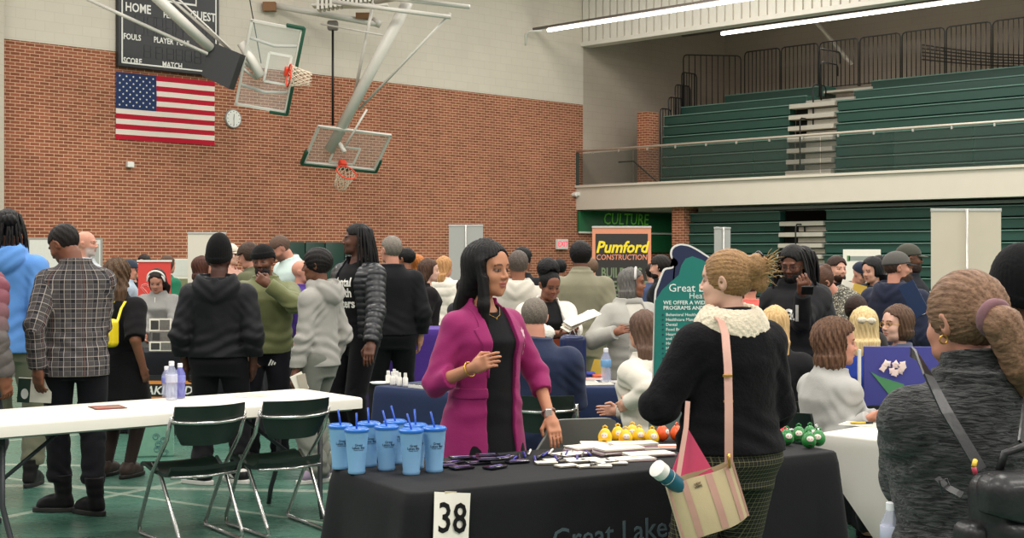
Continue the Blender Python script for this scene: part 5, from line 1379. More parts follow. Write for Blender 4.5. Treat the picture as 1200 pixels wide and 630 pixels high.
rollup(526, 566, 264, 24, GREYB, 'back of a grey rollup banner behind the magenta blazer'); rollup(836, 857, 267, 22, GREYB, 'narrow back of a grey rollup banner before the green bleachers', rz=R(35))
rollup(1091, 1173, 246, 13.5, plain('banner_stone', '#cbc0ac', .6, scale=4), 'tall pale banner back beside the ponytail woman'); rollup(220, 265, 273, 20, CRB, 'blank white rollup banner behind the black beanie', back=False)
def pum(r0, w, zt):
    y = -.004
    MB().box((0, y, zt - .95), (w - .10, .006, 1.7)).build('dark_print', plain('print_charcoal', '#2b2622', .5), r0); y = -.0085
    f = lambda x, z: frame((x, y, z), (1, 0, 0), (0, 0, 1))
    text('Pumford', f(0, zt - .31), .245, plain('print_yellow', '#f0d428', .5), r0, shear=.25, bold=.028, sx_=.92, depth=.001)
    text('CONSTRUCTION', f(0, zt - .46), .115, plain('print_salmon', '#e08a6a', .5), r0, bold=.012, shear=.1, sx_=.86, depth=.001)
    text('BUILDING\nEXCELLENCE\nSINCE 1978', f(0, zt - .90), .21, plain('print_sage', '#6f7d5c', .5), r0, bold=.022, sx_=.66, depth=.001, line=.95)
rollup(694, 763, 266, 21, plain('print_salmon_bg', '#d98c6c', .5), 'tall dark Pumford Construction banner with salmon border', back=False, draw=pum)
# red table banner with an outline S
def redd(r0, w, h, y):
    text('SC', frame((-.02, y - .002, h * .78), (1, 0, 0), (0, 0, 1)), .24, WP, r0, bold=.0, depth=.001); text('SC', frame((-.02, y - .0035, h * .78), (1, 0, 0), (0, 0, 1)), .24, plain('banner_red', '#d8443c', .5), r0, bold=-.012, depth=.001)
board(162, 200, 306, 470, 15.2, 0, 'red banner with white outlined letters behind the headband woman', [plain('banner_red', '#d8443c', .5)], 'table_banner', 'banner', draw=redd)
o = MB().box((sx(181, 15.2), 15.2, sz(305.5, 15.2)), (.38, .03, .02)).build('banner_rod', WP); tag(o, 'white rod along the top of the red banner', 'rod')
def land(r0, w, h, y):
    pic(r0, 0, h * .3, w * .95, h * .45, y, plain('print_field', '#7d7f5c', .5, scale=20, var=.4)); pic(r0, 0, h * .78, w * .95, h * .4, y, plain('print_sky', '#d5d6cc', .5))
board(200, 222, 303, 352, 20.5, 0, 'landscape poster between the red banner and the white one', [PAPER], 'poster', 'poster', draw=land)
def wb(r0, w, h, y):
    pic(r0, 0, h / 2, w - .06, h - .06, y, plain('whiteboard_face', '#dedbd2', .35), 'panel'); pic(r0, w * .36, h / 2, w * .2, h - .2, y - .003, plain('louver_grey', '#a8a8a0', .5, scale=60, var=.2), 'side_panel')
r0 = board(33, 120, 271, 400, 24.0, 0, 'wide white display board with a grey side panel on the far left', [plain('frame_grey', '#9a9a94', .4)], 'display_board', 'board', th=.04, draw=wb)
r0.location.z = 0; 
# paper notice on the bleachers
def notice(r0, w, h, y):
    for j, (zz, ww_) in enumerate(((.8, .7), (.62, .5), (.38, .46), (.24, .6))): pic(r0, 0, h * zz, w * ww_, h * (.10 if j == 0 else .045), y, plain('notice_ink', '#8d968c', .6), 'printed_line')
    pic(r0, -w * .36, h * .8, w * .08, h * .12, y, plain('notice_green', '#5d8a5a', .6), 'emblem')
ntb = board(988, 1032, 292, 345, 16.5, 0, 'white printed notice board in front of the green bleachers', [PAPER], 'notice_board', 'board', draw=notice)
for x_ in (-.18, .18): MB().tube([(x_, .03, .45), (x_, .03, .0), (x_ * 1.2, .05, -sz(345, 16.5))], .012, 8).build('leg', LEGM, ntb, True)

# ------------------------------------------------------------ shaped teal banner
YB = 7.35
tb = empty('shaped_banner', (sx(815, YB), YB, 0), 0, 'teal and navy cut-out Great Lakes Bay Health Centers banner', 'banner')
def bp(px, py): return (sx(px, YB) - sx(815, YB), sz(py, YB))
outer = [bp(*q_) for q_ in ((763, 500), (763.5, 470), (766, 380), (767, 345), (770, 334), (776, 318), (780, 314), (787, 312.5), (792, 309), (791, 305.5), (787, 302.5), (785.5, 298), (786.5, 292), (790, 288), (796, 285.5), (801, 285.5), (808, 287), (818, 292), (832, 301), (850, 312), (868, 330), (880, 350), (880, 500))]
outer = [(x, z) for x, z in outer]; outer = outer + [(bp(880, 500)[0], .05), (bp(763, 500)[0], .05)]
outer = outer[-1:] + outer[:-1]
def loopz(pts, sub=4):
    out = []; n = len(pts)
    for i in range(n):
        p0, p1, p2, p3 = [Vector(pts[(i + k) % n]) for k in (-1, 0, 1, 2)]
        for j in range(sub):
            t_ = j / sub; out.append(tuple(.5 * ((2 * p1) + (p2 - p0) * t_ + (2 * p0 - 5 * p1 + 4 * p2 - p3) * t_ * t_ + (3 * p1 - p0 - 3 * p2 + p3) * t_ ** 3)))
    return out
def tri_prism(pts, y0, y1, name, mat, parent):
    bm = bmesh.new(); vs = [bm.verts.new((x, y0, z)) for x, z in pts]; f = bm.faces.new(vs); bmesh.ops.triangulate(bm, faces=[f])
    ret = bmesh.ops.extrude_face_region(bm, geom=bm.faces[:]); bmesh.ops.translate(bm, vec=(0, y1 - y0, 0), verts=[v for v in ret['geom'] if isinstance(v, bmesh.types.BMVert)])
    bmesh.ops.recalc_face_normals(bm, faces=bm.faces[:]); me = bpy.data.meshes.new(name); bm.to_mesh(me); bm.free(); return link_mesh(name, me, mat, parent)
topc = outer[3:22]; sm = [outer[0], outer[1], outer[2]]
curve = []
for i in range(len(topc) - 1):
    p0 = Vector(topc[max(0, i - 1)]); p1 = Vector(topc[i]); p2 = Vector(topc[i + 1]); p3 = Vector(topc[min(len(topc) - 1, i + 2)])
    for j in range(4): t_ = j / 4; curve.append(tuple(.5 * ((2 * p1) + (p2 - p0) * t_ + (2 * p0 - 5 * p1 + 4 * p2 - p3) * t_ * t_ + (3 * p1 - p0 - 3 * p2 + p3) * t_ ** 3)))
curve.append(topc[-1])
poly = [(bp(763, 500)[0], .03), bp(763.5, 470)] + curve + [bp(880, 500), (bp(880, 500)[0], .03)]
WEDGE = plain('banner_white_edge', '#e6e4dc', .5); NAVY = plain('banner_navy', '#1c2548', .5, scale=3); TEAL = plain('banner_teal', '#13776c', .5, scale=3, var=.05)
tri_prism(poly, -.006, .012, 'white_edge', WEDGE, tb)
c0 = Vector((.02, .9)); inn = []
for i, (x, z) in enumerate(poly):
    p = Vector((x, z)); a = Vector(poly[i - 1]); b_ = Vector(poly[(i + 1) % len(poly)]); t_ = (b_ - a); nrm = Vector((t_.y, -t_.x)); nrm.normalize() if nrm.length else None
    inn.append((x + nrm.x * .009, z + nrm.y * .009))
tri_prism(inn, -.009, -.004, 'navy_print', NAVY, tb)
tealp = [bp(*q_) for q_ in ((764.5, 500), (766, 440), (767.5, 352), (776, 339), (786, 330), (795, 322), (798, 311), (803, 303), (811, 300), (822, 304), (836, 312), (850, 326), (866, 350), (878, 372), (878, 500))]
tri_prism(tealp, -.012, -.008, 'teal_print', TEAL, tb)
pic(tb, .0, .43, .50, .80, -.012, plain('banner_foot', '#5f716c', .5), 'grey_foot'); 
WT = plain('banner_letters', '#e2ece6', .5)
def btx(s_, px, py, size, **k): x, z = bp(px, py); text(s_, frame((x, -.0135, z), (1, 0, 0), (0, 0, 1)), size, WT, tb, align='LEFT', depth=.0006, **k)
btx('Great Lakes Bay', 783, 337.5, .060, bold=.004); btx('Health Centers', 807, 346.5, .044)
btx('WE OFFER A WIDE ARRAY OF\nPROGRAMS AND SERVICES:', 777, 357.5, .028, bold=.02)
items = ['Behavioral Health Services', 'Healthcare Management', 'Dental', 'Food Bank', 'Heart, Joint Physician\nand Dental Exams', 'Hepatitis C Treatment', 'HIV Prevention and Testing', 'HIV/AIDS Support Services', 'Individual and Family Therapy', 'Inpatient Care', 'Insurance Navigation', 'Laboratory Services', 'Nutrition', 'Outreach', 'Pediatrics', 'Pharmacy', 'Women’s Health']
py = 368.5
for i, it in enumerate(items):
    two = '\n' in it; btx(it, 780, py + (2.4 if two else 0), .0225, bold=.01); pic(tb, bp(776.5, py)[0], bp(776.5, py)[1], .007, .007, -.012, NAVY, 'bullet_mark'); py += 10.5 if two else 5.75 
btx('www.GreatLakesBay.org', 772, 490, .040, bold=.008); btx('Visit us on our page', 772, 499, .03)

# ------------------------------------------------------------ right white table in stretch cover
A45 = R(-45); WF = at(957, 507, .745); WF.z = 0
rt = empty('folding_table', (WF + u3 * .38 + v3 * .93), A45, 'white folding table on the right under the stretch cover', 'table'); mb = MB(); table_top(mb, 1.8, .74, .735); mb.build('tabletop', plain('table_plastic', '#cfcabc', .5), rt, angle=40); table_legs(rt, 1.8, .74, .735)
SPX = cloth('stretch_white', '#dcd9cf', .7, var=.03, bump=.1)
def stretch(L, W, z):
    """cover pulled tight to the four feet, so each lower edge is a high arch"""
    pts = densify(rrect(L, W, .02, 3), .03); n = len(pts); vs = []; rows = 12
    rings = [(-.1, z + .002), (-.012, z + .002), (-.003, z), (0, z - .01), (0, z - .05)]
    for off, zz in rings:
        for p in pts: vs.append((p.x * (1 + off / (L / 2)), p.y * (1 + off / (W / 2)), zz))
    for k in range(1, rows + 1):
        for p in pts:
            fx = abs(p.x) / (L / 2); fy = abs(p.y) / (W / 2); side = fx if fy > .98 else fy; span = L if fy > .98 else W
            d = (1 - side) * span / 2; arch = .50 * (1 - math.exp(-d / .22)) ; zb2 = .02 + arch; tx = p.x + L / 2
            if p.y < -W / 2 + .03: zb2 = max(.03, .60 - tx * 1.15) if tx < .5 else zb2
            elif tx < .03: zb2 = .60
            t_ = k / rows; zz = (z - .05) * (1 - t_) + zb2 * t_
            pin = 1 - .10 * (1 - math.exp(-d / .1)) * 0; vs.append((p.x * (1 - .02 * t_), p.y * (1 - .04 * t_), zz))
    fs = [tuple(range(n))]; tot = len(rings) + rows
    for i in range(tot - 1):
        for j in range(n): j2 = (j + 1) % n; fs.append((i * n + j2, i * n + j, (i + 1) * n + j, (i + 1) * n + j2))
    m_ = MB(); m_.add(vs, fs); return m_
o = stretch(1.84, .78, .745).build('stretch_cover', SPX, None, True); o.location = rt.location; o.rotation_euler = (0, 0, A45); tag(o, 'white stretch cover on the right table with arched openings', 'tablecloth')
for v in o.data.polygons[:0]: pass
# papers and pen on it
leaflet(at(1012, 497, .749), R(-30), .22, .16, [PAPER, plain('print_grey', '#a9a59c', .5)], 'sheet of paper on the right white table before the sweatshirt sleeve')
r0 = empty('marker', at(1010, 496, .754), R(10), 'yellow and black marker lying on the paper of the right table', 'pen'); MB().tube([(-.06, 0, .004), (.02, 0, .004)], .006, 8).build('barrel', plain('marker_yellow', '#d8a828', .4), r0, True); MB().tube([(.02, 0, .004), (.06, 0, .004)], .006, 8).build('cap', BLK, r0, True)
# blue display board with flower
covered_table((2.52, 8.18, 0), R(-4), .92, .50, cloth('dark_booth_cloth', '#15181c', .85), 'booth table behind the blue flower board', 'near black cloth under the blue flower board', z=.76, seed=41)
def fl_(r0, w, h, y):
    M4 = Matrix.Identity(4)
    tri_prism([(-w * .42, h * .60), (-w * .30, h * .52), (w * .02, h * .40), (w * .12, h * .05), (w * .10, -.0), (-.02, h * .02), (-w * .22, h * .30)], y - .006, y - .001, 'leaf', plain('felt_green', '#4e8a5e', .8), r0)
    rnd = random.Random(5)
    for i in range(13):
        cx_ = -w * .13 + rnd.uniform(-.06, .06); cz_ = h * .66 + rnd.uniform(-.03, .03); m_ = MB(); a0 = rnd.uniform(0, 6)
        m_.add([(cx_ + .024 * math.cos(a0 + k * PI / 4) * (1 if k % 2 else .6), y - .008 - .012 * (i % 3) * .5, cz_ + .024 * math.sin(a0 + k * PI / 4) * (1 if k % 2 else .6)) for k in range(8)] + [(cx_, y - .022, cz_)], [(k, (k + 1) % 8, 8) for k in range(8)])
        m_.build('petal', plain('petal_pink', '#ecd3cc', .7), r0, True)
fb = board(1013, 1100, 406, 478.5, 7.98, R(-4), 'violet blue display board with a pink paper flower and green leaf', [plain('board_violet', '#3e3f8e', .6)], draw=fl_, th=.03)
MB().box((-.24, -.0, .16), (.012, .05, .36)).build('white_side_edge', WP, fb)
# ------------------------------------------------------------ the people
def fitfig(zt, H0=None, **kw):
    sit = kw.get('sit'); H = H0 or 1.7; hipz = kw.pop('hipz', None)
    for _ in range(4):
        g = Fig(H=H, hipz=hipz, **kw); top = g.hp((0, -.012, .115))[2]
        if sit or H0: hipz = g.hipz + zt - top
        else: H *= zt / top
    return g
def HM(c, c2=None, along=(60, 60, 4)): return hair_mat(c + (c2 or ''), c, c2, along=along)
BLKH = '#0b0909'
def mkhair(g, spec):
    """spec: (style, colour, options)"""
    st, c = spec[0], spec[1]; o = dict(spec[2]) if len(spec) > 2 else {}; c2 = o.pop('c2', None)
    if st in ('long', 'bob'):
        L = o.get('len', .30); return [('hair', hairfn(g, st, **o), HM(c, c2), (.17, .2, L + .12))]
    if st == 'beanie': return [('beanie', hairfn(g, st, **o), cloth('knit' + c, c, .9, bump=.5, fine=90), (.18, .2, .14))]
    if st == 'up': return [('hair', hairfn(g, st, **o), HM(c, c2, (80, 10, 80)), o.get('reach', (.17, .27, .3)))]
    return [('hair', hairfn(g, st, **o), HM(c, c2, (90, 90, 90) if st in ('curly', 'afro', 'short') else (40, 40, 40)), (.17, .2, .16))]
def PP(label, px, Y, yt, b, h=None, pitch=0, tilt=0, sex='m', sit=False, skin='#c99a80', face=None, hair=None, tops=(), bottom=('#16171a', {}), skirt_=None, shoes=None, L=None, Rt=None, res=None, group=None, pL=None, pR=None, H0=None, hidden_hands=False, **fk):
    h = b if h is None else h; zt = sz(yt, Y); kw = dict(sex=sex, sit=sit, yaw=h - b, pitch=pitch, tilt=tilt, **fk)
    g = fitfig(zt, H0, **kw); Rz = rotm(0, 0, b); root = np.array([sx(px, Y), Y, 0]) - (Rz @ (g.hc * np.array([1, 1, 0])))
    loc = lambda p: Rz.T @ (np.asarray(p, float) - root)
    tg = {}
    for k, v in (('L', L), ('Rt', Rt)):
        if v is not None: tg[k] = loc((sx(v[0], v[2]), v[2], sz(v[1], v[2])))
    for k, v in (('palmL', pL), ('palmR', pR)):
        if v is not None: tg[k] = Rz.T @ np.asarray(v, float)
    H = g.H; hz = g.hipz
    g = Fig(H=H, hipz=hz, **kw, **tg); g.footrot = (shoes or {}).get('rot', (0, 0))
    r = res or max(.0042, Y / F * 1.15)
    if Y > 7.3: face = dict(face or {}); face.setdefault('eyes', 'far')
    cl = []
    for i, t_ in enumerate(tops):
        nm, c, o = t_[0], t_[1], dict(t_[2]) if len(t_) > 2 else {}
        mat = o.pop('mat', None) or cloth(nm + (c or ''), c, o.pop('rough', .85), bump=o.pop('bump', .35)); pf = (lambda P: bone_uv(g, P)) if o.pop('uv', False) else None
        o.pop('rough', 0); o.pop('bump', 0); o.setdefault('seed', (px * .37 + i) % 6)
        cl.append((nm, garment(g, **o), mat, o.pop('_', None), pf, 1.0) if True else None)
    if bottom: cl.append(('trousers', trousers(g, **{k: v for k, v in bottom[1].items() if k not in ('mat', 'rf')}), bottom[1].get('mat') or cloth('trousers' + bottom[0], bottom[0], .85), None, None, bottom[1].get('rf', 1.4)))
    if skirt_: cl.append(('skirt', skirt(g, skirt_[1], **skirt_[2]), cloth('skirt' + skirt_[0], skirt_[0]), None, None, 1.2))
    hr = []
    for sp_ in (hair if isinstance(hair, list) else [hair] if hair else []): hr += mkhair(g, sp_)
    ro = make_person(label, tuple(root), R(b), g, r, skin, face or {}, hr, cl, dict(res=max(.005, r), **shoes) if shoes is not None else None, group=group)
    g.root = ro; g.loc = loc; g.rootp = root; g.Rz = Rz
    return g
def part_of(g, name):
    for c in g.root.children:
        if c.name.split('.')[0] == name: return c
def decal(g, target, s_, size, pos, mat, view=(0, 1, 0), lift=.004, name='print', sx2=1.0, **k):
    """lettering laid onto a garment: pos (x,z) in the torso frame, seen from local direction view"""
    me = text_mesh(s_, size, depth=.0004, sx_=sx2, **k); return lay(g, target, me, pos, mat, view, lift, name)
def lay(g, target, me, pos, mat, view=(0, 1, 0), lift=.004, name='print'):
    if isinstance(target, str): target = part_of(g, target)
    bm = bmesh.new(); bm.from_mesh(me); bmesh.ops.triangulate(bm, faces=bm.faces[:])
    for _ in range(2):
        ed = [e for e in bm.edges if e.calc_length() > .03]
        if ed: bmesh.ops.subdivide_edges(bm, edges=ed, cuts=1); bmesh.ops.triangulate(bm, faces=bm.faces[:])
    bm.to_mesh(me); bm.free()
    n = Vector(view).normalized(); up = Vector((0, 0, 1)); x = up.cross(n).normalized(); up = n.cross(x)
    Mt = Matrix([list(r_) for r_ in g.Mt.tolist()]); T0 = Vector(g.T((pos[0], 0, pos[1])))
    me2 = target.data; bv = BVHTree.FromPolygons([v.co[:] for v in me2.vertices], [tuple(p.vertices) for p in me2.polygons])
    for v in me.vertices:
        p = T0 + Mt @ (x * v.co.x + up * v.co.y + n * .6); d = -(Mt @ n); hit = bv.ray_cast(p, d)
        v.co = (hit[0] if hit[0] is not None else p + d * .45) - d * (lift + v.co.z)
    me.materials.clear(); me.materials.append(mat); return link_mesh(name, me, None, g.root)
def wpt(g, px, py, Y): return Vector(g.loc((sx(px, Y), Y, sz(py, Y))))
def ribbon(name, pts, w, th, mat, parent, up=(0, 0, 1)):
    mb = MB(); n = len(pts); P = [Vector(p) for p in pts]; vs = []
    for i in range(n):
        t_ = (P[min(i + 1, n - 1)] - P[max(i - 1, 0)]).normalized(); s_ = t_.cross(Vector(up)); s_.normalize(); nn = s_.cross(t_)
        for (a, b_) in ((-1, -1), (1, -1), (1, 1), (-1, 1)): vs.append(P[i] + s_ * a * w / 2 + nn * b_ * th / 2)
    fs = [(0, 1, 2, 3), tuple((n - 1) * 4 + k for k in (3, 2, 1, 0))]
    for i in range(n - 1):
        for k in range(4): fs.append((i * 4 + k, (i + 1) * 4 + k, (i + 1) * 4 + (k + 1) % 4, i * 4 + (k + 1) % 4))
    mb.add(vs, fs); return mb.build(name, mat, parent, True, angle=40)
def glasses(g, mat=None):
    mb = MB()
    for sd in (-1, 1):
        c = [g.hp((sd * .031 + .022 * math.cos(a), .100 - .006 * abs(math.cos(a)), -.002 + .017 * math.sin(a))) for a in np.linspace(0, 2 * PI, 16, endpoint=False)]
        mb.tube(c, .0018, 6, closed=True); mb.tube([g.hp((sd * .053, .094, .002)), g.hp((sd * .080, .03, .002)), g.hp((sd * .082, -.01, -.004))], .0018, 6)
    mb.tube([g.hp((-.01, .102, .0)), g.hp((.01, .102, .0))], .0018, 6); mb.build('glasses', mat or BLK, g.root, True)
def ballcap(g, c, brimc=None, back=False, line=.028):
    fn = hairfn(g, 'cap', bz=line); r_ = (.18, .2, .16); m = cloth('cap' + c, c, .85); o = sdf_obj('cap', fn, g.hc - np.array(r_), g.hc + np.array(r_), .006, m, g.root)
    def bf(P):
        q = g.hq(P); q = q * np.array([1, -1 if back else 1, 1], f32); d = ell(q * np.array([1, 1, 1], f32), (0, .085, line + .006), (.078, .095, .03)); zz = q[:, 2] - (line + .004 - (q[:, 1] - .08) * .25 - q[:, 0] ** 2 * 5)
        return np.maximum(np.maximum(d, np.abs(zz) - .004), .055 - q[:, 1]) * g.hs
    sdf_obj('brim', bf, g.hc - np.array((.25, .25, .1)), g.hc + np.array((.25, .25, .15)), .005, cloth('cap' + (brimc or c), brimc or c, .85), o)
def beard(g, c, big=0.0):
    def fn(P):
        q = g.hq(P); x = q.copy(); x[:, 0] = np.abs(x[:, 0])
        d = ell(x, (0, .040, -.075 - big * .02), (.058, .058 + big * .02, .050 + big * .03)); d = ss(d, ell(x, (0, .10, -.058), (.022, .03, .010)), .004)
        d = np.maximum(d, q[:, 2] + .03 - np.clip(.055 - q[:, 1], 0, .1) * .5); d = ss(d, ell(x, (0, .105, -.02), (.035, .03, .022)), .005)
        return (np.maximum(d, -.02 - q[:, 1]) + np.sin(q[:, 0] * 220) * np.sin(q[:, 2] * 90) * .002) * g.hs
    sdf_obj('beard', fn, g.hc - np.array((.12, .16, .2)), g.hc + np.array((.12, .16, .1)), .005, HM(c, None, (60, 60, 20)), g.root)
def hoop(name, c, r_, r2, ax, mat, parent):
    ax = Vector(ax).normalized(); a = ax.orthogonal().normalized(); b = ax.cross(a); c = Vector(c)
    return MB().tube([c + (a * math.cos(t_) + b * math.sin(t_)) * r_ for t_ in np.linspace(0, 2 * PI, 24, endpoint=False)], r2, 8, closed=True).build(name, mat, parent, True)
GOLD = plain('gold', '#c9a050', .3, metal=.9)
D1, D2, D3, D4 = '#4b3026', '#6b4431', '#8a5a42', '#b98060'; W1_, W2_, W3_ = '#d6a189', '#c98f78', '#e0b29c'

# 1 magenta blazer ----------------------------------------------------------
MAG = cloth('magenta_suiting', '#8d1d5c', .7, bump=.3, var=.08)
g = PP('woman in a magenta blazer talking behind the front table', 571, 6.42, 284, -140, -127, pitch=2, tilt=0, sex='f', skin=D4, build=1.07, headscale=1.10,
       face=dict(lips='#a45a54', brow='#1c120e'), hair=[('long', BLKH, dict(len=.36, w=.094, t=.014, strand=.0014, n=30, cutx=.067, front=((.080, .30, .05),)))],
       tops=[('blazer', None, dict(mat=MAG, infl=.026, hem=-.22, sleeve=.70, open_=(0, .075, .085), amp=.006, neck=.015, arm_infl=.020, flare=.01, seed=3)), ('black_top', '#131316', dict(infl=.010, hem=-.2, sleeve=.3, amp=.002, neck=.03))],
       bottom=('#131316', {}), shoes=dict(color='#131316', sole='#131316'), L=(645, 490, 6.45), Rt=(556, 430, 6.14), pR=(0, .9, -.25), pL=(0, .2, -1), curlR=.6, curlL=.3, belly=.012, poleR=(.45, -.7, -1), poleL=(-1, -.6, -.2), res=.0042)
M_ = g
def lapel(g, sd):
    base = garment(g, infl=.026, hem=-.22, sleeve=.8, amp=.006, neck=.015, arm_infl=.022, flare=.01, seed=3)
    def fn(P):
        q = ((P - _v(g.pel)) @ _v(g.Mt)).astype(f32); z = q[:, 2] / g.s; x = q[:, 0] * sd
        w_ = np.interp(z, [.16, .36, .40, .41, .50], [0, .055, .062, .040, .03]) ; e = .076
        reg = np.maximum(np.maximum(e - x, x - e - w_), np.maximum(.16 - z, z - .50))
        return np.maximum(np.maximum(base(P) - .007, -(base(P) + .006)), np.maximum(reg, .01 - q[:, 1]))
    return fn
lo_, hi_ = g.box()
for sd in (-1, 1): sdf_obj('lapel', lapel(g, sd), lo_, hi_, .0045, MAG, g.root)
def flap(P, g=g):
    q = ((P - _v(g.pel)) @ _v(g.Mt)).astype(f32); b_ = garment(g, infl=.026, hem=-.22, sleeve=0, amp=.006, neck=.015, flare=.01, seed=3)(P); z = q[:, 2] / g.s
    return np.maximum(np.maximum(b_ - .006, -b_ - .006), np.maximum(np.abs(q[:, 0] - .135) - .055, np.maximum(np.abs(z - .10) - .024, -q[:, 1])))
sdf_obj('pocket_flap', flap, lo_, hi_, .0045, MAG, g.root)
hoop('bracelet', g.wr[1] + unit(g.el[1] - g.wr[1]) * .03, .033, .0035, g.wr[1] - g.el[1], GOLD, g.root)
c = g.wr[-1] + unit(g.el[-1] - g.wr[-1]) * .035; o = hoop('watch_band', c, .031, .005, g.wr[-1] - g.el[-1], plain('watch_band', '#8b6f63', .5), g.root)
wd = Vector(g.loc(np.array([0, -1, 0]) + g.rootp)).normalized(); MB().box(Vector(c) + wd * .034, (.036, .012, .040), wd.to_track_quat('Y', 'Z').to_matrix(), bev=.005).build('watch_face', plain('watch_face', '#b9aea6', .25, metal=.4), g.root)
mb = MB(); mb.tube([g.T((-.05, .06, .50)), g.T((-.03, .088, .465)), g.T((0, .098, .45)), g.T((.03, .088, .465)), g.T((.05, .06, .50))], .0014, 6); mb.lathe([(0, -.006), (.006, 0), (0, .006)], g.T((0, .10, .447)), 8); mb.build('necklace', GOLD, g.root, True)
me = bpy.data.meshes.new('badge'); me.from_pydata([(-.02, -.03, 0), (.02, -.03, 0), (.02, .03, 0), (-.02, .03, 0)], [], [(0, 1, 2, 3)])
lay(g, 'blazer', me, (-.13, .30), plain('badge_white', '#e8ddd8', .4), (-.3, 1, 0), .008, 'name_badge')
me = bpy.data.meshes.new('pin'); me.from_pydata([(.03 * math.cos(a) * (1 if i % 2 else .55), .03 * math.sin(a) * (1 if i % 2 else .55), 0) for i, a in enumerate(np.linspace(0, 2 * PI, 12, endpoint=False))], [], [tuple(range(12))])
lay(g, 'blazer', me, (-.115, .375), plain('pin_pink', '#e0b8c0', .4), (-.3, 1, 0), .010, 'flower_pin')

# 2 black fleece coat -------------------------------------------------------
BFL = cloth('black_fleece', '#121114', .95, bump=.7, scale=22, fine=120, sheen=.35)
SHER = cloth('sherpa', '#e2d6bd', .95, bump=1.0, scale=40, fine=90, sheen=.3)
def plaid_mat(name, base, lines, s=.09):
    m, t = new_mat(name, .85, .2); at_ = t.new('ShaderNodeAttribute', attribute_name='pat'); sp = t.new('ShaderNodeSeparateXYZ'); t.k(at_.outputs['Vector'], sp.inputs[0])
    c = srgb(base)
    for (ax, per, ph, w, col, f) in lines:
        fr = t.math('FRACT', t.math('ADD', t.math('DIVIDE', sp.outputs[ax], per), ph)); k = t.math('MULTIPLY', t.math('LESS_THAN', fr, w), f); c = t.mix(k, c, srgb(col))
    t.k(c, t.b.inputs['Base Color']); nz = t.new('ShaderNodeTexNoise', Scale=14.0, Detail=4.0); tc = t.new('ShaderNodeTexCoord'); t.k(tc.outputs['Object'], nz.inputs['Vector'])
    b = t.new('ShaderNodeBump', Strength=.4, Distance=.01); t.k(nz.outputs['Fac'], b.inputs['Height']); t.k(b.outputs[0], t.b.inputs['Normal']); return m
PL2 = plaid_mat('plaid_trousers', '#191a18', [(0, .018, .1, .18, '#8d8a68', .4), (1, .018, .1, .18, '#8d8a68', .4), (0, .018, .6, .12, '#4d4c40', .5), (1, .018, .6, .12, '#4d4c40', .5)])
g = PP('woman in a black coat with a cream sherpa collar, back to the camera', 851, 5.38, 295, 22, 66, pitch=0, sex='f', skin=W3_, build=1.05, face=dict(brow='#8a6a50', lips='#c88078'),
       hair=[('up', '#6f5036', dict(c2='#a88458', t=.010, blobs=(((.0, -.125, .055), (.048, .05, .055)), ((.01, -.135, .0), (.034, .034, .045))), strand=.003, reach=(.2, .3, .2)))],
       tops=[('coat', None, dict(mat=BFL, infl=.050, hem=-.02, sleeve=1.0, amp=.009, arm_infl=.038, neck=-.02, flare=.02, seed=1)), ('jumper', '#15151a', dict(infl=.02, hem=-.02, sleeve=.3, amp=.002, neck=-.05, collar=.06))], bottom=None,
       shoes=dict(color='#1a1a1c'), L=(795, 449, 5.50), Rt=(868, 465, 5.72), pL=(.4, 0, .2), curlL=.9, res=.0045, poleL=(-.9, -.4, -.8), poleR=(.35, -.8, -1))
lo_, hi_ = g.box(); P2 = g
sdf_obj('plaid_trousers', trousers(g, infl=.035, top=.03, amp=.006, flare=.03), lo_, hi_, .006, PL2, g.root, None, lambda P: np.stack([P[:, 0] + P[:, 1] * .6, P[:, 2], P[:, 0] * 0], 1))
def coll(P, g=g):
    c1 = g.T((0, -.012, .505)); qq = (P - _v(c1)) @ _v(g.Mt @ rotm(10, 0, 0)); rr = np.sqrt((qq[:, 0] * .86) ** 2 + qq[:, 1] ** 2)
    d = np.sqrt((rr - .098) ** 2 + (qq[:, 2] * .62 + (rr - .09) * .6) ** 2) - .037
    return d + np.sin(P[:, 0] * 210) * np.sin(P[:, 1] * 200) * np.sin(P[:, 2] * 190) * .003
sdf_obj('sherpa_collar', coll, lo_, hi_, .0055, SHER, g.root)
mb = MB()
rnd = random.Random(3)
for i in range(34):
    b0 = np.array([rnd.uniform(-.03, .03), -.16 + rnd.uniform(-.01, .02), .04 + rnd.uniform(-.04, .05)]); d = np.array([rnd.uniform(-.02, .02), -rnd.uniform(.03, .065), rnd.uniform(-.025, .05)])
    mb.tube([g.hp(b0), g.hp(b0 + d * .6 + np.array([0, 0, .006])), g.hp(b0 + d)], [.0022, .0014, .0005], 5)
mb.build('loose_strands', HM('#9c7c52', '#c9a876'), g.root, True)
mb = MB()
for i in range(5): a = -.5 + i * .25; mb.tube([g.hp((.03, -.085, .085)), g.hp((.03 + .035 * math.sin(a), -.11 - .02 * math.cos(a), .115 - i * .006)), g.hp((.045 * math.sin(a), -.155, .10 - .008 * i))], [.006, .007, .004], 6)
mb.build('hair_clip', BLK, g.root, True)
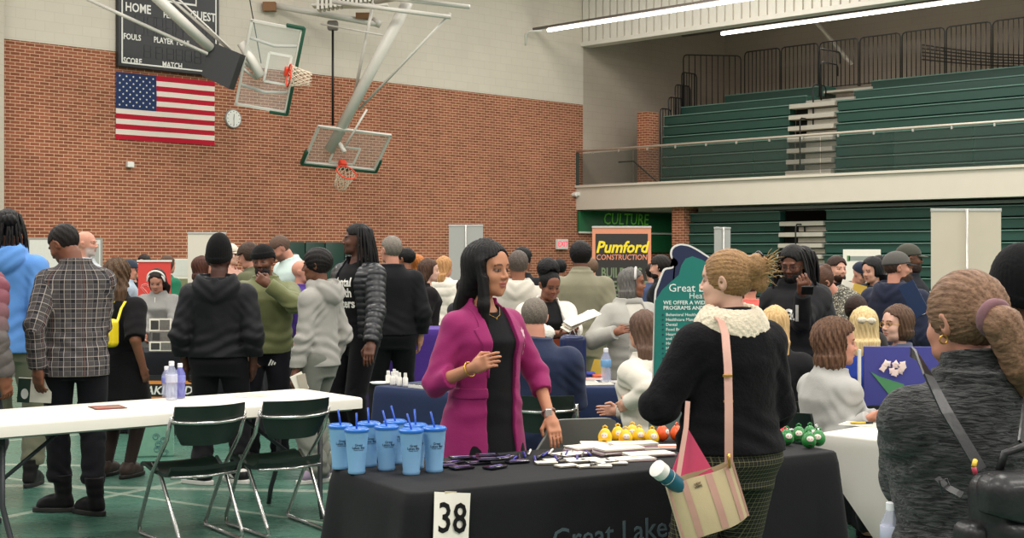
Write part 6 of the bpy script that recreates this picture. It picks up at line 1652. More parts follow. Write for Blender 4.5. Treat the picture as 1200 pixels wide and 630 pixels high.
# tote bag on her arm: part of no body, hangs on a long pink strap
CAN = cloth('canvas', '#c8b58f', .9, bump=.2, var=.06); PNK = plain('pink_leather', '#c09484', .5, scale=18, var=.12)
Yb = 5.02; bt = empty('tote_bag', (sx(828, Yb), Yb, sz(588, Yb)), R(8), 'cream canvas tote bag with pink leather bands hanging from a long pink strap', 'bag')
def bl(px, py, dy=0.0): return Vector((sx(px, Yb) - sx(828, Yb), dy, sz(py, Yb) - sz(588, Yb)))
cor = [bl(780, 568), bl(856, 541), bl(875, 603), bl(800, 634)]
mb = MB()
def bagf(a, b_, y): 
    p = cor[0] * (1 - a) * (1 - b_) + cor[1] * a * (1 - b_) + cor[2] * a * b_ + cor[3] * (1 - a) * b_; bul = math.sin(a * PI) ** .6 * (.35 + .65 * math.sin(min(1, b_ * 1.15) * PI / 2)); return Vector((p.x, y * (.028 + .038 * bul), p.z + .006 * math.sin(a * 6)))
for y in (-1, 1): mb.grid(lambda a, b_: bagf(a, b_, y) if y < 0 else bagf(1 - a, b_, y), 16, 14)
for k in range(14):
    p, q = k / 14, (k + 1) / 14
    for a in (0, 1): mb.add([bagf(a, p, -1), bagf(a, q, -1), bagf(a, q, 1), bagf(a, p, 1)], [(0, 1, 2, 3)])
for k in range(16): p, q = k / 16, (k + 1) / 16; mb.add([bagf(p, 1, -1), bagf(q, 1, -1), bagf(q, 1, 1), bagf(p, 1, 1)], [(0, 1, 2, 3)])
mb.build('bag_body', CAN, bt, True, angle=50)
for a0, a1 in ((.17, .26), (.55, .66), (.86, .93)):
    mb = MB(); mb.grid(lambda a, b_: bagf(a0 + (a1 - a0) * a, b_ * .98, -1) + Vector((0, -.003, 0)), 3, 12); mb.build('leather_band', PNK, bt, True)
ribbon('side_binding', [bagf(1, k / 8, -1) + Vector((.002, 0, 0)) for k in range(9)], .008, .006, PNK, bt, up=(0, 1, 0)); ribbon('side_binding', [bagf(0, k / 8, -1) for k in range(9)], .008, .006, PNK, bt, up=(0, 1, 0))
tt = text('NEW\nYORK', frame(bagf(.40, .14, -1) + Vector((0, -.004, 0)), cor[1] - cor[0], (0, 0, 1)), .011, plain('bag_print', '#6b5a48', .6), bt)
sh = P2.rootp + P2.Rz @ P2.T((.04, -.05, .52)); 
def SW(px, py, Y): return Vector((sx(px, Y) - bt.location.x, Y - bt.location.y, sz(py, Y) - bt.location.z))
RB = Matrix.Rotation(-R(8), 3, 'Z')
ribbon('strap', [RB @ SW(*q_) for q_ in ((836, 371, 5.34), (845, 376, 5.20), (850, 392, 5.13), (853, 430, 5.06), (854, 480, 5.01), (854, 520, 4.98), (854, 543, 4.98))], .030, .005, PNK, bt, up=(0, 1, 0))
ribbon('strap', [RB @ SW(*q_) for q_ in ((806, 470, 5.12), (804, 500, 5.08), (799, 530, 5.04), (794, 562, 5.0))], .018, .005, PNK, bt, up=(0, 1, 0))
for (px, py) in ((852.5, 440), (853.5, 470)): MB().box(RB @ SW(px, py, 5.035), (.036, .010, .010), bev=.002).build('buckle', GOLD, bt)
MB().tube([RB @ SW(854, 531, 4.97), RB @ SW(855, 548, 4.98)], .005, 8).build('clasp', GOLD, bt, True)
o = empty('folder', (0, 0, 0), 0, 'pink folder sticking out of the tote bag', 'folder'); mb = MB(); q_ = [S3(786, 556, 5.06), S3(807, 503, 5.10), S3(836, 552, 5.06), S3(826, 600, 5.03), S3(800, 600, 5.03)]; q2 = [p + Vector((0, .012, 0)) for p in q_]
ctr = sum((p for p in q_), Vector()) / 5; o.location = ctr; mb.add([p - ctr for p in q_ + q2], [(0, 1, 2, 3, 4), (9, 8, 7, 6, 5)] + [(i, i + 5, (i + 1) % 5 + 5, (i + 1) % 5) for i in range(5)]); mb.build('cover', plain('folder_pink', '#c43a60', .5), o)
o = empty('travel_bottle', (0, 0, 0), 0, 'teal travel bottle with a white lid lying in the mouth of the tote bag', 'bottle'); a_, b_ = S3(773, 551, 4.93), S3(800, 573, 5.0); d = b_ - a_; o.location = a_
MB().tube([d * .10, d * .3, d * 1.1], [.030, .031, .029], 20).build('bottle', plain('bottle_teal', '#1f5e70', .3), o, True, angle=50); MB().tube([d * -.14, d * -.12, d * .12, d * .13], [.024, .033, .033, .026], 20).build('lid', WP, o, True, angle=50)
mb = MB(); mb.tube([d * .35, d * .36], [.0318, .0318], 20); mb.build('ring', WP, o)

# 3 grey fleece, ponytail ---------------------------------------------------
def rib_fleece():
    m, t = new_mat('grey_ribbed_fleece', .95, .15); tc = t.new('ShaderNodeTexCoord'); mp = t.new('ShaderNodeMapping'); mp.inputs['Scale'].default_value = (30, 30, 150); t.k(tc.outputs['Object'], mp.inputs['Vector'])
    n = t.new('ShaderNodeTexNoise', Scale=1.0, Detail=4.0, Distortion=.6); t.k(mp.outputs[0], n.inputs['Vector']); r_ = t.new('ShaderNodeMapRange'); r_.inputs['From Min'].default_value = .35; r_.inputs['From Max'].default_value = .65; t.k(n.outputs['Fac'], r_.inputs['Value'])
    t.k(t.mix(r_.outputs[0], srgb('#1d1e1f'), srgb('#4c4d4d')), t.b.inputs['Base Color']); b = t.new('ShaderNodeBump', Strength=.8, Distance=.01); t.k(r_.outputs[0], b.inputs['Height']); t.k(b.outputs[0], t.b.inputs['Normal']); t.b.inputs['Sheen Weight'].default_value = .2; return m
RF = rib_fleece()
g = PP('woman with a brown ponytail in a dark grey fleece, back to the camera', 1130, 3.35, 322, 12, 30, pitch=3, sex='f', skin=W2_, build=1.10, headscale=1.0, face=dict(brow='#6a4a38'),
       hair=[('up', '#583e2e', dict(c2='#94735a', t=.012, tails=(((-.03, -.10, .01), (-.03, -.145, -.01), .032, .036), ((-.03, -.145, -.01), (.02, -.165, -.11), .046, .052), ((.02, -.165, -.11), (.06, -.15, -.215), .046, .016)), strand=.0035, reach=(.25, .34, .3)))],
       tops=[('fleece', None, dict(mat=RF, infl=.048, hem=-.20, sleeve=1.0, amp=.011, arm_infl=.036, neck=-.03, collar=.10, flare=.01, seed=5))], bottom=('#1b1c1f', {}), shoes=dict(color='#222'*2 if False else '#222222'), L=(1072, 545, 3.72), Rt=(1222, 545, 3.7), res=.0042, poleL=(-.5, -.6, -1), poleR=(.5, -.6, -1))
G3 = g; c = g.hp((-.032, -.122, .006)); hoop('scrunchie', c, .034, .014, g.Mh @ np.array([-0.2, -1, -.25]), cloth('scrunchie', '#7d5a60', .8), g.root); hoop('earring', g.hp((-.082, -.005, -.045)), .010, .0022, (0, 1, 0), GOLD, g.root)
# small black backpack worn over the fleece
Yk = 2.98; bk_ = empty('backpack', (sx(1196, Yk), Yk, sz(603, Yk)), R(14), 'small black leather backpack worn by the ponytail woman', 'bag'); LEA = plain('black_leather', '#111113', .45, bump=.3, scale=25, coat=.1)
sdf_obj('bag_body', lambda P: su(rbox(P, (0, 0, -.03), (.125, .06, .135), .045), rbox(P, (0, -.045, -.07), (.085, .04, .07), .03), .02) + fold(P, 22, 2) * .003, (-.16, -.12, -.2), (.16, .1, .14), .006, LEA, bk_)
sdf_obj('bag_flap', lambda P: np.maximum(rbox(P, (0, -.03, .045), (.118, .055, .06), .04) - .006, -.02 - P[:, 2] + np.abs(P[:, 0]) * .3) + fold(P, 18, 4) * .003, (-.16, -.13, -.06), (.16, .1, .14), .006, LEA, bk_)
sdf_obj('side_pocket', lambda P: rbox(P, (-.135, -.0, -.08), (.03, .045, .07), .025), (-.2, -.1, -.2), (-.08, .1, .03), .006, LEA, bk_)
MB().tube([(-.06, .0, .10), (-.05, -.01, .150), (0, -.01, .165), (.05, -.01, .150), (.06, 0, .10)], .010, 10).build('handle', LEA, bk_, True)
mb = MB(); mb.lathe([(0, 0), (.010, 0), (.008, .005), (0, .006)], (.0, -.098, .005), 14, M=rotm(90, 0, 0) is None or Matrix.Rotation(R(90), 3, 'X')); mb.build('snap', GOLD, bk_, True)
ribbon('zip', [(-.085, -.088, -.095), (-.04, -.094, -.085), (.05, -.094, -.083)], .006, .003, GOLD, bk_, up=(0, 1, 0))
bk_.scale = (.90, .90, .90)
KB = Matrix.Rotation(-R(14), 3, 'Z') * (1 / .9)
def KW(px, py, Y): return KB @ (Vector((sx(px, Y), Y, sz(py, Y))) - bk_.location)
ribbon('shoulder_strap', [KW(*q_) for q_ in ((1068, 412, 3.42), (1074, 416, 3.25), (1088, 440, 3.12), (1108, 480, 3.06), (1132, 520, 3.02), (1150, 550, 3.0))], .028, .006, LEA, bk_, up=(0, 1, 0))
ribbon('shoulder_strap', [KW(*q_) for q_ in ((1213, 412, 3.5), (1212, 420, 3.3), (1205, 460, 3.14), (1198, 520, 3.0))], .028, .006, LEA, bk_, up=(0, 1, 0))
ribbon('side_strap', [KW(*q_) for q_ in ((1098, 560, 3.05), (1112, 572, 3.02), (1128, 580, 3.0))], .016, .005, LEA, bk_, up=(0, 1, 0)); mb = MB(); cc = KW(1108, 570, 3.02); mb.tube([cc + Vector(p) for p in ((-.018, 0, .016), (.004, 0, .02), (.016, 0, -.014), (-.006, 0, -.02))], .0025, 6, closed=True); mb.build('buckle', plain('gunmetal', '#4a4a4c', .3, metal=.8), bk_, True)
mb = MB(); mb.tube([KW(1143, 539, 2.93), KW(1141, 546, 2.92)], .006, 8); mb.build('yellow_charm', plain('charm_yellow', '#d9b43a', .5), bk_, True); mb = MB(); mb.tube([KW(1141, 547, 2.92), KW(1143, 555, 2.92)], .006, 8); mb.build('red_charm', plain('charm_red', '#a83248', .5), bk_, True)
bottle(Vector((sx(1044, 3.34), 3.34, sz(668, 3.34))), .165, 'clear bottle with white cap in the side of the ponytail woman', lbl=plain('label_pale', '#9a9fae', .4))

# 4 black hooded head at the right edge ------------------------------------
g = PP('person in black with a big black knit hat at the right edge', 1195, 4.55, 300, 10, 5, skin=D2, build=1.1, headscale=1.12, hair=('beanie', '#0e0e10', dict(top=.02, line=-.03)),
       tops=[('jacket', '#121215', dict(infl=.035, sleeve=1, hem=-.12, amp=.01, hood=1.2, neck=-.03))], res=.006)

# 5 left group ---------------------------------------------------------------
BLUEH = cloth('blue_sweat', '#5c8fd0', .85, var=.06); 
g = PP('tall person in a light blue hoodie with tied back locs at the left edge', 9, 9.7, 247, -5, 25, pitch=10, skin=D2, hair=[('up', BLKH, dict(t=.012, blobs=(((0, -.12, .03), (.05, .045, .045)),), strand=.005))],
       tops=[('hoodie', None, dict(mat=BLUEH, infl=.034, hem=-.10, sleeve=1, amp=.010, hood=1.15, arm_infl=.028))], bottom=('#6f6f5c', dict(infl=.026, cutz=.15)), shoes=dict(color='#1b1a1a', boot=.08), feet=((-.13, 0), (.13, .08)))
tubes_mesh('locs', dread_strands(g, 26, .19, 4, .010, zr=(-.02, .06)), HM(BLKH), g.root)
def puff_mat(nm, c1, c2, z0, z1, rough=.4):
    m, t = new_mat(nm, rough, .4); tc = t.new('ShaderNodeTexCoord'); sp = t.new('ShaderNodeSeparateXYZ'); t.k(tc.outputs['Object'], sp.inputs[0]); r_ = t.new('ShaderNodeMapRange'); r_.inputs['From Min'].default_value = z0; r_.inputs['From Max'].default_value = z1
    t.k(sp.outputs[2], r_.inputs['Value']); t.k(t.mix(r_.outputs[0], srgb(c1), srgb(c2)), t.b.inputs['Base Color']); n = t.new('ShaderNodeTexNoise', Scale=16.0, Detail=3.0); t.k(tc.outputs['Object'], n.inputs['Vector']); b = t.new('ShaderNodeBump', Strength=.4, Distance=.01); t.k(n.outputs['Fac'], b.inputs['Height']); t.k(b.outputs[0], t.b.inputs['Normal']); return m
g = PP('person in a quilted burgundy and grey puffer jacket cut by the left edge', -42, 8.3, 262, -20, -10, skin=D3, build=1.15, hair=('short', BLKH), tops=[('puffer_jacket', None, dict(mat=puff_mat('dusty_puffer', '#54504e', '#7d4350', 1.15, 1.4, .6), infl=.055, hem=-.08, sleeve=1, quilt=.085, qa=.016, arm_infl=.045, collar=.05, neck=-.02))], bottom=('#24242a', {}), shoes=dict())
PLM = plaid_mat('grey_plaid', '#26262a', [(0, .060, .0, .42, '#4f4b47', .75), (1, .060, .2, .42, '#494649', .65), (0, .060, .12, .07, '#c4bab0', .5), (1, .060, .32, .07, '#c4bab0', .5), (0, .060, .55, .04, '#8f8a86', .6), (1, .060, .75, .04, '#8f8a86', .6), (0, .18, .80, .04, '#7a5a50', .4)])
g = PP('man in a grey plaid flannel shirt looking down with his head bowed', 75, 8.75, 266, 20, 68, pitch=32, skin='#7a4d38', build=.94, shw=.92, face=dict(scalp=.85, stub=.7), hair=('short', '#120d0b', dict(t=.004)),
       tops=[('plaid_shirt', None, dict(mat=PLM, uv=True, infl=.034, hem=-.13, sleeve=1.0, amp=.010, arm_infl=.026, collar=.04, neck=-.02, seed=2))], bottom=('#15151a', dict(infl=.022, amp=.012, flare=.012, cutz=.19)), shoes=dict(color='#161416', sole='#2a2624', boot=.12, rot=(70, 40)),
       L=(44, 432, 8.55), Rt=(110, 432, 9.0), pL=(.4, .8, 0), curlL=.35, feet=((-.09, .08), (.10, -.10)), res=.0055)
nb = empty('notebook', (sx(41, 8.66), 8.66, sz(457, 8.66)), R(8), 'green and white notebook held by the man in the plaid shirt', 'notebook'); MB().box((0, 0, 0), (.205, .014, .15), Matrix.Rotation(R(4), 3, 'Y')).build('pages', PAPER, nb); MB().box((-.065, -.009, 0), (.075, .004, .15), Matrix.Rotation(R(4), 3, 'Y')).build('green_cover', plain('cover_green', '#16352a', .4), nb)
mb = MB(); mb.lathe([(0, 0), (.022, 0), (.022, .003), (0, .003)], (0, 0, 0), 18, M=Matrix.Rotation(R(90), 3, 'X')); mb.v = [(x - .06, y - .011, z * 1.5 - .02) for x, y, z in mb.v]; mb.build('emblem', WP, nb)
# bald man, small figures near the white board
g = PP('bald older man with a white beard behind the plaid shirt', 101, 13.2, 271, -95, skin=W2_, build=1.15, tops=[('shirt', '#b9bec2', dict(infl=.03, sleeve=.45, collar=.04))], face=dict(stub=.8, stubc='#c9c2bb'))
g = PP('small woman with brown hair seen from behind near the white board', 48, 14.5, 303, 5, sex='f', skin=W1_, hair=('long', '#4b3828', dict(len=.2, c2='#8a6a4a')), tops=[('blouse', '#c9b8a8', dict(infl=.025, sleeve=.6))])
g = PP('woman in a black dress with long brown curls, turned away', 138, 10.15, 305, -22, -14, sex='f', skin='#8a5c46', build=1.22, hair=('long', '#2b1f18', dict(len=.27, w=.12, t=.02, c2='#6b5138', strand=.006, n=14)),
       tops=[('dress_top', '#131214', dict(infl=.03, sleeve=.5, hem=-.05, amp=.006, arm_infl=.035))], bottom=('#2b201c', dict(infl=.004, flare=.0, amp=.0)), skirt_=('#131214', .46, dict(infl=.03, flare=.05)), shoes=dict(color='#3a2c26', sole='#1c1614'), Rt=(168, 432, 10.0), res=.0065)
ybp = empty('mini_backpack', (sx(126, 9.78), 9.78, sz(390, 9.78)), R(-20), 'bright yellow mini backpack on the woman in the black dress', 'bag'); YEL = plain('yellow_leather', '#ecd21c', .4, bump=.15)
sdf_obj('bag_body', lambda P: rbox(P, (0, 0, 0), (.075, .05, .10), .035), (-.1, -.08, -.12), (.1, .08, .12), .006, YEL, ybp); sdf_obj('front_pocket', lambda P: rbox(P, (0, -.045, -.035), (.055, .02, .05), .018), (-.08, -.09, -.1), (.08, 0, .04), .006, YEL, ybp)
ribbon('strap', [(.05, .04, .07), (.05, .09, .17), (.05, .14, .22)], .02, .005, YEL, ybp, up=(0, 1, 0)); ribbon('strap', [(-.05, .04, .07), (-.05, .09, .17), (-.05, .14, .22)], .02, .005, YEL, ybp, up=(0, 1, 0)); MB().tube([(-.02, 0, .095), (0, 0, .125), (.02, 0, .095)], .005, 6).build('handle', YEL, ybp, True)
g = PP('woman in a grey quarter-zip with a white striped headband looking down', 184, 13.6, 317, 178, 180, pitch=24, sex='f', skin=W2_, build=1.15, hair=('long', '#1f1512', dict(len=.2, w=.11, t=.014)), tops=[('quarter_zip', '#8a8985', dict(infl=.03, sleeve=1, hem=-.2, collar=.03, amp=.008))], L=(200, 404, 13.25), Rt=(170, 404, 13.25))
mb = MB()
for dz in (0, .028): mb.tube([g.hp((.088 * math.cos(a), .022 + dz * .5, .03 + .090 * math.sin(a) - dz)) for a in np.linspace(.1, PI - .1, 14)], .009, 8)
mb.v = [tuple(g.hc + (np.array(v) - g.hc) * 1.06) for v in mb.v]; mb.build('headband', WP, g.root, True)
mb = MB(); mb.tube([g.T((0, .14, .47)), g.T((0, .155, .36))], .004, 6); mb.build('zip', WP, g.root)
g = PP('man in a navy cap and pale denim jacket behind the woman in the black dress', 152, 15.8, 305, -70, pitch=12, skin=W2_, tops=[('denim_jacket', '#9fb0bd', dict(infl=.035, sleeve=1, hem=-.08, collar=.05))]); ballcap(g, '#2b3340', back=False)
g = PP('dark haired woman in black behind the navy cap', 157, 17.2, 305, -120, sex='f', skin=W1_, hair=('long', '#151112', dict(len=.22)), tops=[('jumper', '#1a181b', dict(infl=.03, sleeve=1))])
g = PP('dark haired person peeking over the red banner', 168.5, 18.8, 299, 170, skin=W1_, hair=('short', '#1c1513', dict(t=.016)), tops=[('shirt', '#3a3a40', dict(infl=.03, sleeve=1))])
g = PP('woman with long brown hair and a green top beside the red banner', 197, 17.5, 300, -35, sex='f', skin=W2_, hair=('long', '#3d2c22', dict(len=.32, c2='#5c4434')), tops=[('green_top', '#1d6a4c', dict(infl=.03, sleeve=.9))])

# 6 black jacket, olive jacket ----------------------------------------------
BJ = cloth('black_shell', '#17181b', .55, bump=.5, scale=7)
g = PP('man in a black hooded jacket and tall black beanie, back to the camera', 257, 9.85, 286, 2, 0, pitch=6, skin=D1, build=1.08, hair=('beanie', '#0d0d0e', dict(top=.05, line=-.015)),
       tops=[('hooded_jacket', None, dict(mat=BJ, infl=.048, hem=-.02, sleeve=1.0, amp=.013, hood=1.35, arm_infl=.036, neck=-.02, seed=4))], bottom=('#131316', dict(infl=.024, amp=.010)),
       shoes=dict(color='#1a1a1c', sole='#d8d4cc', accent='#e8e4dc', rot=(62, 48)), feet=((-.12, .0), (.14, .04)), res=.0055)
OLV = cloth('olive_shell', '#6c7048', .6, bump=.5, scale=7)
g = PP('man in an olive jacket and black beanie rubbing his nose', 308, 10.75, 288, 188, 172, pitch=8, tilt=4, skin=D2, build=1.08, face=dict(stub=.9, lips='#6a4038'), hair=('beanie', '#101011', dict(top=.0, line=-.02)),
       tops=[('olive_jacket', None, dict(mat=OLV, infl=.042, hem=-.06, sleeve=1.0, amp=.013, arm_infl=.034, collar=.05, neck=0, seed=2))], bottom=('#14141a', dict(infl=.022)), shoes=dict(color='#1c1c1e'),
       L=(314, 333, 10.50), pL=(-.2, .9, .1), curlL=1.25, res=.006, poleL=(-1.2, .1, -.9), Rt=(292, 415, 10.6))
beard(g, '#100c0b', .2)
def sidestripe(g, mat, sd=-1):
    for j in (-1, 0, 1):
        pts = []
        for k in range(12):
            t_ = k / 11; a = np.array(g.hip[sd]) * (1 - t_) + np.array(g.an[sd]) * t_ if True else 0
            rr_ = .108 * (1 - t_) + .062 * t_; pts.append((a[0] + sd * rr_ * .99, a[1] + .018 * j + .03, a[2] + .04))
        ribbon('side_stripe', pts, .009, .003, mat, g.root, up=(sd, 0, 0))
sidestripe(g, WP, -1)
mb = MB()
for j in range(3): mb.box((-.075 + j * .018, .135, .79 + j * .004), (.011, .003, .022 + j * .014), Matrix.Rotation(R(-25), 3, 'Y'))
mb.build('logo_print', WP, g.root)
GRH = cloth('grey_sweat', '#9b9992', .9, var=.06)
g = PP('young man in a light grey hoodie with cornrows, turned to the left', 371, 10.0, 292, 66, 84, pitch=4, skin=D2, hair=('braids', '#0f0c0b'), tops=[('hoodie', None, dict(mat=GRH, infl=.036, hem=-.08, sleeve=1.0, amp=.011, hood=1.15, arm_infl=.030, seed=1))],
       bottom=('#6d6f68', dict(infl=.034, amp=.014, flare=.02, mat=cloth('faded_jeans', '#73756c', .85, var=.2))), shoes=dict(color='#8f7f94', sole='#d8d4cc', rot=(60, 60)), L=(345, 441, 9.8), pL=(.9, .3, 0), curlL=.8, res=.0055, build=.88, shw=.92, feet=((-.1, -.05), (.12, .05)))
leaf = empty('folded_papers', (sx(351, 9.75), 9.75, sz(448, 9.75)), R(20), 'folded white papers in the hand of the grey hoodie', 'papers'); MB().box((0, 0, 0), (.09, .012, .13), Matrix.Rotation(R(-25), 3, 'Y')).build('sheet', PAPER, leaf); MB().box((.02, -.012, .0), (.06, .008, .12), Matrix.Rotation(R(-12), 3, 'Y')).build('sheet', PAPERG, leaf)
PUF = plain('black_puffer', '#1c1e22', .38, bump=.2, scale=18, spec=.5)
g = PP('tall man with long locs in a black puffer jacket over a printed shirt', 418, 10.8, 263, 136, 104, pitch=-3, skin='#5b3a2b', hair=[('short', BLKH, dict(t=.010))], tops=[('puffer_jacket', None, dict(mat=PUF, infl=.040, hem=-.04, sleeve=1.0, quilt=.048, qa=.009, arm_infl=.032, open_=(-.02, .10, .12), collar=.05, neck=-.01, amp=.004)), ('printed_shirt', '#111113', dict(infl=.016, sleeve=.3, hem=-.10, amp=.004))],
       bottom=('#101013', dict(infl=.026)), shoes=dict(color='#17171a'), L=(434, 408, 10.35), pL=(.1, .6, 0), res=.006, face=dict(stub=.35))
tubes_mesh('locs', dread_strands(g, 44, .34, 8, .0095, zr=(-.01, .06), spread=.05), HM(BLKH), g.root)
for i, (w_, zz) in enumerate((('Mental', .36), ('Health', .285), ('Matters', .21))): decal(g, 'printed_shirt', w_, .095, (.0, zz), WP, (.1, 1, 0), bold=.03, sx2=.8)
decal(g, 'printed_shirt', '3-14', .06, (.02, .145), WP, (.1, 1, 0), bold=.02, sx2=.85)
hoop('earring', g.hp((-.085, -.004, -.04)), .008, .003, (0, 1, 0), GOLD, g.root)
g = PP('man in a black coat with short grey hair, seen from behind', 458, 12.1, 277, 12, 42, skin=W2_, hair=('short', '#5d564e', dict(t=.006, c2='#8f877c')), face=dict(scalp=.5, scalpc='#6a6259'), tops=[('coat', '#18181b', dict(infl=.040, hem=-.04, sleeve=1, amp=.008, collar=.04, arm_infl=.03))], bottom=('#111114', dict(infl=.03)), shoes=dict(), build=1.06)
g = PP('bald man in a purple polo with black sleeves facing right', 354, 13.3, 305, -100, skin=W2_, build=1.05, tops=[('polo', '#47317f', dict(infl=.032, sleeve=.5, hem=-.1, collar=.04, arm_infl=.03)), ('sleeves', '#17171a', dict(infl=.01, sleeve=1))], L=(350, 395, 13.0), Rt=(343, 400, 13))
g = PP('man in a pale mint shirt leaning forward behind the olive jacket', 328, 14.2, 279, 128, 118, pitch=36, lean=14, skin=W2_, build=1.1, hair=('short', '#4d3b30', dict(t=.008)), face=dict(stub=.75, stubc='#4a3328'), tops=[('shirt', '#c3d6cf', dict(infl=.03, sleeve=1, hem=-.15, collar=.04))])
g = PP('person in an olive coat bending behind the black beanie', 291, 13.6, 287, 60, 70, pitch=20, lean=18, skin=W2_, hair=('curly', '#33261e', dict(t=.02)), tops=[('coat', '#56583f', dict(infl=.04, sleeve=1, hem=-.1))])
g = PP('person in a pale hat talking beside the white rollup banner', 270, 15.6, 286, -110, skin=W3_, tops=[('shirt', '#b58b7c', dict(infl=.03, sleeve=.5))]); ballcap(g, '#cfc5b4')
g = PP('person with auburn hair and a plum top left of the tall black beanie', 238, 13.7, 301, -60, sex='f', skin=W2_, hair=('bob', '#2c1a15', dict(len=.14, c2='#5a3426')), tops=[('plum_top', '#5b3348', dict(infl=.03, sleeve=1))])
g = PP('dark haired person behind the bald man in purple', 343, 17.0, 298, 40, skin=W2_, hair=('curly', '#3a302a', dict(t=.016)), tops=[('jumper', '#2a3038', dict(infl=.03, sleeve=1))])
g = PP('woman with long straight brown hair in a white top and black cardigan', 503, 13.7, 304, -75, -80, sex='f', skin=W3_, hair=('long', '#30211a', dict(len=.34, c2='#5a4030', n=30)), tops=[('white_top', '#d9d4cc', dict(infl=.012, sleeve=.3, hem=.02)), ('cardigan', '#1b1719', dict(infl=.026, sleeve=1, hem=-.05, open_=(0, .08, .1)))], skirt_=('#131315', .5, dict(flare=.03)), bottom=None)
g = PP('woman with copper blonde hair in a white puffy jacket', 521, 15.4, 301, -25, -40, sex='f', skin=W2_, hair=('long', '#8a5a38', dict(len=.20, c2='#cfa06a')), tops=[('jacket', '#ddd6c8', dict(infl=.045, sleeve=1, hem=-.02, quilt=.1, qa=.012, collar=.04))])
g = PP('person with a black quiff behind the black coat', 475, 16.6, 292, 60, skin=D3, hair=[('afro', BLKH, dict(r=(.085, .12, .10)))], tops=[('jacket', '#232326', dict(infl=.03, sleeve=1))])
g = PP('person with ginger hair behind the brown haired woman', 489, 16.8, 299, 20, sex='f', skin=W2_, hair=('bob', '#8f4e22', dict(len=.15, c2='#c8803f')), tops=[('jumper', '#3d4a5c', dict(infl=.03, sleeve=1))])
g = PP('person in a dark coat between the white jacket and the magenta blazer', 543, 14.4, 327, 30, sex='f', skin=W2_, hair=('long', '#141011', dict(len=.2)), tops=[('coat', '#2a2a30', dict(infl=.03, sleeve=1))])

# 7 centre group -------------------------------------------------------------
g = PP('man in a cream hooded sweatshirt with short faded hair, turned away', 607, 11.0, 294, -8, 8, skin=D3, build=1.08, hair=('short', '#3a312b', dict(t=.005, c2='#6b6058')), face=dict(scalp=.7, scalpc='#3c332d'), tops=[('hoodie', '#cbc5b8', dict(infl=.042, sleeve=1, hem=-.08, hood=1.15, amp=.010, arm_infl=.034))])
g = PP('person with short black curls behind the cream sweatshirt', 613, 13.6, 291, -30, skin=D3, hair=[('curly', BLKH, dict(t=.018))], tops=[('jacket', '#1c1c20', dict(infl=.03, sleeve=1))])
WJ = cloth('white_fleece', '#ded9cd', .95, bump=.9, scale=26, fine=80, sheen=.3)
g = PP('woman with an afro puff in a white fleece jacket reading papers', 644, 10.4, 317, 198, 205, pitch=20, sex='f', skin='#80523d', build=1.2, hair=[('up', BLKH, dict(t=.006, strand=.002)), ('afro', BLKH, dict(r=(.09, .10, .09)))], face=dict(lips='#8a4e46'),
       tops=[('fleece_jacket', None, dict(mat=WJ, infl=.045, sleeve=1, hem=-.05, open_=(0, .075, .09), collar=.06, neck=-.0, arm_infl=.036)), ('black_top', '#141416', dict(infl=.018, sleeve=.2, hem=.2, amp=.002, neck=-.02)), ('rust_top', '#a14a30', dict(infl=.015, sleeve=.2, hem=-.05, amp=.002, neck=.12))],
       bottom=('#17181c', {}), L=(672, 389, 10.05), Rt=(658, 391, 10.05), pL=(-.4, 0, .7), pR=(.4, 0, .7), res=.006)
for c_ in list(g.root.children):
    if c_.name.startswith('hair') and c_ != part_of(g, 'hair'): c_.data.transform(Matrix.Translation(Vector(g.Mh @ np.array([0, -.045, .075])) * float(g.hs))); c_.name = 'hair_puff'
    
pp = empty('papers', (sx(678, 9.72), 9.72, sz(376, 9.72)), R(5), 'white papers held up by the woman with the afro puff', 'papers')
for j in range(3): MB().box((.012 * j, -.01 * j, .012 * j), (.24, .15, .004), Euler((R(12), R(-30 + 5 * j), R(10))).to_matrix()).build('sheet', PAPER if j != 1 else PAPERG, pp)
dbg = empty('drawstring_bag', (sx(672, 9.9), 9.9, sz(425, 9.9)), R(4), 'dark blue shiny bag hanging from the hands of the woman in white fleece', 'bag'); sdf_obj('bag_body', lambda P: rbox(P, (0, 0, 0), (.095, .05, .20), .04) + fold(P, 20, 1, (1, 1, .3)) * .006, (-.14, -.1, -.24), (.14, .1, .24), .008, plain('navy_nylon', '#1c2a55', .35), dbg)
MB().tube([(-.03, 0, .19), (-.01, 0, .26), (.02, 0, .19)], .004, 6).build('cord', WP, dbg, True)
g = PP('broad man in an olive quarter-zip with short black twists, back to the camera', 680, 11.6, 284, -4, 8, pitch=4, skin=D2, build=1.12, hair=[('curly', BLKH, dict(t=.016))], tops=[('olive_sweater', '#84806a', dict(infl=.036, sleeve=1, hem=-.06, collar=.08, amp=.010, neck=-.03, arm_infl=.032))], bottom=('#a59a80', dict(infl=.026)), shoes=dict())
g = PP('seated man in a navy shirt with thinning grey hair, back to the camera', 626, 8.75, 350, -16, 8, pitch=8, sit=True, skin=W2_, build=1.3, hair=[('short', '#4d463f', dict(t=.006, c2='#857c70'))], face=dict(scalp=.3, scalpc='#8a7468'), tops=[('navy_shirt', '#1f2a45', dict(infl=.040, sleeve=.5, hem=-.12, collar=.04, amp=.011, arm_infl=.034))], roll=4, H0=1.82)
g = PP('older woman with grey hair and a headband in a pale grey hoodie', 741, 10.45, 315, -158, -98, sex='f', skin=D3, build=1.2, hair=('bob', '#4a4845', dict(len=.15, c2='#74716c', w=.10)), tops=[('open_hoodie', '#a5a39b', dict(infl=.044, sleeve=1, hem=-.14, open_=(0, .07, .10), hood=1.0, arm_infl=.034)), ('printed_sweatshirt', '#bdb9ae', dict(infl=.022, sleeve=.5, hem=-.08))], bottom=('#1e1f22', {}), Rt=(722, 389, 10.15), L=(762, 390, 10.25), res=.006, belly=.03)
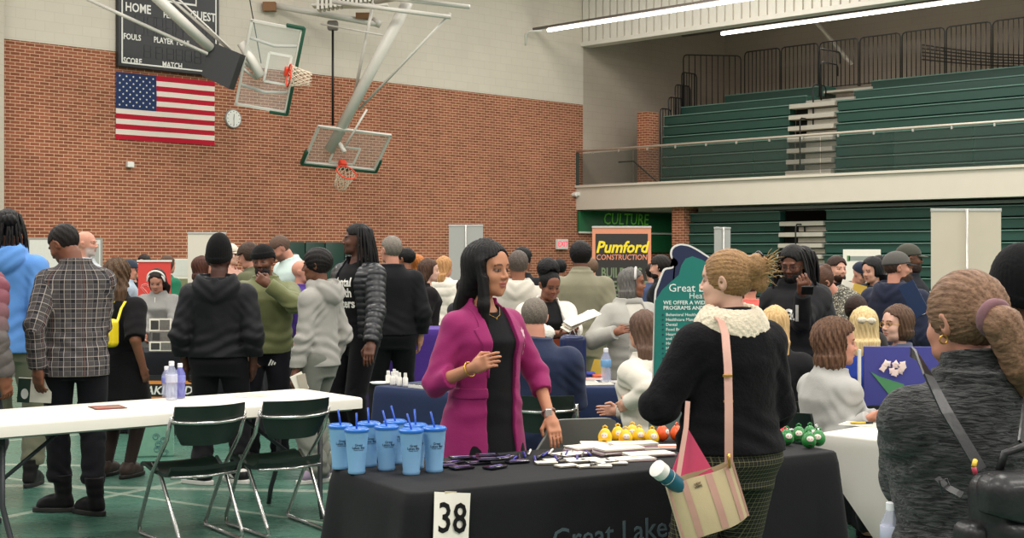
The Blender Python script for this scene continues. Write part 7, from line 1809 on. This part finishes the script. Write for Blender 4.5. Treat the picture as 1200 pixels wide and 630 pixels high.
mb = MB(); mb.tube([g.hp((.094 * math.cos(a), .028, .03 + .096 * math.sin(a))) for a in np.linspace(.0, PI, 14)], .010, 8); mb.build('headband', plain('headband_grey', '#c2bfba', .6), g.root, True)
decal(g, 'printed_sweatshirt', 'Psalm', .085, (0, .33), plain('ink_dark', '#3c3a38', .6), (.0, 1, 0), shear=.3); decal(g, 'printed_sweatshirt', '46:5', .05, (.02, .25), plain('ink_dark', '#3c3a38', .6), (0, 1, 0), shear=.2)
g = PP('seated woman in a cream blouse with long brown hair by the teal banner', 754, 8.15, 365, 50, 28, sex='f', sit=True, skin=W1_, build=1.05, hair=('long', '#46342a', dict(len=.26, c2='#6e5546', n=24)), tops=[('blouse', '#d6d0c2', dict(infl=.034, sleeve=1, hem=-.10, amp=.012, arm_infl=.030))], bottom=('#1b1b1e', dict(infl=.024)), shoes=dict(), L=(736, 472, 7.95), res=.0055, H0=1.66, lean=4)
ribbon('blouse_strap', [g.T((-.075, -.05, .50)), g.T((-.10, -.115, .40)), g.T((-.105, -.13, .30))], .012, .004, BLK, g.root, up=(0, 1, 0))
g = PP('dark bearded man with a black jacket seen past the shaped banner', 773, 13.8, 300, 70, pitch=5, skin=W1_, hair=('short', '#17130f', dict(t=.014)), tops=[('jacket', '#1b1b1f', dict(infl=.035, sleeve=1, collar=.06))]); beard(g, '#1c1411')
g = PP('dark haired person in a blue shirt right beside the Pumford banner', 764, 16.6, 309, 10, skin=W2_, hair=('short', '#14100e', dict(t=.012)), tops=[('shirt', '#44506e', dict(infl=.03, sleeve=.5))])
g = PP('person with brown hair half hidden between the olive quarter-zip and the banner', 690, 16.3, 303, 60, skin=W2_, hair=('short', '#5a4636', dict(t=.012)), tops=[('shirt', '#4a4a4a', dict(infl=.03, sleeve=.5))])
g = PP('dark haired person behind the afro puff near the exit sign', 656, 17.5, 304, 10, skin=D3, hair=('short', BLKH, dict(t=.012)), tops=[('shirt', '#2a2c30', dict(infl=.03, sleeve=.5))])

# 8 right group --------------------------------------------------------------
g = PP('man with long locs and sunglasses in a black hoodie checking his phone', 929, 9.2, 289, 168, 150, pitch=16, skin=D2, build=.98, hair=[('short', BLKH, dict(t=.012))], tops=[('black_hoodie', '#1f1f21', dict(infl=.036, sleeve=1, hem=-.08, hood=1.25, amp=.012, arm_infl=.034))], bottom=('#141417', dict(infl=.024)), shoes=dict(), L=(941, 343, 8.85), pL=(-.2, .2, 1), curlL=.9, poleL=(.15, -.3, -1), shw=.88, res=.0055, face=dict(stub=.9))
tubes_mesh('locs', dread_strands(g, 40, .25, 12, .0095, zr=(0, .07), front=True, spread=.06), HM(BLKH), g.root); glasses(g); beard(g, '#0f0b0a', .15)
decal(g, 'black_hoodie', 'al', .15, (.02, .33), WP, (.0, 1, 0), bold=.02)
ph = empty('phone', (sx(946, 8.72), 8.72, sz(340, 8.72)), R(170), 'dark phone in the hand of the man with sunglasses', 'phone'); MB().box((0, 0, 0), (.075, .15, .009), Matrix.Rotation(R(20), 3, 'X'), bev=.003).build('body', BLK, ph); MB().box((0, 0, .0065), (.068, .14, .001), Matrix.Rotation(R(20), 3, 'X')).build('screen', plain('screen_dark', '#2b2f36', .2), ph)
g = PP('person with locs and a black zip jacket just behind the man with sunglasses', 939, 10.45, 290, 150, 130, skin=D1, build=.9, shw=.85, hair=[('short', BLKH, dict(t=.014))], tops=[('zip_jacket', '#25262a', dict(infl=.036, sleeve=1, hem=-.1, collar=.05))], bottom=('#15151a', {})); tubes_mesh('locs', dread_strands(g, 26, .24, 5, .011, zr=(0, .06), spread=.01), HM(BLKH), g.root)
g = PP('person in a coral red shirt behind the black fleece coat', 879, 11.2, 318, -10, skin=W2_, hair=('short', '#4a3a30', dict(t=.01)), tops=[('coral_shirt', '#dd6b62', dict(infl=.034, sleeve=.5, hem=-.1, arm_infl=.03))])
g = PP('person in a slate blue top at the shoulder of the black fleece coat', 866, 12.6, 322, 10, sex='f', skin=W2_, hair=('bob', '#5d4a3c', dict(len=.12)), tops=[('slate_top', '#3e4763', dict(infl=.034, sleeve=.6))])
g = PP('seated blonde woman in a black jacket, back to the camera', 908, 8.5, 360, -22, -10, sex='f', sit=True, skin=W3_, build=1.12, hair=('long', '#a98452', dict(len=.24, c2='#dfc08c', n=30)), tops=[('black_jacket', '#19191b', dict(infl=.036, sleeve=1, hem=-.12))], H0=1.68)
FLO = bpy.data.materials.new('floral_blouse'); FLO.use_nodes = True; t = NT(FLO); vo = t.new('ShaderNodeTexVoronoi', Scale=42.0); tc = t.new('ShaderNodeTexCoord'); t.k(tc.outputs['Object'], vo.inputs['Vector']); vo2 = t.new('ShaderNodeTexVoronoi', Scale=60.0); t.k(tc.outputs['Object'], vo2.inputs['Vector'])
t.k(t.mix(t.math('LESS_THAN', vo2.outputs['Distance'], .32), t.mix(t.math('LESS_THAN', vo.outputs['Distance'], .38), srgb('#46463e'), srgb('#8f8c78')), srgb('#bdb8a4')), t.b.inputs['Base Color']); t.b.inputs['Roughness'].default_value = .85
g = PP('woman in a floral blouse bending over with a blue folder', 963, 11.0, 317, 100, 105, pitch=40, lean=36, sex='f', skin=W2_, build=1.4, hair=[('up', '#3a261c', dict(t=.012, blobs=(((0, -.10, .06), (.05, .04, .045)),), c2='#5e4030'))], tops=[('floral_blouse', None, dict(mat=FLO, infl=.034, sleeve=.45, hem=-.14, amp=.008, arm_infl=.030))], bottom=('#1b1b20', {}), L=(956, 388, 10.6), Rt=(962, 380, 10.8), curlL=.8, res=.006, poleL=(-.6, -.6, -1))
fo = empty('folder', (sx(951, 10.45), 10.45, sz(373, 10.45)), R(12), 'blue folder held by the woman in the floral blouse', 'folder'); MB().box((0, 0, 0), (.085, .012, .12), Matrix.Rotation(R(12), 3, 'Y')).build('cover', plain('folder_blue', '#1f4a92', .4), fo)
g = PP('dark haired bearded man in a black jumper behind the floral blouse', 981, 12.6, 301, -160, skin=W1_, build=1.15, hair=('curly', '#2c1d15', dict(t=.014)), tops=[('black_jumper', '#161618', dict(infl=.038, sleeve=1, hem=-.1))]); beard(g, '#2a1a13')
decal(g, 'black_jumper', 'S', .11, (.05, .36), WP, (0, 1, 0), bold=.02)
g = PP('person with brown skin and short hair behind the bearded man in black', 963, 15.0, 310, 170, skin=D3, hair=('short', '#17110f', dict(t=.006)), tops=[('shirt', '#2c2c30', dict(infl=.03, sleeve=1))])
g = PP('man in a navy cap and navy jacket bending by the notice board', 1009, 14.5, 309, -150, pitch=28, lean=12, skin=W2_, tops=[('navy_jacket', '#23304c', dict(infl=.036, sleeve=1))]); ballcap(g, '#1a2236')
g = PP('person in a black headscarf holding papers behind the navy hoodie', 1022, 13.0, 303, 150, 120, pitch=10, sex='f', skin=W1_, hair=[('long', '#141416', dict(len=.13, w=.10, t=.022, strand=.001))], tops=[('black_coat', '#17171a', dict(infl=.036, sleeve=1))], Rt=(1003, 341, 12.2))
g = PP('person with deep brown skin right behind the grey cap', 1031, 13.7, 300, -170, skin=D1, hair=('short', BLKH), tops=[('jacket', '#1d1d20', dict(infl=.03, sleeve=1))])
pe = empty('yellow_envelope', (sx(1006, 11.9), 11.9, sz(344, 11.9)), R(10), 'yellow envelope with white papers held up in front of the headscarf', 'papers'); MB().box((0, 0, 0), (.12, .01, .16), Matrix.Rotation(R(15), 3, 'Y')).build('envelope', plain('envelope_yellow', '#d9b450', .6), pe); MB().box((-.07, .01, .075), (.16, .008, .05), Matrix.Rotation(R(20), 3, 'Y')).build('sheet', PAPER, pe)
g = PP('short person with dark brown hair, only the head showing by the yellow envelope', 1003, 9.4, 347, -10, skin=D3, hair=('curly', '#2a1c16', dict(t=.012)), tops=[('jacket', '#2a2522', dict(infl=.03, sleeve=1))])
g = PP('bearded man in a grey cap and navy hoodie with white sleeve stripes', 1052, 10.6, 296, -42, -92, skin=W2_, build=1.2, face=dict(scalp=.6, scalpc='#4a3a30'), hair=[('short', '#3a2c24', dict(t=.004))], tops=[('navy_hoodie', '#1c2237', dict(infl=.042, sleeve=1, hem=-.1, hood=1.2, amp=.012, arm_infl=.034))], bottom=('#1a1b20', {}), res=.0055); ballcap(g, '#55534f', '#1f1f22'); beard(g, '#2b1d16', 1.0)
for k_, (z0, x0) in enumerate(((.33, -.10), (.27, -.09))):
    me = bpy.data.meshes.new('stripe'); me.from_pydata([(-.06, -.008 + .05, 0), (.06, -.03, 0), (.06, -.012, 0), (-.06, .012 + .05, 0)], [], [(0, 1, 2, 3)]); lay(g, 'navy_hoodie', me, (x0 * 1.2, z0), WP, (-.6, -1, 0), .005, 'stripe_print')
me = bpy.data.meshes.new('stripe'); me.from_pydata([(-.09, -.01, 0), (-.03, .015, 0), (.03, .0, 0), (.09, -.06, 0), (.09, -.08, 0), (.03, -.02, 0), (-.03, -.005, 0), (-.09, -.03, 0)], [], [(0, 1, 6, 7), (1, 2, 5, 6), (2, 3, 4, 5)]); lay(g, 'navy_hoodie', me, (.20, .32), WP, (1, -.5, 0), .005, 'stripe_print')
g = PP('tall man in an olive cap and glasses with a navy folder', 1066, 11.7, 287, -120, -98, skin=D2, build=1.15, hair=[('short', BLKH, dict(t=.003))], face=dict(stub=.9), tops=[('black_jacket', '#191b22', dict(infl=.04, sleeve=1, hem=-.1, collar=.05))]); ballcap(g, '#45443b'); glasses(g); beard(g, '#2a1c17', .2)
me = bpy.data.meshes.new('patch'); me.from_pydata([(-.03, -.02, 0), (.03, -.02, 0), (.03, .02, 0), (-.03, .02, 0)], [], [(0, 1, 2, 3)]); lay(g, 'black_jacket', me, (-.02, .37), WP, (0, 1, 0), .006, 'patch_print')
fo = empty('folder', (sx(1071, 10.2), 10.2, sz(350, 10.2)), R(-30), 'navy folder under the arm of the man in the navy hoodie', 'folder'); MB().box((0, 0, 0), (.12, .014, .26), Matrix.Rotation(R(-28), 3, 'Y')).build('cover', plain('folder_navy', '#1d3050', .4), fo)
g = PP('seated blonde woman with a bow in a bright blue top, back to the camera', 1012, 8.7, 361, -14, -5, sex='f', sit=True, skin=W3_, build=1.08, hair=('long', '#b1935f', dict(len=.22, c2='#e6cf9c', n=30)), tops=[('blue_top', '#26409a', dict(infl=.036, sleeve=1, hem=-.12, amp=.012))], H0=1.66)
sdf_obj('hair_bow', lambda P, g=g: np.minimum(ell(P, g.hp((.03, -.12, .04)), (.03, .015, .02)), ell(P, g.hp((-.03, -.12, .045)), (.03, .015, .02))), g.hc - .2, g.hc + .2, .006, SHER, g.root)
g = PP('seated woman with short brown hair and glasses in a slate blazer', 1051, 9.8, 359, 115, 112, sex='f', sit=True, skin=W3_, build=1.1, headscale=1.12, hair=('bob', '#3a2a20', dict(len=.10, c2='#6b4f3c', t=.014)), face=dict(lips='#b8766c'), tops=[('slate_blazer', '#555a6e', dict(infl=.034, sleeve=1, hem=-.12, collar=.03)), ('blouse', '#c9c6c0', dict(infl=.01, sleeve=.2))], H0=1.64, res=.0055); glasses(g, GOLD)
g = PP('seated woman in a light grey sweatshirt with a wavy brown bob, talking', 980, 7.6, 376, -66, -92, sex='f', sit=True, skin=W2_, build=1.12, lean=8, headscale=1.08, hair=('bob', '#3b281f', dict(len=.15, w=.105, t=.022, c2='#7a5a44', strand=.005)), face=dict(lips='#b06a60'), tops=[('sweatshirt', '#a9a8a3', dict(infl=.036, sleeve=1, hem=-.12, amp=.011, arm_infl=.028))], bottom=('#26282e', {}), Rt=(1020, 490, 7.30), L=(1028, 488, 7.5), pR=(0, 0, -1), pL=(0, 0, -1), H0=1.66, res=.005, poleR=(.2, -.2, -1), poleL=(-.2, -.2, -1))
